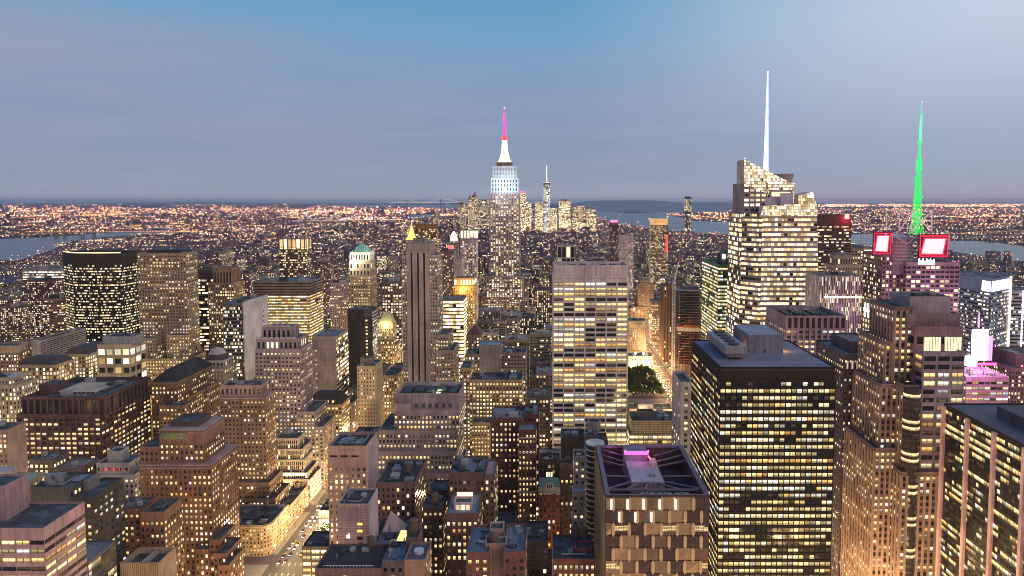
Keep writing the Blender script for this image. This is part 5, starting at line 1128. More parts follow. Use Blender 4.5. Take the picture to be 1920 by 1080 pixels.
for q in range(8): m.poly([(xa, pr[q][0], pr[q][1]), (xb, pr[q][0], pr[q][1]), (xb, pr[q + 1][0], pr[q + 1][1]), (xa, pr[q + 1][0], pr[q + 1][1])], (.5, .47, .46))
for xx in (xa, xb): m.poly([(xx, *p) for p in pr], (.45, .42, .42))
b.part('vault_roof', m, FAC); b.gear(0, 4)
b = Bld('hotel_building', 'floodlit white stone block behind the park trees', 1010, ybot=715)
b.tier('body', 1179, 1224, 668, D=26, st=S(4, 5.5, .45, .55, .55, glow=1.2), tint=(.66, .56, .38), rooft=(.2, .24, .26)); b.gear(0, 3, 1.5); x0, x1, y0, y1, z = b.tops[0]
for q in (.3, .62): x_ = x0 + (x1 - x0) * q; m = MB(); m.cyl(x_, y0 + 4, z + 3, z + 5, 1.2, n=10); m.bar((x_, y0 + 4, z - 1), (x_, y0 + 4, z + 3), .2); b.part('roof_floodlamp', m, emit('white flood', (1, .95, .75), 12))
for q in range(3): lamp('facade_floodlight', (x0 + 6 + q * 13, y0 - 9, 8), 16000, (1, .78, .4), 1)
# ---- pink blank box etc, lower centre
b = Bld('office_building', 'pink blank concrete block with cooling plant on its dark roof', 400, ybot=945, short='pink blank block')
b.tier('body', 614, 687, 836, D=25, st=S(3.3, 3.9, .38, .55, .45, top=13, geo=True), tint=(.36, .24, .22), blank='1', par=2, rooft=(.055, .045, .055)); x0, x1, y0, y1, z = b.tops[0]
m = MB()
for i in range(3): m.box(x0 + 1.4 + i * 6.6, x0 + 5.8 + i * 6.6, y0 - .1, y0, z - 7.2, z - 6.0, (.02, .018, .02))
b.part('slot_openings', m, FAC); m = MB(); m.box(x1, x1 + .4, y0, y1, 0, z + .3, (.52, .41, .43)); b.part('side_cladding', m, FAC)
for i in range(3): m = MB(); m.box(x0 + 5 + i * 2.8, x0 + 7.4 + i * 2.8, y0 + 5 + i * 2, y0 + 15, z - 2, z - .2 + .3 * i); m.cyl(x0 + 6.2 + i * 2.8, y0 + 9 + i * 2, z - .2 + .3 * i, z + .3 + .3 * i, 1, n=12); b.part('cooling_unit', m, STEEL)
m = MB(); m.box(x0 + 15, x0 + 19.5, y0 + 6, y0 + 12, z - 2, z - .3); b.part('plant_box', m, STEEL); b.gear(0, 3, .6); b.done(60)
b = Bld('office_building', 'cream tiled block with a small white apple emblem on its front', 335, short='cream block with the emblem')
b.tier('body', 632, 690, 945, D=19, st=S(1.35, 1.45, 0, 0, 0), tint=(.50, .36, .35), par=1.0, rooft=(.06, .06, .075)); x0, x1, y0, y1, z = b.tops[0]
m = MB(); xa, _ = at(679, 970, y0); m.box(x0 + .1, xa - .6, y0 - .12, y0, z - 8.3, z - 2, (.30, .22, .27)); b.part('louvre_panel', m, FAC)
m = MB()
for i in range(13): xx = x0 + i * (x1 - x0) / 12; m.box(xx - .05, xx + .05, y0 - .16, y0 - .01, z - 60, z - .2, (.25, .17, .18))
for k in range(40): zz_ = z - 1.6 - k * 1.45; m.box(x0, x1, y0 - .15, y0 - .01, zz_ - .045, zz_ + .045, (.25, .17, .18))
b.part('tile_joints', m, FAC)
for py, lit_ in ((983, 1), (996, 1), (1009, 0), (1021, 0), (1033, 1), (1045, 1), (1058, .6)):
    xa, za = at(670, py + 3, y0); xb, zb = at(680, py - 3, y0); _cell[0] += 1; k_ = _cell[0]; m = MB(); m.poly([(xa, y0 - .2, za), (xb, y0 - .2, za), (xb, y0 - .2, zb), (xa, y0 - .2, zb)], (1.3 * lit_, .72 * lit_, .2 * lit_, 1), [(k_, 7), (k_ + .99, 7), (k_ + .99, 7.99), (k_, 7.99)]); b.part('window', m, PANE)
for py in (1033, 1045, 1058):
    xa, za = at(645, py + 3, y0); xb, zb = at(655, py - 3, y0); m = MB(); m.poly([(xa, y0 - .2, za), (xb, y0 - .2, za), (xb, y0 - .2, zb), (xa, y0 - .2, zb)], (0, 0, 0, 1), [(3, 7), (3.99, 7), (3.99, 7.99), (3, 7.99)]); b.part('window', m, PANE)
cx, cz = at(653.5, 1005.5, y0); m = MB(); sc_ = 1.0
ap = []
for i in range(28):
    a = 2 * math.pi * i / 28; rr_ = 1.0 - .16 * max(0, math.sin(a)) ** 6 - .10 * max(0, -math.sin(a)) ** 8
    x_, z_ = math.cos(a) * rr_ * 1.0, math.sin(a) * rr_ * .98
    bx, bz = x_ - 1.12, z_ - .18
    if math.hypot(bx, bz) < .48: l = math.hypot(bx, bz); x_, z_ = 1.12 + bx / l * .48, .18 + bz / l * .48
    ap.append((cx + x_ * sc_, cz + z_ * sc_))
m.poly([(p[0], y0 - .35, p[1]) for p in reversed(ap)]); n = len(ap)
for i in range(n): p, q = ap[i], ap[(i + 1) % n]; m.poly([(p[0], y0 - .35, p[1]), (p[0], y0 - .1, p[1]), (q[0], y0 - .1, q[1]), (q[0], y0 - .35, q[1])])
lf_ = [(cx + sc_ * (.05 + .5 * t + q * .22 * math.sin(math.pi * t)), cz + sc_ * (1.0 + .62 * t - q * .18 * math.sin(math.pi * t))) for q, ts in ((1, [0, .25, .5, .75, 1]), (-1, [.75, .5, .25])) for t in ts]
m.poly([(p[0], y0 - .35, p[1]) for p in reversed(lf_)]); b.part('apple_emblem', m, emit('white emblem', (1, .97, .95), 2.2))
m = MB(); m.box(x1, x1 + .3, y0, y1, 0, z + .2, (.56, .46, .50)); b.part('side_cladding', m, FAC); m = MB(); m.box(x0 + 5, x0 + 11, y0 + 6, y0 + 12, z - 1, z + .3); b.part('roof_hatch', m, DARK); b.gear(0, 4, .6)
b = Bld('pyramid_roof_building', 'plain pale concrete pyramid with a dark slot rising among the low roofs', 350, ybot=1005)
b.tier('body', 700, 760, 1006, D=22, st=punch, tint=(.14, .11, .12), blank='0'); x0, x1, y0, y1, z = b.tops[0]; xa, _ = at(711, 1005, y0); xb, _ = at(756, 1005, y0); xt, zt = at(733, 957, 357); m = MB(); z -= 1
pa = [(xa, y0 + 1), (xb, y0 + 1), (xb - 1, y0 + 15), (xa + 1, y0 + 15)]
for i in range(4): p, q = pa[i], pa[(i + 1) % 4]; m.poly([(*p, z), (*q, z), (xt, 357, zt)], (.44, .34, .37))
b.part('pyramid', m, FAC); m = MB(); m.poly([(xt - .75, y0 + .9, z + .6), (xt + .75, y0 + .9, z + .6), (xt + .4, 357 - 2.9, zt - 6), (xt - .4, 357 - 2.9, zt - 6)], (.20, .14, .19)); b.part('slot', m, FAC)
# ---- terraced white
b = Bld('office_building', 'white terraced block with finned storeys stepping down to the right', 560, ybot=930, short='white terraced block')
st = S(1.7, 3.7, .72, .84, .10, pier=.35, pw=.5, top=1.6, ptint=(.50, .43, .36), geo=False, glow=.9)
for i, (xa, xb, y, dy, lt) in enumerate(((514, 558, 822, 8, .05), (514, 566, 842, 6, .12), (514, 569, 862, 4, .15), (517, 576, 886, 1, .3), (522, 581, 899, -2, .5))):
    b.tier('storeys', xa, xb, y, dy=dy, D=42, st=st.but(lit=lt), tint=(.40, .34, .29))
x0, x1, y0, y1, z = b.tops[3]; m = MB(); m.box(x0 + 1, x1 - .5, y0 - .3, y0, z - 2.6, z - .6); b.part('bright_band', m, emit('bright terrace band', (1, .9, .7), 1.6))
for i in range(9):
    m = MB(); zz_ = b.tops[4][4] - 3 - i * 3.9; m.box(b.tops[4][1], b.tops[4][1] + .35, b.tops[4][2] + 1, b.tops[4][3], zz_, zz_ + 1.5); b.part('lit_strip', m, emit('lit side strip', (1, .82, .5), 1.3, vary=.4, scale=.15))
x, z = at(535, 815, 580); m = MB(); m.cyl(x, 587, b.tops[0][4] - 1, b.tops[0][4] + 4.5, 6, .5, 5, (.36, .32, .31)); b.part('tent_roof', m, FAC); b.done()
# ---- tan rounded corner
b = Bld('hotel_building', 'tan stone hotel with a rounded corner and a deep cornice at the bottom', 470, short='tan round cornered hotel')
x0_, z = at(405, 985, 470); x1_, _ = at(505, 985, 470); r = 7; arc = [(x1_ - r + r * math.sin(a), 470 + r - r * math.cos(a)) for a in [math.pi / 2 * q / 5 for q in range(6)]]
b.solid('body', [(x0_, 470)] + arc + [(x1_, 504), (x0_, 504)], 0, z, S(2.6, 3.0, .42, .55, .42, geo=True, top=2.6, row=.5), (.44, .33, .20), par=1.4); FOOT.append((x0_, x1_, 470, 504)); PROTECT.append((405, 556, 925, 1090, 470))
pl = [(x0_, 470)] + arc + [(x1_, 504), (x0_, 504)]; m = MB(); big = [(p[0] + (.7 if p[0] > x0_ + 5 else -.7), p[1] - (.7 if p[1] < 490 else -.7)) for p in pl]; n = len(pl)
for i in range(n): p, q = big[i], big[(i + 1) % n]; m.poly([(*p, z - 1.7), (*q, z - 1.7), (*q, z - .6), (*p, z - .6)], (.50, .40, .27)); m.poly([(*p, z - .6), (*q, z - .6), (*pl[(i + 1) % n], z - .6), (*pl[i], z - .6)], (.46, .37, .26))
b.part('cornice', m, FAC); b.gear(0, 8, .8, 1); b.done()
b = Bld('apartment_building', 'narrow tan block closing the gap behind the rounded hotel on the avenue', 509, ybot=1000)
b.tier('body', 512, 540, 952, D=42, st=punch.but(lit=.5), tint=(.34, .25, .17)); b.gear(0, 2, .6, 1)
b = Bld('shop_building', 'low glass fronted store glaring with white light beside the bright avenue', 500, ybot=1060)
b.tier('body', 597, 642, 957, D=26, st=S(5, 4.5, .94, .7, .9, glow=1.8, row=.2, geo=True, top=3), tint=(.33, .25, .22)); b.gear(0, 3, .7); b.done(60)
b = Bld('shop_building', 'low dark roofed store with yellow lit floors left of the emblem block', 400, ybot=1060)
b.tier('body', 566, 634, 1025, D=20, st=S(6, 4, .9, .6, .7, glow=1.2, geo=True, top=1.2), tint=(.13, .10, .09)); b.gear(0, 2, .6); b.done(40)
# ---- bottom centre
b = Bld('brick_tower', 'dark brick block with a white lit rooftop pavilion', 330, short='dark brick block with lit pavilion')
st = S(2.55, 3.6, .5, .56, .62, geo=True, top=4, glow=1.05)
b.tier('body', 836, 896, 962, D=24, st=st, tint=(.16, .085, .085), rooft=(.2, .22, .28)); b.tier('rear_block', 842, 908, 886, dy=26, D=24, st=st.but(lit=.3), tint=(.16, .09, .09), rooft=(.17, .17, .22)); b.tier('pavilion', 851, 884, 942, dy=6, D=7, on=0, st=punch, tint=(.58, .47, .52), blank='0123'); b.tier('side_block', 908.5, 927, 890, dy=22, D=22, st=punch.but(lit=.5), tint=(.15, .09, .085), rooft=(.35, .22, .2))
x0, x1, y0, y1, z = b.tops[2]
for i in range(3): m = MB(); m.box(x0 + 1 + i * 2.6, x0 + 3 + i * 2.6, y0 - .1, y0, z - 4.2, z - 1.4); b.part('pavilion_window', m, emit('pavilion window %d' % i, (1, .75, .4), (.5, 1.2, .7)[i]))
m = MB(); m.box(x0 + .6, x1 - .3, y1 + .6, y1 + 1.2, z, z + 1.8); b.part('bright_strip', m, emit('orange strip', (1, .6, .2), 3))
b.gear(1, 7, .8); b.done()
b = Bld('apartment_building', 'narrow dark brick block with small lit windows left of the lit pavilion', 352, ybot=1070)
b.tier('body', 793, 830, 950, D=16, st=punchG.but(lit=.35, bay=2.4), tint=(.11, .065, .06)); b.tier('wing', 806, 842, 918, dy=17, D=14, st=punch.but(lit=.2), tint=(.14, .09, .08)); b.gear(0, 3, .6, 1); b.done(70)
b = Bld('loft_building', 'red brick courtyard block with a central bulkhead and water tank', 290, short='red brick courtyard block')
b.tier('wing', 874, 916, 1036, D=26, st=punchG.but(lit=.35), tint=(.22, .09, .08), rooft=(.13, .15, .2)); b.tier('wing', 944, 985, 1034, D=26, st=punchG.but(lit=.3), tint=(.2, .085, .08), rooft=(.13, .14, .18)); b.tier('bulkhead', 909, 949, 1019, dy=6, D=7, st=punch, tint=(.38, .24, .20), blank='0123'); b.tier('rear_bulkhead', 918, 944, 992, dy=20, D=8, st=punch, tint=(.44, .31, .28), blank='0123')
x0, x1, y0, y1, z = b.tops[2]; water_tank(b, x0 + 4, y0 + 3.5, z - 4.5, 2.1, 4.5); b.gear(0, 3, .5); b.gear(1, 3, .5); b.done(60)
b = Bld('brick_building', 'low red brick building with one row of lit windows at the bottom', 312)
b.tier('body', 1036, 1116, 1048, D=24, st=S(2.6, 4.2, .5, .5, .8, geo=True, top=2.2), tint=(.22, .085, .075), rooft=(.07, .07, .08)); b.tier('red_shed', 1078, 1110, 1028, dy=8, D=8, on=0, st=punch, tint=(.35, .07, .07), blank='0123'); x0, x1, y0, y1, z = b.tops[0]; water_tank(b, x0 + 11.8, y0 + 20, z - 1, 2.3, 4.5); water_tank(b, x0 + 16.3, y0 + 19, z - 1, 2.1, 4.2); b.gear(0, 3, .6); b.done(40)
b = Bld('loft_building', 'tan brick shaft with a round white cap at the bottom edge', 288)
b.tier('body', 758, 797, 1050, D=16, st=punch, tint=(.34, .21, .16), blank='0', rooft=(.12, .09, .12)); x0, x1, y0, y1, z = b.tops[0]; m = MB(); m.cyl((x0 + x1) / 2 + .3, y0 + 8, z - 1, z + .5, 2.3, n=20); b.part('round_cap', m, plain('pale cap', (.5, .48, .55))); b.tier('rear_block', 761, 784, 1008, dy=17, D=10, st=punch, tint=(.19, .12, .12), blank='0123'); x0, x1, y0, y1, z = b.tops[1]; water_tank(b, x0 + 2.6, y0 + 5, z - 1, 2.2, 4.6)
b = Bld('loft_building', 'flat dark roof with pale blue membrane left of the tan brick shaft', 296)
b.tier('body', 716, 757, 1052, D=18, st=punch, tint=(.2, .14, .15), rooft=(.16, .18, .25)); b.gear(0, 3, .5)
b = Bld('loft_building', 'long dark flat roof with white rail along the bottom edge', 292)
b.tier('body', 590, 715, 1066, D=22, st=punch, tint=(.17, .11, .11), rooft=(.04, .035, .045)); x0, x1, y0, y1, z = b.tops[0]; water_tank(b, x0 + 21, y0 + 18, z - 1, 1.9, 3.6); b.gear(0, 4, .6); m = MB()
for i in range(16): m.bar((x0 + 4 + i * 1.5, y0 + .5, z), (x0 + 4 + i * 1.5, y0 + .5, z + 1.1), .07)
m.bar((x0 + 4, y0 + .5, z + 1.1), (x0 + 26.5, y0 + .5, z + 1.1), .1); b.part('railing', m, WHITE)
b = Bld('loft_building', 'purple flat roofed workshop in front of the concrete pyramid', 322, ybot=1060)
b.tier('body', 694, 756, 1042, D=24, st=punch.but(lit=.3), tint=(.16, .11, .15), rooft=(.13, .12, .18)); b.gear(0, 6, .8)
x0, x1, y0, y1, z = b.tops[0]; m = MB(); m.box(x1 - 5.5, x1 - 2.6, y0 + 10, y0 + 20, z - 1, z + 3); b.part('lit_skylight', m, emit('yellow skylight', (1, .72, .25), 1.0, vary=.6, scale=.5))
b = Bld('brick_building', 'brown roofed brick hall with an arched gable behind the pyramid', 375, ybot=960)
b.tier('body', 705, 778, 905, D=34, st=punch.but(lit=.1), tint=(.17, .10, .10), rooft=(.05, .045, .05)); b.tier('rear_block', 712, 735, 893, dy=22, D=10, on=0, st=punch, tint=(.24, .14, .13), blank='0123'); b.gear(0, 8, .9, 1)
# ---- pale blue LED tower
b = Bld('office_tower', 'pale blue glass tower with glaring white lights at its top corner', 690, ybot=700, short='pale blue glass tower')
p0, p1, p2 = P3(1800, 520, 735), P3(1858, 545, 690), P3(1893, 538, 720); z = P3(1858, 524, 690)[2]
b.solid('body', [(p0[0], 735), (p1[0], 690), (p2[0], 720), (p2[0] + 30, 760), (p0[0] + 20, 780)], 0, z, S(2.4, 4.1, 1, .40, .42, hue=.3, glow=.9, top=14, gloss=.5).but(lit=.35), (.20, .26, .46)); FOOT.append((p0[0], p2[0] + 30, 690, 780)); PROTECT.append((1796, 1925, 515, 690, 690))
for (a, c, f0, f1) in ((p0, p1, .72, .97), (p1, p2, .05, .95)):
    m = MB(); lx = lambda f: (a[0] + (c[0] - a[0]) * f - .25, a[1] + (c[1] - a[1]) * f - .45); q0, q1 = lx(f0), lx(f1); m.poly([(*q0, z - 13), (*q1, z - 13), (*q1, z - 2.5), (*q0, z - 2.5)]); b.part('bright_panel', m, emit('white flood panel', (1, .97, .9), 5, 'AUTO'))
m = MB(); m.bar((p2[0] + .5, p2[1] - 1, 40), (p2[0] + .5, p2[1] - 1, z), 1.0); b.part('light_strip', m, emit('edge light', (1, .7, .45), 2.0))
b2 = b; b = Bld('office_tower', 'white and grey banded tower at the right edge beside the pale blue tower', 735, ybot=680)
b.tier('body', 1897, 1960, 545, D=40, st=S(3, 3.9, 1, .45, .25, hue=.5), tint=(.45, .42, .52)); m = MB(); x_, z_ = at(1919, 545, 734.6); m.bar((x_, 734.6, 30), (x_, 734.6, z_), .8); b.part('light_strip', m, emit('white strip', (.9, .9, 1), 1.8))
# billboards
b = Bld('office_building', 'low mauve block lit magenta by the glaring billboards behind it', 500, ybot=760)
b.tier('body', 1812, 1892, 706, D=30, st=S(5, 4.2, .9, .5, .75, geo=True, top=3, hue=.2), tint=(.46, .28, .36), rooft=(.20, .15, .18)); b.gear(0, 2); x0, x1, y0, y1, z = b.tops[0]; b.done(40)
t = empty('billboard', 'glaring white video billboard on a mast among the magenta lights', 'billboard', None, (0, 545, 0)); p, q = P3(1820, 676, 545), P3(1854, 617, 545); PROTECT.append((1818, 1858, 590, 690, 545))  # screen drawn oversize so its shape takes in the glare around it
m = MB(); m.box(p[0], q[0], 545.2, 546.5, p[2], q[2]); tpart(t, 'cabinet', m, DARK); m = MB(); m.poly([(p[0] + .3, 545, p[2] + .3), (q[0] - .3, 545, p[2] + .3), (q[0] - .3, 545, q[2] - .3), (p[0] + .3, 545, q[2] - .3)]); tpart(t, 'screen', m, emit('white screen', (1, .93, 1), 12, 'AUTO')); m = MB(); xm = (p[0] + q[0]) / 2; zt = P3(1833, 587, 545)[2]; m.bar((xm, 547.5, 0), (xm, 547.5, zt), .7); tpart(t, 'mast', m, plain('white mast', (.7, .7, .75))); m = MB(); m.bar((xm, 547.5, q[2]), (xm, 547.5, zt), .55); tpart(t, 'lit_mast', m, emit('blue white mast', (.6, .8, 1), 1.2))
m = MB(); m.box(q[0] + .1, q[0] + 3.6, 545, 546, p[2], q[2] - 6); tpart(t, 'magenta_edge', m, emit('magenta edge', (1, .12, .7), 3)); m = MB(); m.box(p[0] - 2, q[0] + 8, 545, 546, p[2] - 4, p[2] - 2.2); tpart(t, 'red_strip', m, emit('red strip', (1, .05, .3), 3))
t = empty('searchlight', 'round glaring white searchlight on the corner of the mauve block', 'light', None, (0, 498, 0)); p = P3(1814, 678, 503); m = MB(); m.cyl(p[0] + 2, 503, p[2] - 2.8, p[2] + 3.6, 4.2, 3.8, 18); tpart(t, 'lamp', m, emit('searchlight lamp', (1, .96, 1), 14)); m = MB(); m.bar((p[0] + 2, 503, z - 1.2), (p[0] + 2, 503, p[2] - 2.6), .5); tpart(t, 'post', m, DARK)  # lamp drawn oversize to take in its bloom
lamp('billboard_light', P3(1826, 655, 522), 50000, (1, .30, .85), 4); lamp('billboard_light', P3(1808, 640, 478), 34000, (1, .35, .85), 4); lamp('billboard_light', P3(1850, 680, 480), 25000, (1, .3, .75), 3)
b = Bld('hotel_building', 'dark brown building with scattered warm windows at the right edge', 560, ybot=760)
b.tier('body', 1897, 1990, 690, D=46, st=punch.but(lit=.5), tint=(.16, .10, .11), rooft=(.1, .09, .11)); b.tier('penthouse', 1905, 1990, 664, dy=10, D=30, on=0, st=punch, tint=(.17, .11, .13), blank='0123'); x, z_ = at(1917, 688, 559); m = MB(); m.cyl(x, 559.5, z_, z_ + 1.2, .7, n=8); b.part('beacon', m, emit('red beacon small', (1, .05, .08), 6))
# ============================================================ ground, water, streets
def flat(name, polys, z, mat, kind='structure', tint=(.05, .05, .05)):
    m = MB()
    for p in polys: m.poly([(x, y, z) for x, y in p], tint)
    return tag(m.build(name, mat), kind=kind)
GROUND = plain('dark city ground', (.085, .055, .085), .95, 0, .5, .01)  # purple of the far haze is mixed into this base colour
ASPH = plain('asphalt', (.05, .048, .05), .8, 0, .4, .2); PAVE = plain('pavement stone', (.20, .18, .17), .9, 0, .3, .3)
flat('ground', [[(-120000, -500), (120000, -500), (120000, 90000), (-120000, 90000)]], 0, GROUND)
wm, N, p_ = new_mat('dusk water')
N.put(p_.inputs['Base Color'], (.02, .035, .05, 1)); p_.inputs['Roughness'].default_value = .22
geo_ = nn(N.nt, 'ShaderNodeNewGeometry'); bmp = nn(N.nt, 'ShaderNodeBump'); bmp.inputs['Strength'].default_value = .35; bmp.inputs['Distance'].default_value = 4
N.put(bmp.inputs['Height'], N.noise(geo_.outputs['Position'], .02, 4)); N.nt.links.new(bmp.outputs[0], p_.inputs['Normal'])
WPX = [[(-160, 478), (-160, 456), (40, 447), (150, 441), (190, 436), (250, 433), (330, 431), (300, 437), (215, 446), (120, 456), (95, 470), (40, 487), (-40, 500)],
       [(1108, 405), (1112, 389.5), (1150, 387), (1290, 388.5), (1400, 391), (1420, 396), (1300, 396), (1250, 403), (1130, 412)],
       [(1130, 411.9), (1250, 402.9), (1262, 404), (1300, 414), (1420, 420), (1430, 439), (1360, 441), (1250, 434), (1180, 423)],
       [(1585, 441), (1640, 438), (1700, 440), (1700, 470), (1650, 466), (1600, 458)], [(1760, 452), (1840, 452), (1930, 463), (2080, 480), (2080, 516), (1930, 497), (1860, 486), (1780, 473)],
       [(762, 404), (805, 402), (812, 406), (770, 410)], [(600, 383.6), (760, 383.4), (860, 384.5), (860, 390), (840, 392), (760, 387), (640, 387.5)]]
WATER = []
for i, q in enumerate(WPX): WATER.append([ground(*p) for p in q])
flat('water', WATER, 1.0, wm)
isl = [ground(*p) for p in ((1145, 396.2), (1185, 396), (1230, 399.4), (1180, 399.8))]; flat('island', [isl], 1.6, GROUND)
def inpoly(x, y, P):
    c = False; n = len(P); j = n - 1
    for i in range(n):
        if (P[i][1] > y) != (P[j][1] > y) and x < (P[j][0] - P[i][0]) * (y - P[i][1]) / (P[j][1] - P[i][1]) + P[i][0]: c = not c
        j = i
    return c
def wet(x, y): return any(inpoly(x, y, P) for P in WATER)
# far hills
m = MB(); rng = random.Random(3)
def ridge(px0, px1, Y, f, n=60):
    pts = []
    for i in range(n + 1):
        px = px0 + (px1 - px0) * i / n; x, z = at(px, f(px), Y); pts.append((x, z))
    for i in range(n):
        (xa, za), (xb, zb) = pts[i], pts[i + 1]
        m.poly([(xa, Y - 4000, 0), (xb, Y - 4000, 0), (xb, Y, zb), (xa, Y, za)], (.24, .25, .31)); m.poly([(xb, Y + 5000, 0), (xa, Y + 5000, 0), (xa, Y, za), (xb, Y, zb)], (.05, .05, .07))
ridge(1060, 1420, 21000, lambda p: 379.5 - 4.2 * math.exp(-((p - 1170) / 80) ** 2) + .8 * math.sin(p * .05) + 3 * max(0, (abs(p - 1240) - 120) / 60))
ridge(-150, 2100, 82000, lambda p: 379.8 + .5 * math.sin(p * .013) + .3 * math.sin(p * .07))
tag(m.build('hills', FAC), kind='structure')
# streets: avenues run away from the camera, streets cross them
AVE = [(-186, 14), (170, 14), (-300, 9), (-424, 11), (-560, 10), (-705, 12), (-880, 14), (-1090, 14), (430, 14), (690, 14), (960, 14), (1230, 14)]
AVE.sort()
roads = [[(x - w, 60), (x + w, 60), (x + w, 2300), (x - w, 2300)] for x, w in AVE]
flat('road', roads, .02, ASPH)
m = MB(); xs = [-1300] + [v for x, w in AVE for v in (x - w, x + w)] + [1450]
for k in range(0, 29):
    for i in range(0, len(xs), 2):
        m.box(xs[i], xs[i + 1], 80 * k + 73, 80 * k + 139, 0, .15)
tag(m.build('pavement', PAVE), kind='structure')
m = MB()
for x in (-186, 170):
    for l in (-8.4, -4.2, 0, 4.2, 8.4):
        for k in range(60):
            y = 430 + k * 14; m.poly([(x + l - .12, y, .05), (x + l + .12, y, .05), (x + l + .12, y + 4, .05), (x + l - .12, y + 4, .05)], (.8, .8, .78))
for x in (-186, 170):
    for k in range(6, 16):
        for s in range(10): xx = x - 12 + s * 2.5; m.poly([(xx, 80 * k + 69, .05), (xx + 1.2, 80 * k + 69, .05), (xx + 1.2, 80 * k + 72.4, .05), (xx, 80 * k + 72.4, .05)], (.8, .8, .78))
tag(m.build('road_markings', FAC), kind='structure')

# ============================================================ street lamps, cars, trees
POLE = plain('lamp post metal', (.06, .06, .065), .5, .3); BULB = emit('sodium lamp', (1, .55, .2), 14)
def make_lamp():
    t = empty('street_lamp', 'lit street lamp on a dark pole along the bright avenue', 'street lamp', 'street lamps along the two bright avenues')
    m = MB(); m.cyl(0, 0, 0, 9, .16, .09, 8); m.bar((0, 0, 8.9), (1.8, 0, 9.4), .07); o = m.build('pole', POLE, t)
    m = MB(); m.box(1.2, 2.4, -.35, .35, 9.2, 9.5); m.cyl(1.8, 0, 8.8, 9.2, .5, .6, 10); m.build('lamp_head', BULB, t); return t
def copy_tree(o, parent=None):
    c = o.copy(); col.objects.link(c)
    if parent: c.parent = parent
    for ch in o.children: copy_tree(ch, c)
    return c
proto = make_lamp(); first = True
spots = [(154.5, y, 0) for y in range(850, 1180, 30)] + [(185.5, y, math.pi) for y in range(865, 1180, 30)] + [(-201.5, y, 0) for y in (468, 490, 512, 534, 556)] + [(-170.5, y, math.pi) for y in (478, 500, 522, 544)]
for x, y, a in spots:
    o = proto if first else copy_tree(proto); first = False; o.location = (x, y, .15); o.rotation_euler.z = a
CARP = [plain('car paint %d' % i, c, .3, .3, .1) for i, c in enumerate([(.55, .38, .03), (.03, .03, .035), (.45, .45, .47), (.20, .03, .03), (.6, .6, .6)])]
GLS = plain('car glass', (.02, .02, .025), .1); TYR = plain('tyre', (.02, .02, .02), .9); HL = emit('headlight', (1, .93, .78), 22); TL = emit('tail light', (1, .03, .02), 14)
def make_car(i, kind):
    t = empty('car', '', 'car')
    m = MB(); pr = [(-2.2, .35), (2.2, .35), (2.25, .75), (2.1, .95), (-2.1, 1.0), (-2.25, .8)]
    for k in range(6): p, q = pr[k], pr[(k + 1) % 6]; m.poly([(-.9, p[0], p[1]), (.9, p[0], p[1]), (.9, q[0], q[1]), (-.9, q[0], q[1])])
    for s in (-.9, .9): m.poly([(s, *p) for p in pr])
    m.build('body', CARP[i], t)
    m = MB(); a = [(-.82, -1.5), (.82, -1.5), (.82, .95), (-.82, .95)]; c = [(-.66, -1.0), (.66, -1.0), (.66, .35), (-.66, .35)]
    for k in range(4): j = (k + 1) % 4; m.poly([(*a[k], .97), (*a[j], .97), (*c[j], 1.48), (*c[k], 1.48)])
    m.poly([(*p, 1.48) for p in c]); m.build('cabin', GLS, t)
    for sx in (-.8, .8):
        for sy in (-1.35, 1.35):
            m = MB(); ring = [(sy + .33 * math.cos(q * math.pi / 6), .33 + .33 * math.sin(q * math.pi / 6)) for q in range(12)]
            for k in range(12): p, q = ring[k], ring[(k + 1) % 12]; m.poly([(sx - .12, *p), (sx + .12, *p), (sx + .12, *q), (sx - .12, *q)])
            for xx in (sx - .12, sx + .12): m.poly([(xx, *p) for p in ring])
            m.build('wheel', TYR, t)
    for s in (-.6, .6):
        m = MB(); m.box(s - .22, s + .22, 2.24, 2.32, .6, .85); m.build('headlight', HL, t)
        m = MB(); m.box(s - .22, s + .22, -2.32, -2.24, .65, .9); m.build('tail_light', TL, t)
    return t
protos = [make_car(i, 0) for i in range(5)]; used = set(); rng = random.Random(12)
AWAY, TOW = 'car driving away with red tail lights on the avenue beyond the park trees', 'car coming with white headlights on the avenue beyond the park trees'
AW5, TO5 = 'car driving away with red tail lights on the avenue beside the rounded hotel', 'car coming with white headlights on the avenue beside the rounded hotel'
n6 = [(x, y) for y in range(858, 1170, 13) for x in (162, 166, 174, 178) if rng.random() < .5] 
n5 = [(x, y) for y in range(462, 560, 9) for x in (-194, -190, -182, -178) if rng.random() < .85]
for (x, y) in n6 + n5:
    i = rng.randrange(5); o = protos[i] if i not in used else copy_tree(protos[i]); used.add(i)
    tow = (x in (162, 166, -194, -190)); o.location = (x, y + rng.uniform(-2, 2), .05); o.rotation_euler.z = math.pi if tow else 0
    o['label'] = (TOW if tow else AWAY) if x > 0 else (TO5 if tow else AW5)
    o['group'] = 'cars on the avenue beyond the park' if x > 0 else 'cars on the avenue beside the rounded hotel'
LEAF = plain('tree leaves', (.05, .075, .02), .8, 0, .5, .6); BARK = plain('bark', (.07, .05, .035), .9)
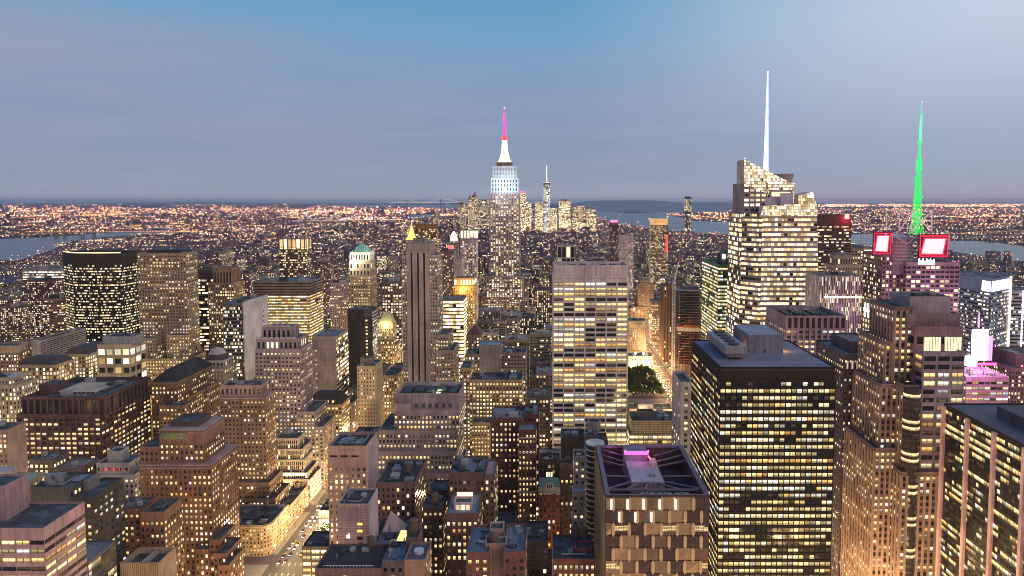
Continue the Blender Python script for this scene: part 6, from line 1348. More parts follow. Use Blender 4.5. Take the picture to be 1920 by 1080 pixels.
def make_tree(seed, label, group, r=5.5, h=13):
    rg = random.Random(seed); t = empty('tree', label, 'tree', group)
    m = MB(); m.cyl(0, 0, 0, h * .5, .38, .2, 7)
    for k in range(6): a = rg.uniform(0, 6.28); m.bar((0, 0, h * (.3 + .03 * k)), (math.cos(a) * r * .7, math.sin(a) * r * .7, h * rg.uniform(.55, .85)), .11)
    m.build('trunk', BARK, t); m = MB()
    cl = [(rg.gauss(0, r * .42), rg.gauss(0, r * .42), h * .68 + rg.gauss(0, h * .12), rg.uniform(1.1, 2.1)) for _ in range(24)]
    for cx, cy, cz, cr in cl:
        for _ in range(26):
            d = Vector((rg.gauss(0, 1), rg.gauss(0, 1), rg.gauss(0, 1))).normalized() * cr * rg.uniform(.6, 1); c = Vector((cx, cy, cz)) + d
            u = Vector((rg.gauss(0, 1), rg.gauss(0, 1), rg.gauss(0, 1))).normalized(); v = u.cross(d).normalized() * .42; u = u * .5
            m.poly([tuple(c - u - v), tuple(c + u - v), tuple(c + u + v), tuple(c - u + v)])
    m.build('crown', LEAF, t); return t
TP = [make_tree(s, 'leafy tree among the dark park trees beside the bright avenue', 'park trees between the white gridded slab and the avenue') for s in range(4)]
for x, y in ((98, 872), (112, 866), (126, 871), (140, 866), (104, 892), (133, 893), (147, 884), (119, 912), (145, 915)):
    o = copy_tree(proto); o.location = (x, y, .15); o.scale = (.75, .75, .75); o['label'] = 'small park lamp glowing under the dark park trees'; o['group'] = 'park lamps under the trees'
k = 0
for y in range(868, 1000, 12):
    for x in range(96, 151, 9):
        if rng.random() < .12: continue
        o = TP[k] if k < 4 else copy_tree(TP[k % 4]); k += 1
        o.location = (x + rng.uniform(-2, 2), y + rng.uniform(-2, 2), .15); o.rotation_euler.z = rng.uniform(0, 6); s = rng.uniform(.8, 1.15); o.scale = (s, s, s)
for i, (x, y) in enumerate(((106, 880), (128, 905), (145, 930), (118, 960), (140, 985))): lamp('park_light', (x, y, 5), 2500, (1, .75, .4), .5)
for i, (x, y) in enumerate(((-169.5, 470), (-169.5, 482), (-169.5, 494))):
    t = make_tree(20 + i, ('leafy street tree hung with white lights beside the glaring store, nearest of three', 'middle of three street trees hung with white lights beside the glaring store', 'farthest of three street trees hung with white lights beside the glaring store')[i], 'light strung trees beside the store', 5, 14); t.location = (x, y, .15)
    m = MB(); rg = random.Random(i)
    for _ in range(60): a = rg.uniform(0, 6.28); q = rg.uniform(2, 5); zz_ = rg.uniform(5, 14); m.box(math.cos(a) * q - .18, math.cos(a) * q + .18, math.sin(a) * q - .18, math.sin(a) * q + .18, zz_, zz_ + .36)
    m.build('string_lights', emit('string lights', (1, .9, .75), 9), t)
lamp('store_light', (-174, 488, 17), 22000, (1, .85, .6), 2)

# ============================================================ middle distance buildings one can pick out
far_ = [ # name, label, Y, x0, x1, y, D, style, tint, ybot
 ('office_building', 'glass block with a bright white lit top at the left edge of the skyline', 1180, 42, 113, 503, 40, S(4, 4.4, 1, .5, .95, glow=1.1, row=.1, hue=.3, top=5), (.3, .28, .33), 560),
 ('apartment_tower', 'dark purple apartment block with many tiny lights in front of the bright topped block', 1080, 41, 98, 525, 30, S(2.8, 3.2, .5, .5, .5, hue=.1), (.15, .08, .10), 600),
 ('apartment_tower', 'reddish brown tower with pale balcony stripes left of the black tower', 960, 79, 118, 560, 26, S(3, 3.2, .8, .45, .3), (.26, .15, .13), 630),
 ('apartment_tower', 'squat brown apartment tower low on the left skyline', 1060, 0, 40, 575, 26, S(3, 3.2, .5, .5, .4), (.22, .14, .12), 640),
 ('office_building', 'pale slab with a white cross frame standing behind the white gridded slab', 1500, 1045, 1078, 460, 30, S(9, 26, .8, .9, .5, glow=.6), (.42, .38, .42), 492),
 ('apartment_tower', 'tower with an orange glowing top and red side light beyond the crane', 1700, 1221, 1253, 422, 30, S(3.4, 3.6, .6, .5, .45), (.24, .15, .13), 545),
 ('office_tower', 'pale lilac topped office block right of the dark red tipped tower', 1600, 1163, 1188, 440, 30, S(3, 3.6, .5, .4, .35, top=16), (.42, .34, .42), 490),
 ('apartment_tower', 'slender dark tower with a red light at its tip', 1750, 1143, 1160, 417, 20, S(3, 3.6, .5, .45, .25), (.13, .08, .11), 495),
 ('office_building', 'brown flat box with a copper top right of the gold pyramid', 2250, 779, 818, 420, 40, S(5, 6, .7, .5, .5, top=16), (.30, .14, .05), 455),
 ('apartment_tower', 'dark brown tower with lit sides right of the three striped tower', 1300, 826, 850, 470, 24, S(3.2, 3.6, .5, .5, .3), (.16, .10, .10), 545),
 ('apartment_tower', 'dark tower with a red neon sign left of the slim floodlit tower', 1500, 838, 852, 460, 20, S(3, 3.6, .5, .5, .4), (.15, .10, .12), 520),
 ('apartment_tower', 'plain dark slab tower between the golden topped tower and the green pyramid', 1250, 592, 618, 490, 24, S(3, 3.4, .5, .5, .3), (.17, .10, .12), 560),
 ('apartment_tower', 'mauve apartment slab left of the green pyramid tower', 1000, 618, 652, 530, 28, S(3, 3.4, .45, .5, .3), (.30, .22, .26), 620),
 ('office_building', 'dark block with bright rectangular windows left of the three striped tower', 900, 716, 752, 528, 28, S(3.6, 3.8, .55, .55, .6), (.14, .10, .09), 590),
 ('apartment_tower', 'dark slab beside the brown art deco tower on the left skyline', 1400, 445, 470, 512, 28, S(3, 3.4, .5, .5, .45), (.16, .10, .13), 560),
 ('office_tower', 'pale slab with lilac side behind the art deco tower', 1500, 444, 482, 535, 30, S(3, 3.6, 1, .4, .2), (.40, .34, .42), 560),
 ('office_building', 'low flat building with a bright sign wall left of the red billboards', 900, 1597, 1636, 466, 30, S(4, 4, .6, .5, .3), (.38, .28, .20), 486),
 ('apartment_tower', 'dark purple slab standing on the far river bank at the right', 2900, 1856, 1877, 472, 30, S(3.4, 3.6, .5, .4, .15), (.20, .14, .22), 510),
 ('warehouse', 'pale columned warehouse near the river at the right edge', 2300, 1889, 1912, 500, 30, S(6, 12, .5, .7, .1), (.40, .32, .34), 512),
]
for nm, lb, Y, x0, x1, y, D, st, ti, yb in far_:
    b = Bld(nm, lb, Y, ybot=yb); b.tier('body', x0, x1, y, D=D, st=st, tint=ti); b.gear(0, 3, 2)
    if 'orange glowing' in lb: X0, X1, y0, y1, z = b.tops[0]; m = MB(); m.box(X0 + 1, X1 - 1, y0 + 1, y1 - 1, z - 1, z + 16, (.6, .4, .25)); b.part('glowing_crown', m, emit('amber crown', (1, .5, .2), .55, vary=.5, scale=.05)); m = MB(); m.box(X1 - 6, X1 - 1, y0 - .4, y0, z - 70, z - 25); b.part('red_sign', m, emit('red side', (1, .06, .04), 1.6, vary=.6, scale=.1))
    if 'red neon' in lb: X0, X1, y0, y1, z = b.tops[0]; m = MB(); m.box(X0 + 1, X1 - 1, y0 - .8, y0, z - 8, z); b.part('red_sign', m, emit('red neon', (1, .06, .05), 3))
    if 'red light at its tip' in lb: X0, X1, y0, y1, z = b.tops[0]; m = MB(); m.box(X0 + 3, X1 - 3, y0, y0 + 6, z, z + 6); b.part('beacon', m, emit('tip beacon', (1, .08, .25), 3))
    if 'bright sign wall' in lb: X0, X1, y0, y1, z = b.tops[0]; m = MB(); m.box(X1 - 11, X1 - 1, y0 - .5, y0, z - 12, z - 2); b.part('sign', m, emit('pale sign', (1, .96, .85), 2.2))
b = Bld('insurance_tower', 'gold lit pyramid roof tower left of the copper topped box', 2100, ybot=450, short='gold pyramid')
b.tier('body', 755, 783, 450, D=44, st=punch.but(lit=.6, bay=4, fl=5), tint=(.30, .16, .10)); X0, X1, y0, y1, z = b.tops[0]; cx, cy = (X0 + X1) / 2, (y0 + y1) / 2
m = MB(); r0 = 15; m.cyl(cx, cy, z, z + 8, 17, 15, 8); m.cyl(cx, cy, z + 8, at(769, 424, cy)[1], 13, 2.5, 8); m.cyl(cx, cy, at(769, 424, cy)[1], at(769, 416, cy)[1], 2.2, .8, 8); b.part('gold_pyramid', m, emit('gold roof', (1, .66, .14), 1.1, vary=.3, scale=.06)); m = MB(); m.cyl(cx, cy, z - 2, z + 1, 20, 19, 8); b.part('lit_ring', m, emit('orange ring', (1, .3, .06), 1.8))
b = Bld('clock_tower', 'slim tower with a glaring white lantern top behind the slim floodlit tower', 2000, ybot=470)
b.tier('body', 842, 858, 452, D=26, st=punch.but(lit=.3), tint=(.3, .25, .25)); X0, X1, y0, y1, z = b.tops[0]; m = MB(); cx, cy = (X0 + X1) / 2, (y0 + y1) / 2; m.cyl(cx, cy, z - 1, z + 16, 11, 9, 8); m.cyl(cx, cy, z + 16, z + 30, 9, 1, 8); b.part('lantern', m, emit('white lantern', (1, .82, .5), 3))
# downtown cluster
dt = [('slim tower with a lit spire mast, tallest of the far downtown cluster', 1019, 1031, 340, (.35, .33, .38), .85), ('pale tower with a red lit roof just right of the magenta spired skyscraper', 975, 985.5, 361, (.4, .36, .34), .9),
 ('dark step topped tower at the left end of the far downtown cluster', 858, 872, 379, (.2, .15, .16), .6), ('lit gothic tower left of the magenta spired skyscraper', 877, 884, 372, (.4, .3, .25), .8), ('tallest lit tower left of the magenta spired skyscraper', 885, 894, 366, (.36, .28, .26), .8),
 ('broad flat topped lit tower touching the magenta spired skyscraper on its left', 896, 916, 374, (.3, .24, .24), .6), ('short lit block right of the red roofed pale tower', 986.5, 996, 378, (.42, .34, .3), .8), ('twin topped lit block left of the slim spired tower', 1003, 1018, 379, (.45, .37, .28), .9),
 ('lit block just right of the slim spired tower', 1032, 1044, 390, (.4, .32, .25), .8), ('big bright square tower with dome top in the far cluster', 1048, 1070, 377, (.5, .4, .28), .95), ('brown lit block right of the big bright square tower', 1073, 1097, 386, (.34, .22, .2), .7),
 ('small lit tower with a pointed top near the harbour', 1099, 1106, 392, (.4, .28, .22), .7), ('end tower of the far cluster beside the harbour water', 1108, 1118, 392.5, (.38, .28, .24), .7), ('dark riverside tower far across the water, left of the crystal skyscraper', 1285, 1296.5, 371, (.14, .13, .17), .35),
 ('small amber lit tower above the long bridge right end', 812, 822, 396, (.34, .22, .2), .6), ('dark slab with red roof lights below the downtown cluster', 843, 851, 404, (.12, .09, .12), .3)]
for i, (lb, x0, x1, y, ti, lt) in enumerate(dt):
    Y = 5300 + (i * 137) % 500; b = Bld('distant_tower', lb, Y, ybot=400, group='distant downtown towers'); b.tier('body', x0, x1, y, D=45, st=S(8, 9, .7, .55, lt, glow=1.5 if x0 > 965 else .9, row=.5, hue=.5 if i == 0 else 0), tint=ti)
    X0, X1, y0, y1, z = b.tops[0]; cx = (X0 + X1) / 2
    if i == 0: m = MB(); m.cyl(cx, Y + 20, z, at(1025, 312, Y)[1], 5, 1.5, 6); b.part('spire', m, emit('far spire', (.95, .92, 1), 1.2)); m = MB(); m.box(X0 - 1, X1 + 1, y0 - 2, y1, z - 26, z - 14, (.1, .1, .13)); b.part('dark_band', m, FAC); m = MB(); m.cyl(cx, Y + 20, at(1025, 312, Y)[1], at(1025, 310, Y)[1], 4, n=6); b.part('beacon', m, emit('far beacon', (1, .15, .35), 3))
    if i == 1: m = MB(); m.box(X0, X1 - 8, y0, y0 + 10, z, z + 7); b.part('red_roof_light', m, emit('far red', (1, .05, .2), 3))
    if i == 9: m = MB(); m.box(X0 + 20, X1 - 20, y0 + 3, y1 - 3, z - 1, z + 14, (.4, .3, .2)); b.part('crown', m, FAC)
    if i in (3, 4, 11): m = MB(); m.cyl(cx, y0 + 20, z - 1, z + 30, (X1 - X0) * .4, 1, 6, (.3, .24, .2)); b.part('pointed_top', m, FAC)
    if i == 13: m = MB(); m.box(X0 + 6, X1 - 6, y0 + 3, y1, z - 1, z + 12, (.1, .1, .14)); b.part('crown', m, FAC)
    if i == 15: m = MB(); m.box(X0, X1, y0 - 1, y0, z, z + 6); b.part('red_roof_light', m, emit('far red b', (1, .1, .06), 3))
# bridges
STL = plain('bridge steel', (.25, .22, .24), .7)
def bridge(label, Y, towers, ptop, pdeck, pend, cable, deckc, thick, double=True):
    t = empty('suspension_bridge', label, 'bridge', None, (0, Y, 0)); zt, zd = at(0, ptop, Y)[1], at(0, pdeck, Y)[1]; zt = max(zt, zd + 20)
    X = [at(p, pdeck, Y)[0] for p in towers]; xa, xb = at(pend[0], pdeck, Y)[0], at(pend[1], pdeck, Y)[0]
    m = MB(); m.box(xa, xb, Y - 12, Y + 12, zd - thick, zd); tpart(t, 'deck', m, STL)
    m = MB()
    n = int((xb - xa) / (thick * 3.2))
    for i in range(n): q = xa + (xb - xa) * (i + .5) / n; m.box(q - thick * .45, q + thick * .45, Y - 13, Y - 12, zd, zd + thick * .8)
    o = tpart(t, 'deck_light', m, emit('bridge light ' + label[:6], deckc, 1.5)); o['kind'] = 'stuff'
    for x in X:
        m = MB(); w = max(3, thick * .5)
        for yy in (-11, 11): m.box(x - w, x + w, Y + yy - w, Y + yy + w, 0, zt)
        m.box(x - w, x + w, Y - 11, Y + 11, zt - w * 2, zt); m.box(x - w, x + w, Y - 11, Y + 11, zd + 10, zd + 10 + w * 2); tpart(t, 'tower', m, STL)
    if not cable: return t
    pts = [(xa + (X[0] - xa) * .1, zd)] + sum([[(x, zt)] for x in X], []) + [(xb - (xb - X[-1]) * .1, zd)]
    for yy in (-11, 11):
        m = MB()
        for i in range(len(pts) - 1):
            (p, zp), (q, zq_) = pts[i], pts[i + 1]; n = 14; side = i in (0, len(pts) - 2); prev = None
            for k in range(n + 1):
                f = k / n; x = p + (q - p) * f
                zz_ = zp + (zq_ - zp) * (f * f if (i == 0) else 1 - (1 - f) ** 2) if side else zd + 3 + (zt - zd - 3) * (2 * f - 1) ** 2
                if prev: m.bar((prev[0], Y + yy, prev[1]), (x, Y + yy, zz_), cable)
                prev = (x, zz_)
        tpart(t, 'main_cable', m, emit('cable lights ' + label[:9], (.95, .85, .95), .38))
    return t
bridge('far long suspension bridge with two lit towers on the horizon', 16500, (762, 826), 370.5, 380.2, (735, 900), 10, (1, .8, .75), 12)
bridge('lit suspension bridge with pale cables left of the gold pyramid', 6100, (573, 626), 404, 414.5, (548, 652), 4, (1, .62, .3), 8)
bridge('second lit suspension bridge with one visible tower left of the gold pyramid', 6500, (657, 700), 404, 412, (640, 742), 4, (1, .75, .45), 8)
bridge('long orange lit river bridge with pale pylons at the far left', 4900, (106, 122, 155, 176), 429, 434.5, (50, 372), 0, (1, .36, .06), 7)

# ============================================================ ordinary blocks between the named ones
PROTECT += [(1196, 1268, 655, 772, 1290), (1182, 1244, 712, 752, 1010), (546, 592, 985, 1080, 560)]
FOOT += [(90, 154, 860, 1006), (150, 186, 840, 1200)]
rng = random.Random(21); CAND = []
TINTS = [(.24, .15, .12), (.20, .10, .085), (.36, .28, .21), (.32, .25, .24), (.17, .12, .12), (.30, .22, .17), (.40, .34, .31), (.14, .09, .10), (.26, .21, .23)]
TINTS = [tuple(q * .82 for q in t) for t in TINTS]
TN = ['brown', 'red brick', 'tan', 'mauve grey', 'dark brown', 'light brown', 'pale stone', 'dark red', 'grey']
edges = [-1500] + [v for x, w in AVE for v in (x - w, x + w)] + [1600]
for k in range(3, 29):
    for half in (0, 1):
        ya = 80 * k + 75 + half * 33
        for i in range(0, len(edges), 2):
            x = edges[i] + 1
            while x < edges[i + 1] - 10:
                w = min(rng.uniform(13, 32), edges[i + 1] - 1 - x)
                if edges[i + 1] - 1 - x - w < 10: w = edges[i + 1] - 1 - x
                xa, xb, yb = x + .2, x + w - .4, ya + 31; x += w
                Y = ya
                if Y < 600: h = rng.uniform(30, 85)
                elif Y < 1000: h = rng.uniform(28, 95)
                elif Y < 1500: h = rng.uniform(22, 75)
                else: h = rng.uniform(14, 48)
                if rng.random() < .05: h += rng.uniform(20, 60)
                if any(xa < f[1] + 1.5 and xb > f[0] - 1.5 and ya < f[3] + 1.5 and yb > f[2] - 1.5 for f in FOOT): continue
                pa, pb = proj(xa, ya, 20), proj(xb, ya, 20); pc, pd = proj(xa, yb, 20), proj(xb, yb, 20)
                p0, p1 = min(pa[0], pc[0]), max(pb[0], pd[0])
                if p1 < -420 or p0 > 2350: continue
                for (a, c, yt, ybt, Yp) in PROTECT:
                    if Yp > ya and p0 < c - 1 and p1 > a + 1:
                        h = min(h, at(0, ybt, yb)[1])
                if h < 9: continue
                py = proj(xa, ya, h)[1]
                if py > 1500: continue
                CAND.append((xa, xb, ya, yb, h, rng.randrange(9), rng.random()))
# the street lighting between the blocks
TAKEN = FOOT + [(c[0], c[1], c[2], c[3]) for c in CAND]
def street_fill_light(x, y, power=52000, z=13):
    if any(f[0] - 6 < x < f[1] + 6 and f[2] - 6 < y < f[3] + 6 for f in TAKEN): return
    lamp('street_fill_light', (x, y, z), power, (1, .65, .28), 2)
for k in range(2, 19):
    for x in range(-690, 460, 46): street_fill_light(x + (k % 2) * 20, 80 * k + 66, 30000 if k > 6 else 24000)
for x, w in AVE:
    if -720 < x < 450:
        for y in range(230, 1400, 70): street_fill_light(x, y, 26000)
for y in range(460, 570, 18): lamp('street_fill_light', (-186, y, 10), 7000, (1, .66, .32), 1.5)
for y in range(850, 1180, 36): lamp('street_fill_light', (170, y, 11), 36000, (1, .60, .24), 1.5)
for x, y in ((40, 292), (62, 292), (84, 300), (84, 330), (15, 330), (180, 300), (190, 345), (200, 375), (215, 378), (178, 380)): lamp('street_fill_light', (x, y, 16), 17000 if x > 150 else 30000, (1, .66, .32), 2)  # unseen lamps added to brighten the faceted tower and warm the granite piers
# coarse visibility
Wd, Hd = 640, 360; buf = -np.ones((Hd, Wd), dtype=np.int32)
allb = [(*b_, -2) for b_ in BOXES] + [(c[0], c[1], c[2], c[3], c[4], i) for i, c in enumerate(CAND)]
allb.sort(key=lambda q: -q[2])
def hull(P):
    P = sorted(set(P))
    def half(P):
        h = []
        for p in P:
            while len(h) > 1 and (h[-1][0] - h[-2][0]) * (p[1] - h[-2][1]) - (h[-1][1] - h[-2][1]) * (p[0] - h[-2][0]) <= 0: h.pop()
            h.append(p)
        return h
    a, b_ = half(P), half(P[::-1]); return a[:-1] + b_[:-1]
for (xa, xb, ya, yb, z, idx) in allb:
    P = [proj(x, y, q) for x in (xa, xb) for y in (ya, yb) for q in (0, z)]
    if any(p is None for p in P): continue
    H_ = hull([(p[0] / 3, p[1] / 3) for p in P]); n = len(H_)
    y0, y1 = max(0, int(min(p[1] for p in H_))), min(Hd - 1, int(max(p[1] for p in H_)))
    for r in range(y0, y1 + 1):
        yc = r + .5; xs_ = []
        for i in range(n):
            (ax, ay), (bx, by) = H_[i], H_[(i + 1) % n]
            if (ay <= yc) != (by <= yc): xs_.append(ax + (bx - ax) * (yc - ay) / (by - ay))
        if len(xs_) >= 2: buf[r, max(0, int(min(xs_))):max(0, min(Wd, int(max(xs_)) + 1))] = idx
cnt = np.bincount(buf[buf >= 0].ravel(), minlength=len(CAND)); order = np.argsort(-cnt)
vis = [int(i) for i in order if cnt[i] >= 1]
HID = [i for i in range(len(CAND)) if cnt[i] < 1 and CAND[i][2] > 380]   # behind other things from here, seen a step to the side
ONE = set(vis[:215])
LANDMARK += [(172, 540, 'black tower with yellow rim'), (1232, 900, 'faceted glass tower'), (1850, 900, 'pink columned dark block'), (480, 1020, 'rounded tan hotel')]
used_lb = set()
def relabel(words_, cx, cy, Y):
    near = sorted(LANDMARK, key=lambda q: (q[0] - cx) ** 2 + ((q[1] - cy) * 1.2) ** 2)
    for lm in near[:7]:
        dx, dy = cx - lm[0], cy - lm[1]
        rels = []
        if abs(dx) > abs(dy) * .6: rels += ['right of' if dx > 0 else 'left of']
        if dy > 25: rels += ['below']
        if dy < -25: rels += ['behind']
        rels += ['near']
        for rel in rels[:2]:
            for w_ in words_:
                s_ = '%s %s the %s' % (w_, rel, lm[2])
                if s_ not in used_lb and len(s_.split()) <= 16: used_lb.add(s_); return s_
    return words_[0] + ' %d storeys high' % (8 + len(used_lb))
def fill_mesh(m, c, seed, lit, glow=1.0, ws=(.46, .52), bay=3.0, fl=3.6, row=.5, hue=0):
    xa, xb, ya, yb, z, ti, _ = c; st = S(bay, fl, ws[0], ws[1], lit, row=row, top=2.0, glow=glow, hue=hue); t_ = TINTS[ti] if isinstance(ti, int) else ti
    pts = [(xa, ya), (xb, ya), (xb, yb), (xa, yb)]
    for i in range(4): wall(m, None, pts[i], pts[(i + 1) % 4], 0, z, st, t_, seed, rng, True)
    return pts
MASS = MB(); ROOFC = [(.065, .065, .08), (.09, .085, .10), (.05, .045, .06), (.13, .12, .14), (.08, .065, .08)]
for n_, i in enumerate(vis):
    c = CAND[i]; xa, xb, ya, yb, z, ti, rv = c; lit = .12 + .6 * rv * rv + .1 * rng.random()
    wsz = rng.choice([(.44, .5), (.5, .55), (.4, .45), (.92, .5), (.55, .6), (.36, .62), (.62, .42), (.5, .84)]); bay_, fl_ = rng.uniform(2.4, 4.4), rng.uniform(3.3, 4.2)
    if i not in ONE:
        fill_mesh(MASS, c, rv, lit, 1.1, wsz); MASS.poly([(xa, ya, z), (xb, ya, z), (xb, yb, z), (xa, yb, z)], rng.choice(ROOFC))
        if z > 14: MASS.box(xa + 3, xa + 8, ya + 12, ya + 18, z, z + 3.5, TINTS[ti])
        continue
    vis_y, vis_x = np.where(buf == i); cx, cy = float(vis_x.mean() * 3), float(vis_y.mean() * 3)
    tank = rng.random() < .45 and ya < 1500; form = rng.random()
    hw = 'tall' if z > 75 else 'low' if z < 32 else 'mid height'
    lw = 'many lit windows' if lit > .45 else 'few lit windows' if lit < .25 else 'scattered lit windows'
    name = rng.choice(['apartment_building', 'loft_building', 'office_building']); kind = name.replace('_', ' ')
    base = '%s %s %s' % (hw, TN[ti], kind)
    words_ = ['%s with a water tank' % base if tank else '%s with %s' % (base, lw), '%s with %s and %s' % (base, lw, 'a roof water tank' if tank else 'bare flat roof'), '%s %s with %s' % ('narrow' if xb - xa < 18 else 'broad', base, lw), '%s %s with %s' % ('nearer' if ya < 900 else 'farther', base, lw)]
    b = Bld(name, relabel(words_, cx, cy, ya), ya, keep=False)
    st = S(bay_, fl_, wsz[0], wsz[1], lit, row=rng.uniform(.2, 1), top=rng.uniform(1.6, 4), pier=.35 if rng.random() < .4 and wsz[0] < .8 else 0, pw=.8, band=.2 if rng.random() < .25 else 0, bh=.8, glow=1.1)
    P4 = [(xa, ya), (xb, ya), (xb, yb), (xa, yb)]
    if form < .35 and z > 35:
        zz_ = z * rng.uniform(.62, .85); b.solid('body', P4, 0, zz_, st, TINTS[ti], rooft=rng.choice(ROOFC)); e = rng.uniform(2.5, 4.5); b.solid('upper_floors', [(xa + e, ya + e), (xb - e, ya + e), (xb - e, yb - e), (xa + e, yb - e)], zz_ - 1.1, z, st, TINTS[ti], rooft=rng.choice(ROOFC)); top = 1
    else:
        b.solid('body', P4, 0, z, st, TINTS[ti], rooft=rng.choice(ROOFC)); top = 0
    if cnt[i] > 12: b.gear(top, 3 if cnt[i] > 40 else 2, .85, 1 if tank else 0)
    elif tank: b.gear(top, 0, 1, 1)
    if rng.random() < .65: X0, X1, Y0_, Y1_, zt_ = b.tops[0]; m = MB(); m.box(X0 - .4, X1 + .4, Y0_ - .4, Y1_ + .4, zt_ - 1.8, zt_ - 1.0, tuple(min(.5, q * 1.35) for q in TINTS[ti])); b.part('cornice', m, FAC)

for i in HID:
    c = CAND[i]; fill_mesh(MASS, c, c[6], .12 + .5 * c[6] ** 2, 1.1, (.46, .54)); MASS.poly([(c[0], c[2], c[4]), (c[1], c[2], c[4]), (c[1], c[3], c[4]), (c[0], c[3], c[4])], ROOFC[i % 5])
# ============================================================ the city beyond, nobody could count it
rng = random.Random(99)
FT = [(.22, .11, .19), (.24, .13, .18), (.26, .18, .25), (.16, .10, .18), (.28, .18, .22), (.20, .14, .22)]  # purple haze of distance put into the block colours
def farbox(x, y, w, d, h):
    k = max(1.0, y / 3500); fill_mesh(MASS, (x - w / 2, x + w / 2, y, y + d, h, rng.choice(FT), 0), rng.random(), rng.uniform(.06, .32), 1.25, (.62, .6), max(3.5, y / 560), max(3.6, y / 620), .5)
    MASS.poly([(x - w / 2, y, h), (x + w / 2, y, h), (x + w / 2, y + d, h), (x - w / 2, y + d, h)], rng.choice(ROOFC))
def frus(Y): return (-1120 / FPX * Y, 960 / FPX * Y)
n = 0
for _ in range(9000):
    Y = 2330 * math.exp(rng.random() ** 1.25 * math.log(15000 / 2330)); a, c = frus(Y); x = rng.uniform(a, c)
    if wet(x, Y) or wet(x, Y + 60) or wet(x, Y - 90): continue
    k = (Y / 2400) ** .55; w = rng.uniform(14, 40) * k; d = rng.uniform(14, 36) * k; man = -1700 < x < 1300 and Y < 5600
    h = rng.uniform(10, 42) if man else rng.uniform(8, 24)
    if rng.random() < (.06 if man else .025): h += rng.uniform(20, 60)
    if 1105 < proj(x, Y, 0)[0] < 1430 and Y > 3600: h = min(h, 13)
    if proj(x, Y, 0)[0] < 330 and 3000 < Y < 5600: h = min(h, 15)
    if proj(x, Y, 0)[0] > 1580 and 2600 < Y < 6000: h = min(h, 14)
    farbox(x, Y, w, d, h); n += 1
tag(MASS.build('distant_city', FAC), kind='stuff')
# far lights
L_ = MB()
PAL = [((1, .36, .08), 2.6), ((1, .42, .14), 2.0), ((1, .62, .30), 2.0), ((1, .80, .60), 1.8), ((1, .22, .10), 1.6), ((1, .16, .36), 1.0), ((1, .46, .12), 2.6), ((1, .50, .20), 2.4), ((1, .58, .26), 1.8), ((1, .22, .38), 1.5), ((1, .34, .34), 1.8)]
def dot(x, y, z, s, b_, pc=None):
    c, k = pc or rng.choice(PAL); k *= b_ * (.25 + 2.0 * rng.random() ** 2.2); s *= rng.uniform(.6, 1.2)
    p = [(x - s, y - s, z - s), (x + s, y - s, z - s), (x + s, y - s, z + s), (x - s, y - s, z + s)]; q = [(x - s, y + s, z - s), (x + s, y + s, z - s), (x + s, y + s, z + s), (x - s, y + s, z + s)]
    t_ = (c[0] * k, c[1] * k, c[2] * k, 1)
    L_.poly(p, t_); L_.poly([p[1], q[1], q[2], p[2]], t_); L_.poly([q[0], p[0], p[3], q[3]], t_); L_.poly([p[3], p[2], q[2], q[3]], t_)
from mathutils import noise as mn
def dens(x, y, s=900): return mn.noise(Vector((x / s, y / s, 3.3))) + .6 * mn.noise(Vector((x / s * 3.1, y / s * 3.1, 8.1)))
for _ in range(260):   # streets of lamps
    Y = 2300 * math.exp(rng.random() * math.log(14000 / 2300)); a, c = frus(Y); x = rng.uniform(a, c); L = rng.uniform(400, 1800) * (Y / 4000) ** .6; ang = rng.choice((0, 0, .12, -.1, math.pi / 2, math.pi / 2, .5, -.4)); step = max(26, Y / 160)
    colr = rng.choice(PAL[:4]); q = 0
    while q < L:
        X_, Y_ = x + math.cos(ang) * q, Y + math.sin(ang) * q; q += step
        if Y_ > 1900 and not wet(X_, Y_): dot(X_, Y_, 13, Y_ / 661 * .22, 1.5, colr)
for _ in range(24000):
    Y = 2000 * math.exp(rng.random() ** .9 * math.log(24000 / 2000)); a, c = frus(Y); x = rng.uniform(a, c)
    if wet(x, Y) or dens(x, Y) < rng.uniform(-.25, .5): continue
    dot(x, Y, rng.uniform(8, 34), Y / 661 * .27, 1.1 if Y > 4000 else .9)
def band(x0, x1, y0, y1, n, b_, s=.34):
    for _ in range(n):
        px, py = rng.uniform(x0, x1), rng.uniform(y0, y1)
        x, Y = ground(px, py, 12)
        if 0 < Y < 80000 and not wet(x, Y) and mn.noise(Vector((px / 38, py / 5, 1.7))) > rng.uniform(-.6, .35): dot(x, Y, 14, Y / 661 * s, b_)
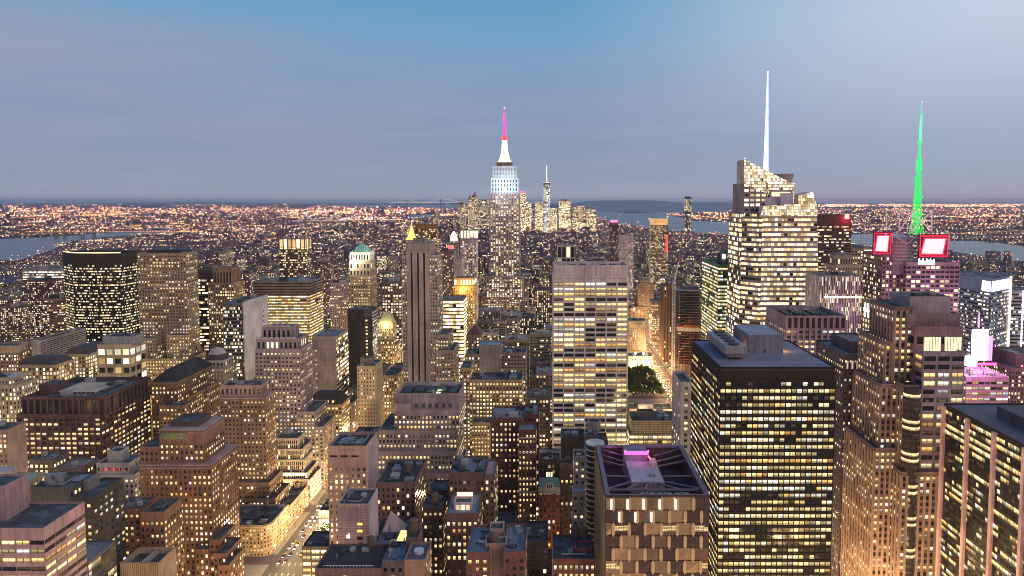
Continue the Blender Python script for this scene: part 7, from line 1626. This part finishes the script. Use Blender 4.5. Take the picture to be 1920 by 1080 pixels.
band(1535, 1940, 382.5, 387.5, 1900, 1.5); band(1060, 1400, 383.5, 389, 420, 1.5); band(1380, 1940, 388, 430, 700, 1.1); band(-30, 880, 382.3, 386, 420, 1.0); band(-30, 880, 386, 400, 1700, 1.3); band(540, 760, 393, 403, 500, 1.6); band(640, 760, 408, 414, 220, 2.2); band(0, 380, 400, 440, 500, 1.2); band(1290, 1420, 398, 419, 420, 1.6); band(1180, 1300, 401, 405, 90, 1.6)
band(600, 720, 383.2, 384.4, 26, 1.2); band(1130, 1380, 377.5, 383, 120, .9, .3)
tag(L_.build('city_lights', DOTS), kind='stuff')
for i, (px, py) in enumerate(((1218, 412), (1196, 418), (1162, 404), (1136, 408), (1252, 408))):
    x, Y = ground(px, py, 1); t = empty('ferry', ('white lit ferry in the middle of the harbour', 'tiny dark boat with one light near the harbour shore', 'small lit boat left in the harbour', 'small boat close to the end tower of the far cluster', 'ferry near the piers across the harbour')[i], 'boat', None, (x, Y, 1)); s = 22
    m = MB(); pr = [(-s, 0), (s, 0), (s * 1.25, 7), (-s * 1.1, 7)]
    for k in range(4): p, q = pr[k], pr[(k + 1) % 4]; m.poly([(p[0], -6, p[1]), (q[0], -6, q[1]), (q[0], 6, q[1]), (p[0], 6, p[1])], (.4, .4, .45))
    for yy in (-6, 6): m.poly([(p[0], yy, p[1]) for p in pr], (.4, .4, .45))
    o = m.build('hull', FAC, t); m = MB(); m.box(-s * .7, s * .6, -5, 5, 7, 14); m.box(-s * .3, s * .2, -3, 3, 14, 18); m.build('cabin', emit('boat cabin lights', (1, .85, .7), 1.6 if i in (0, 4) else .6), t)
print('fillers', len(CAND), len(vis), 'far boxes', n, 'objects', len(bpy.data.objects))

if True:
    m = MB(); m.box(-122000, 122000, -700, 92000, -1, 470, bottom=True)
    hm = bpy.data.materials.new('haze'); hm.use_nodes = True; nt = hm.node_tree; nt.nodes.clear()
    pv = nn(nt, 'ShaderNodeVolumePrincipled'); pv.inputs['Color'].default_value = (.86, .85, .97, 1); pv.inputs['Density'].default_value = 1.5e-5; pv.inputs['Anisotropy'].default_value = .6
    ov = nn(nt, 'ShaderNodeOutputMaterial'); nt.links.new(pv.outputs[0], ov.inputs['Volume'])
    tag(m.build('haze', hm), kind='stuff')
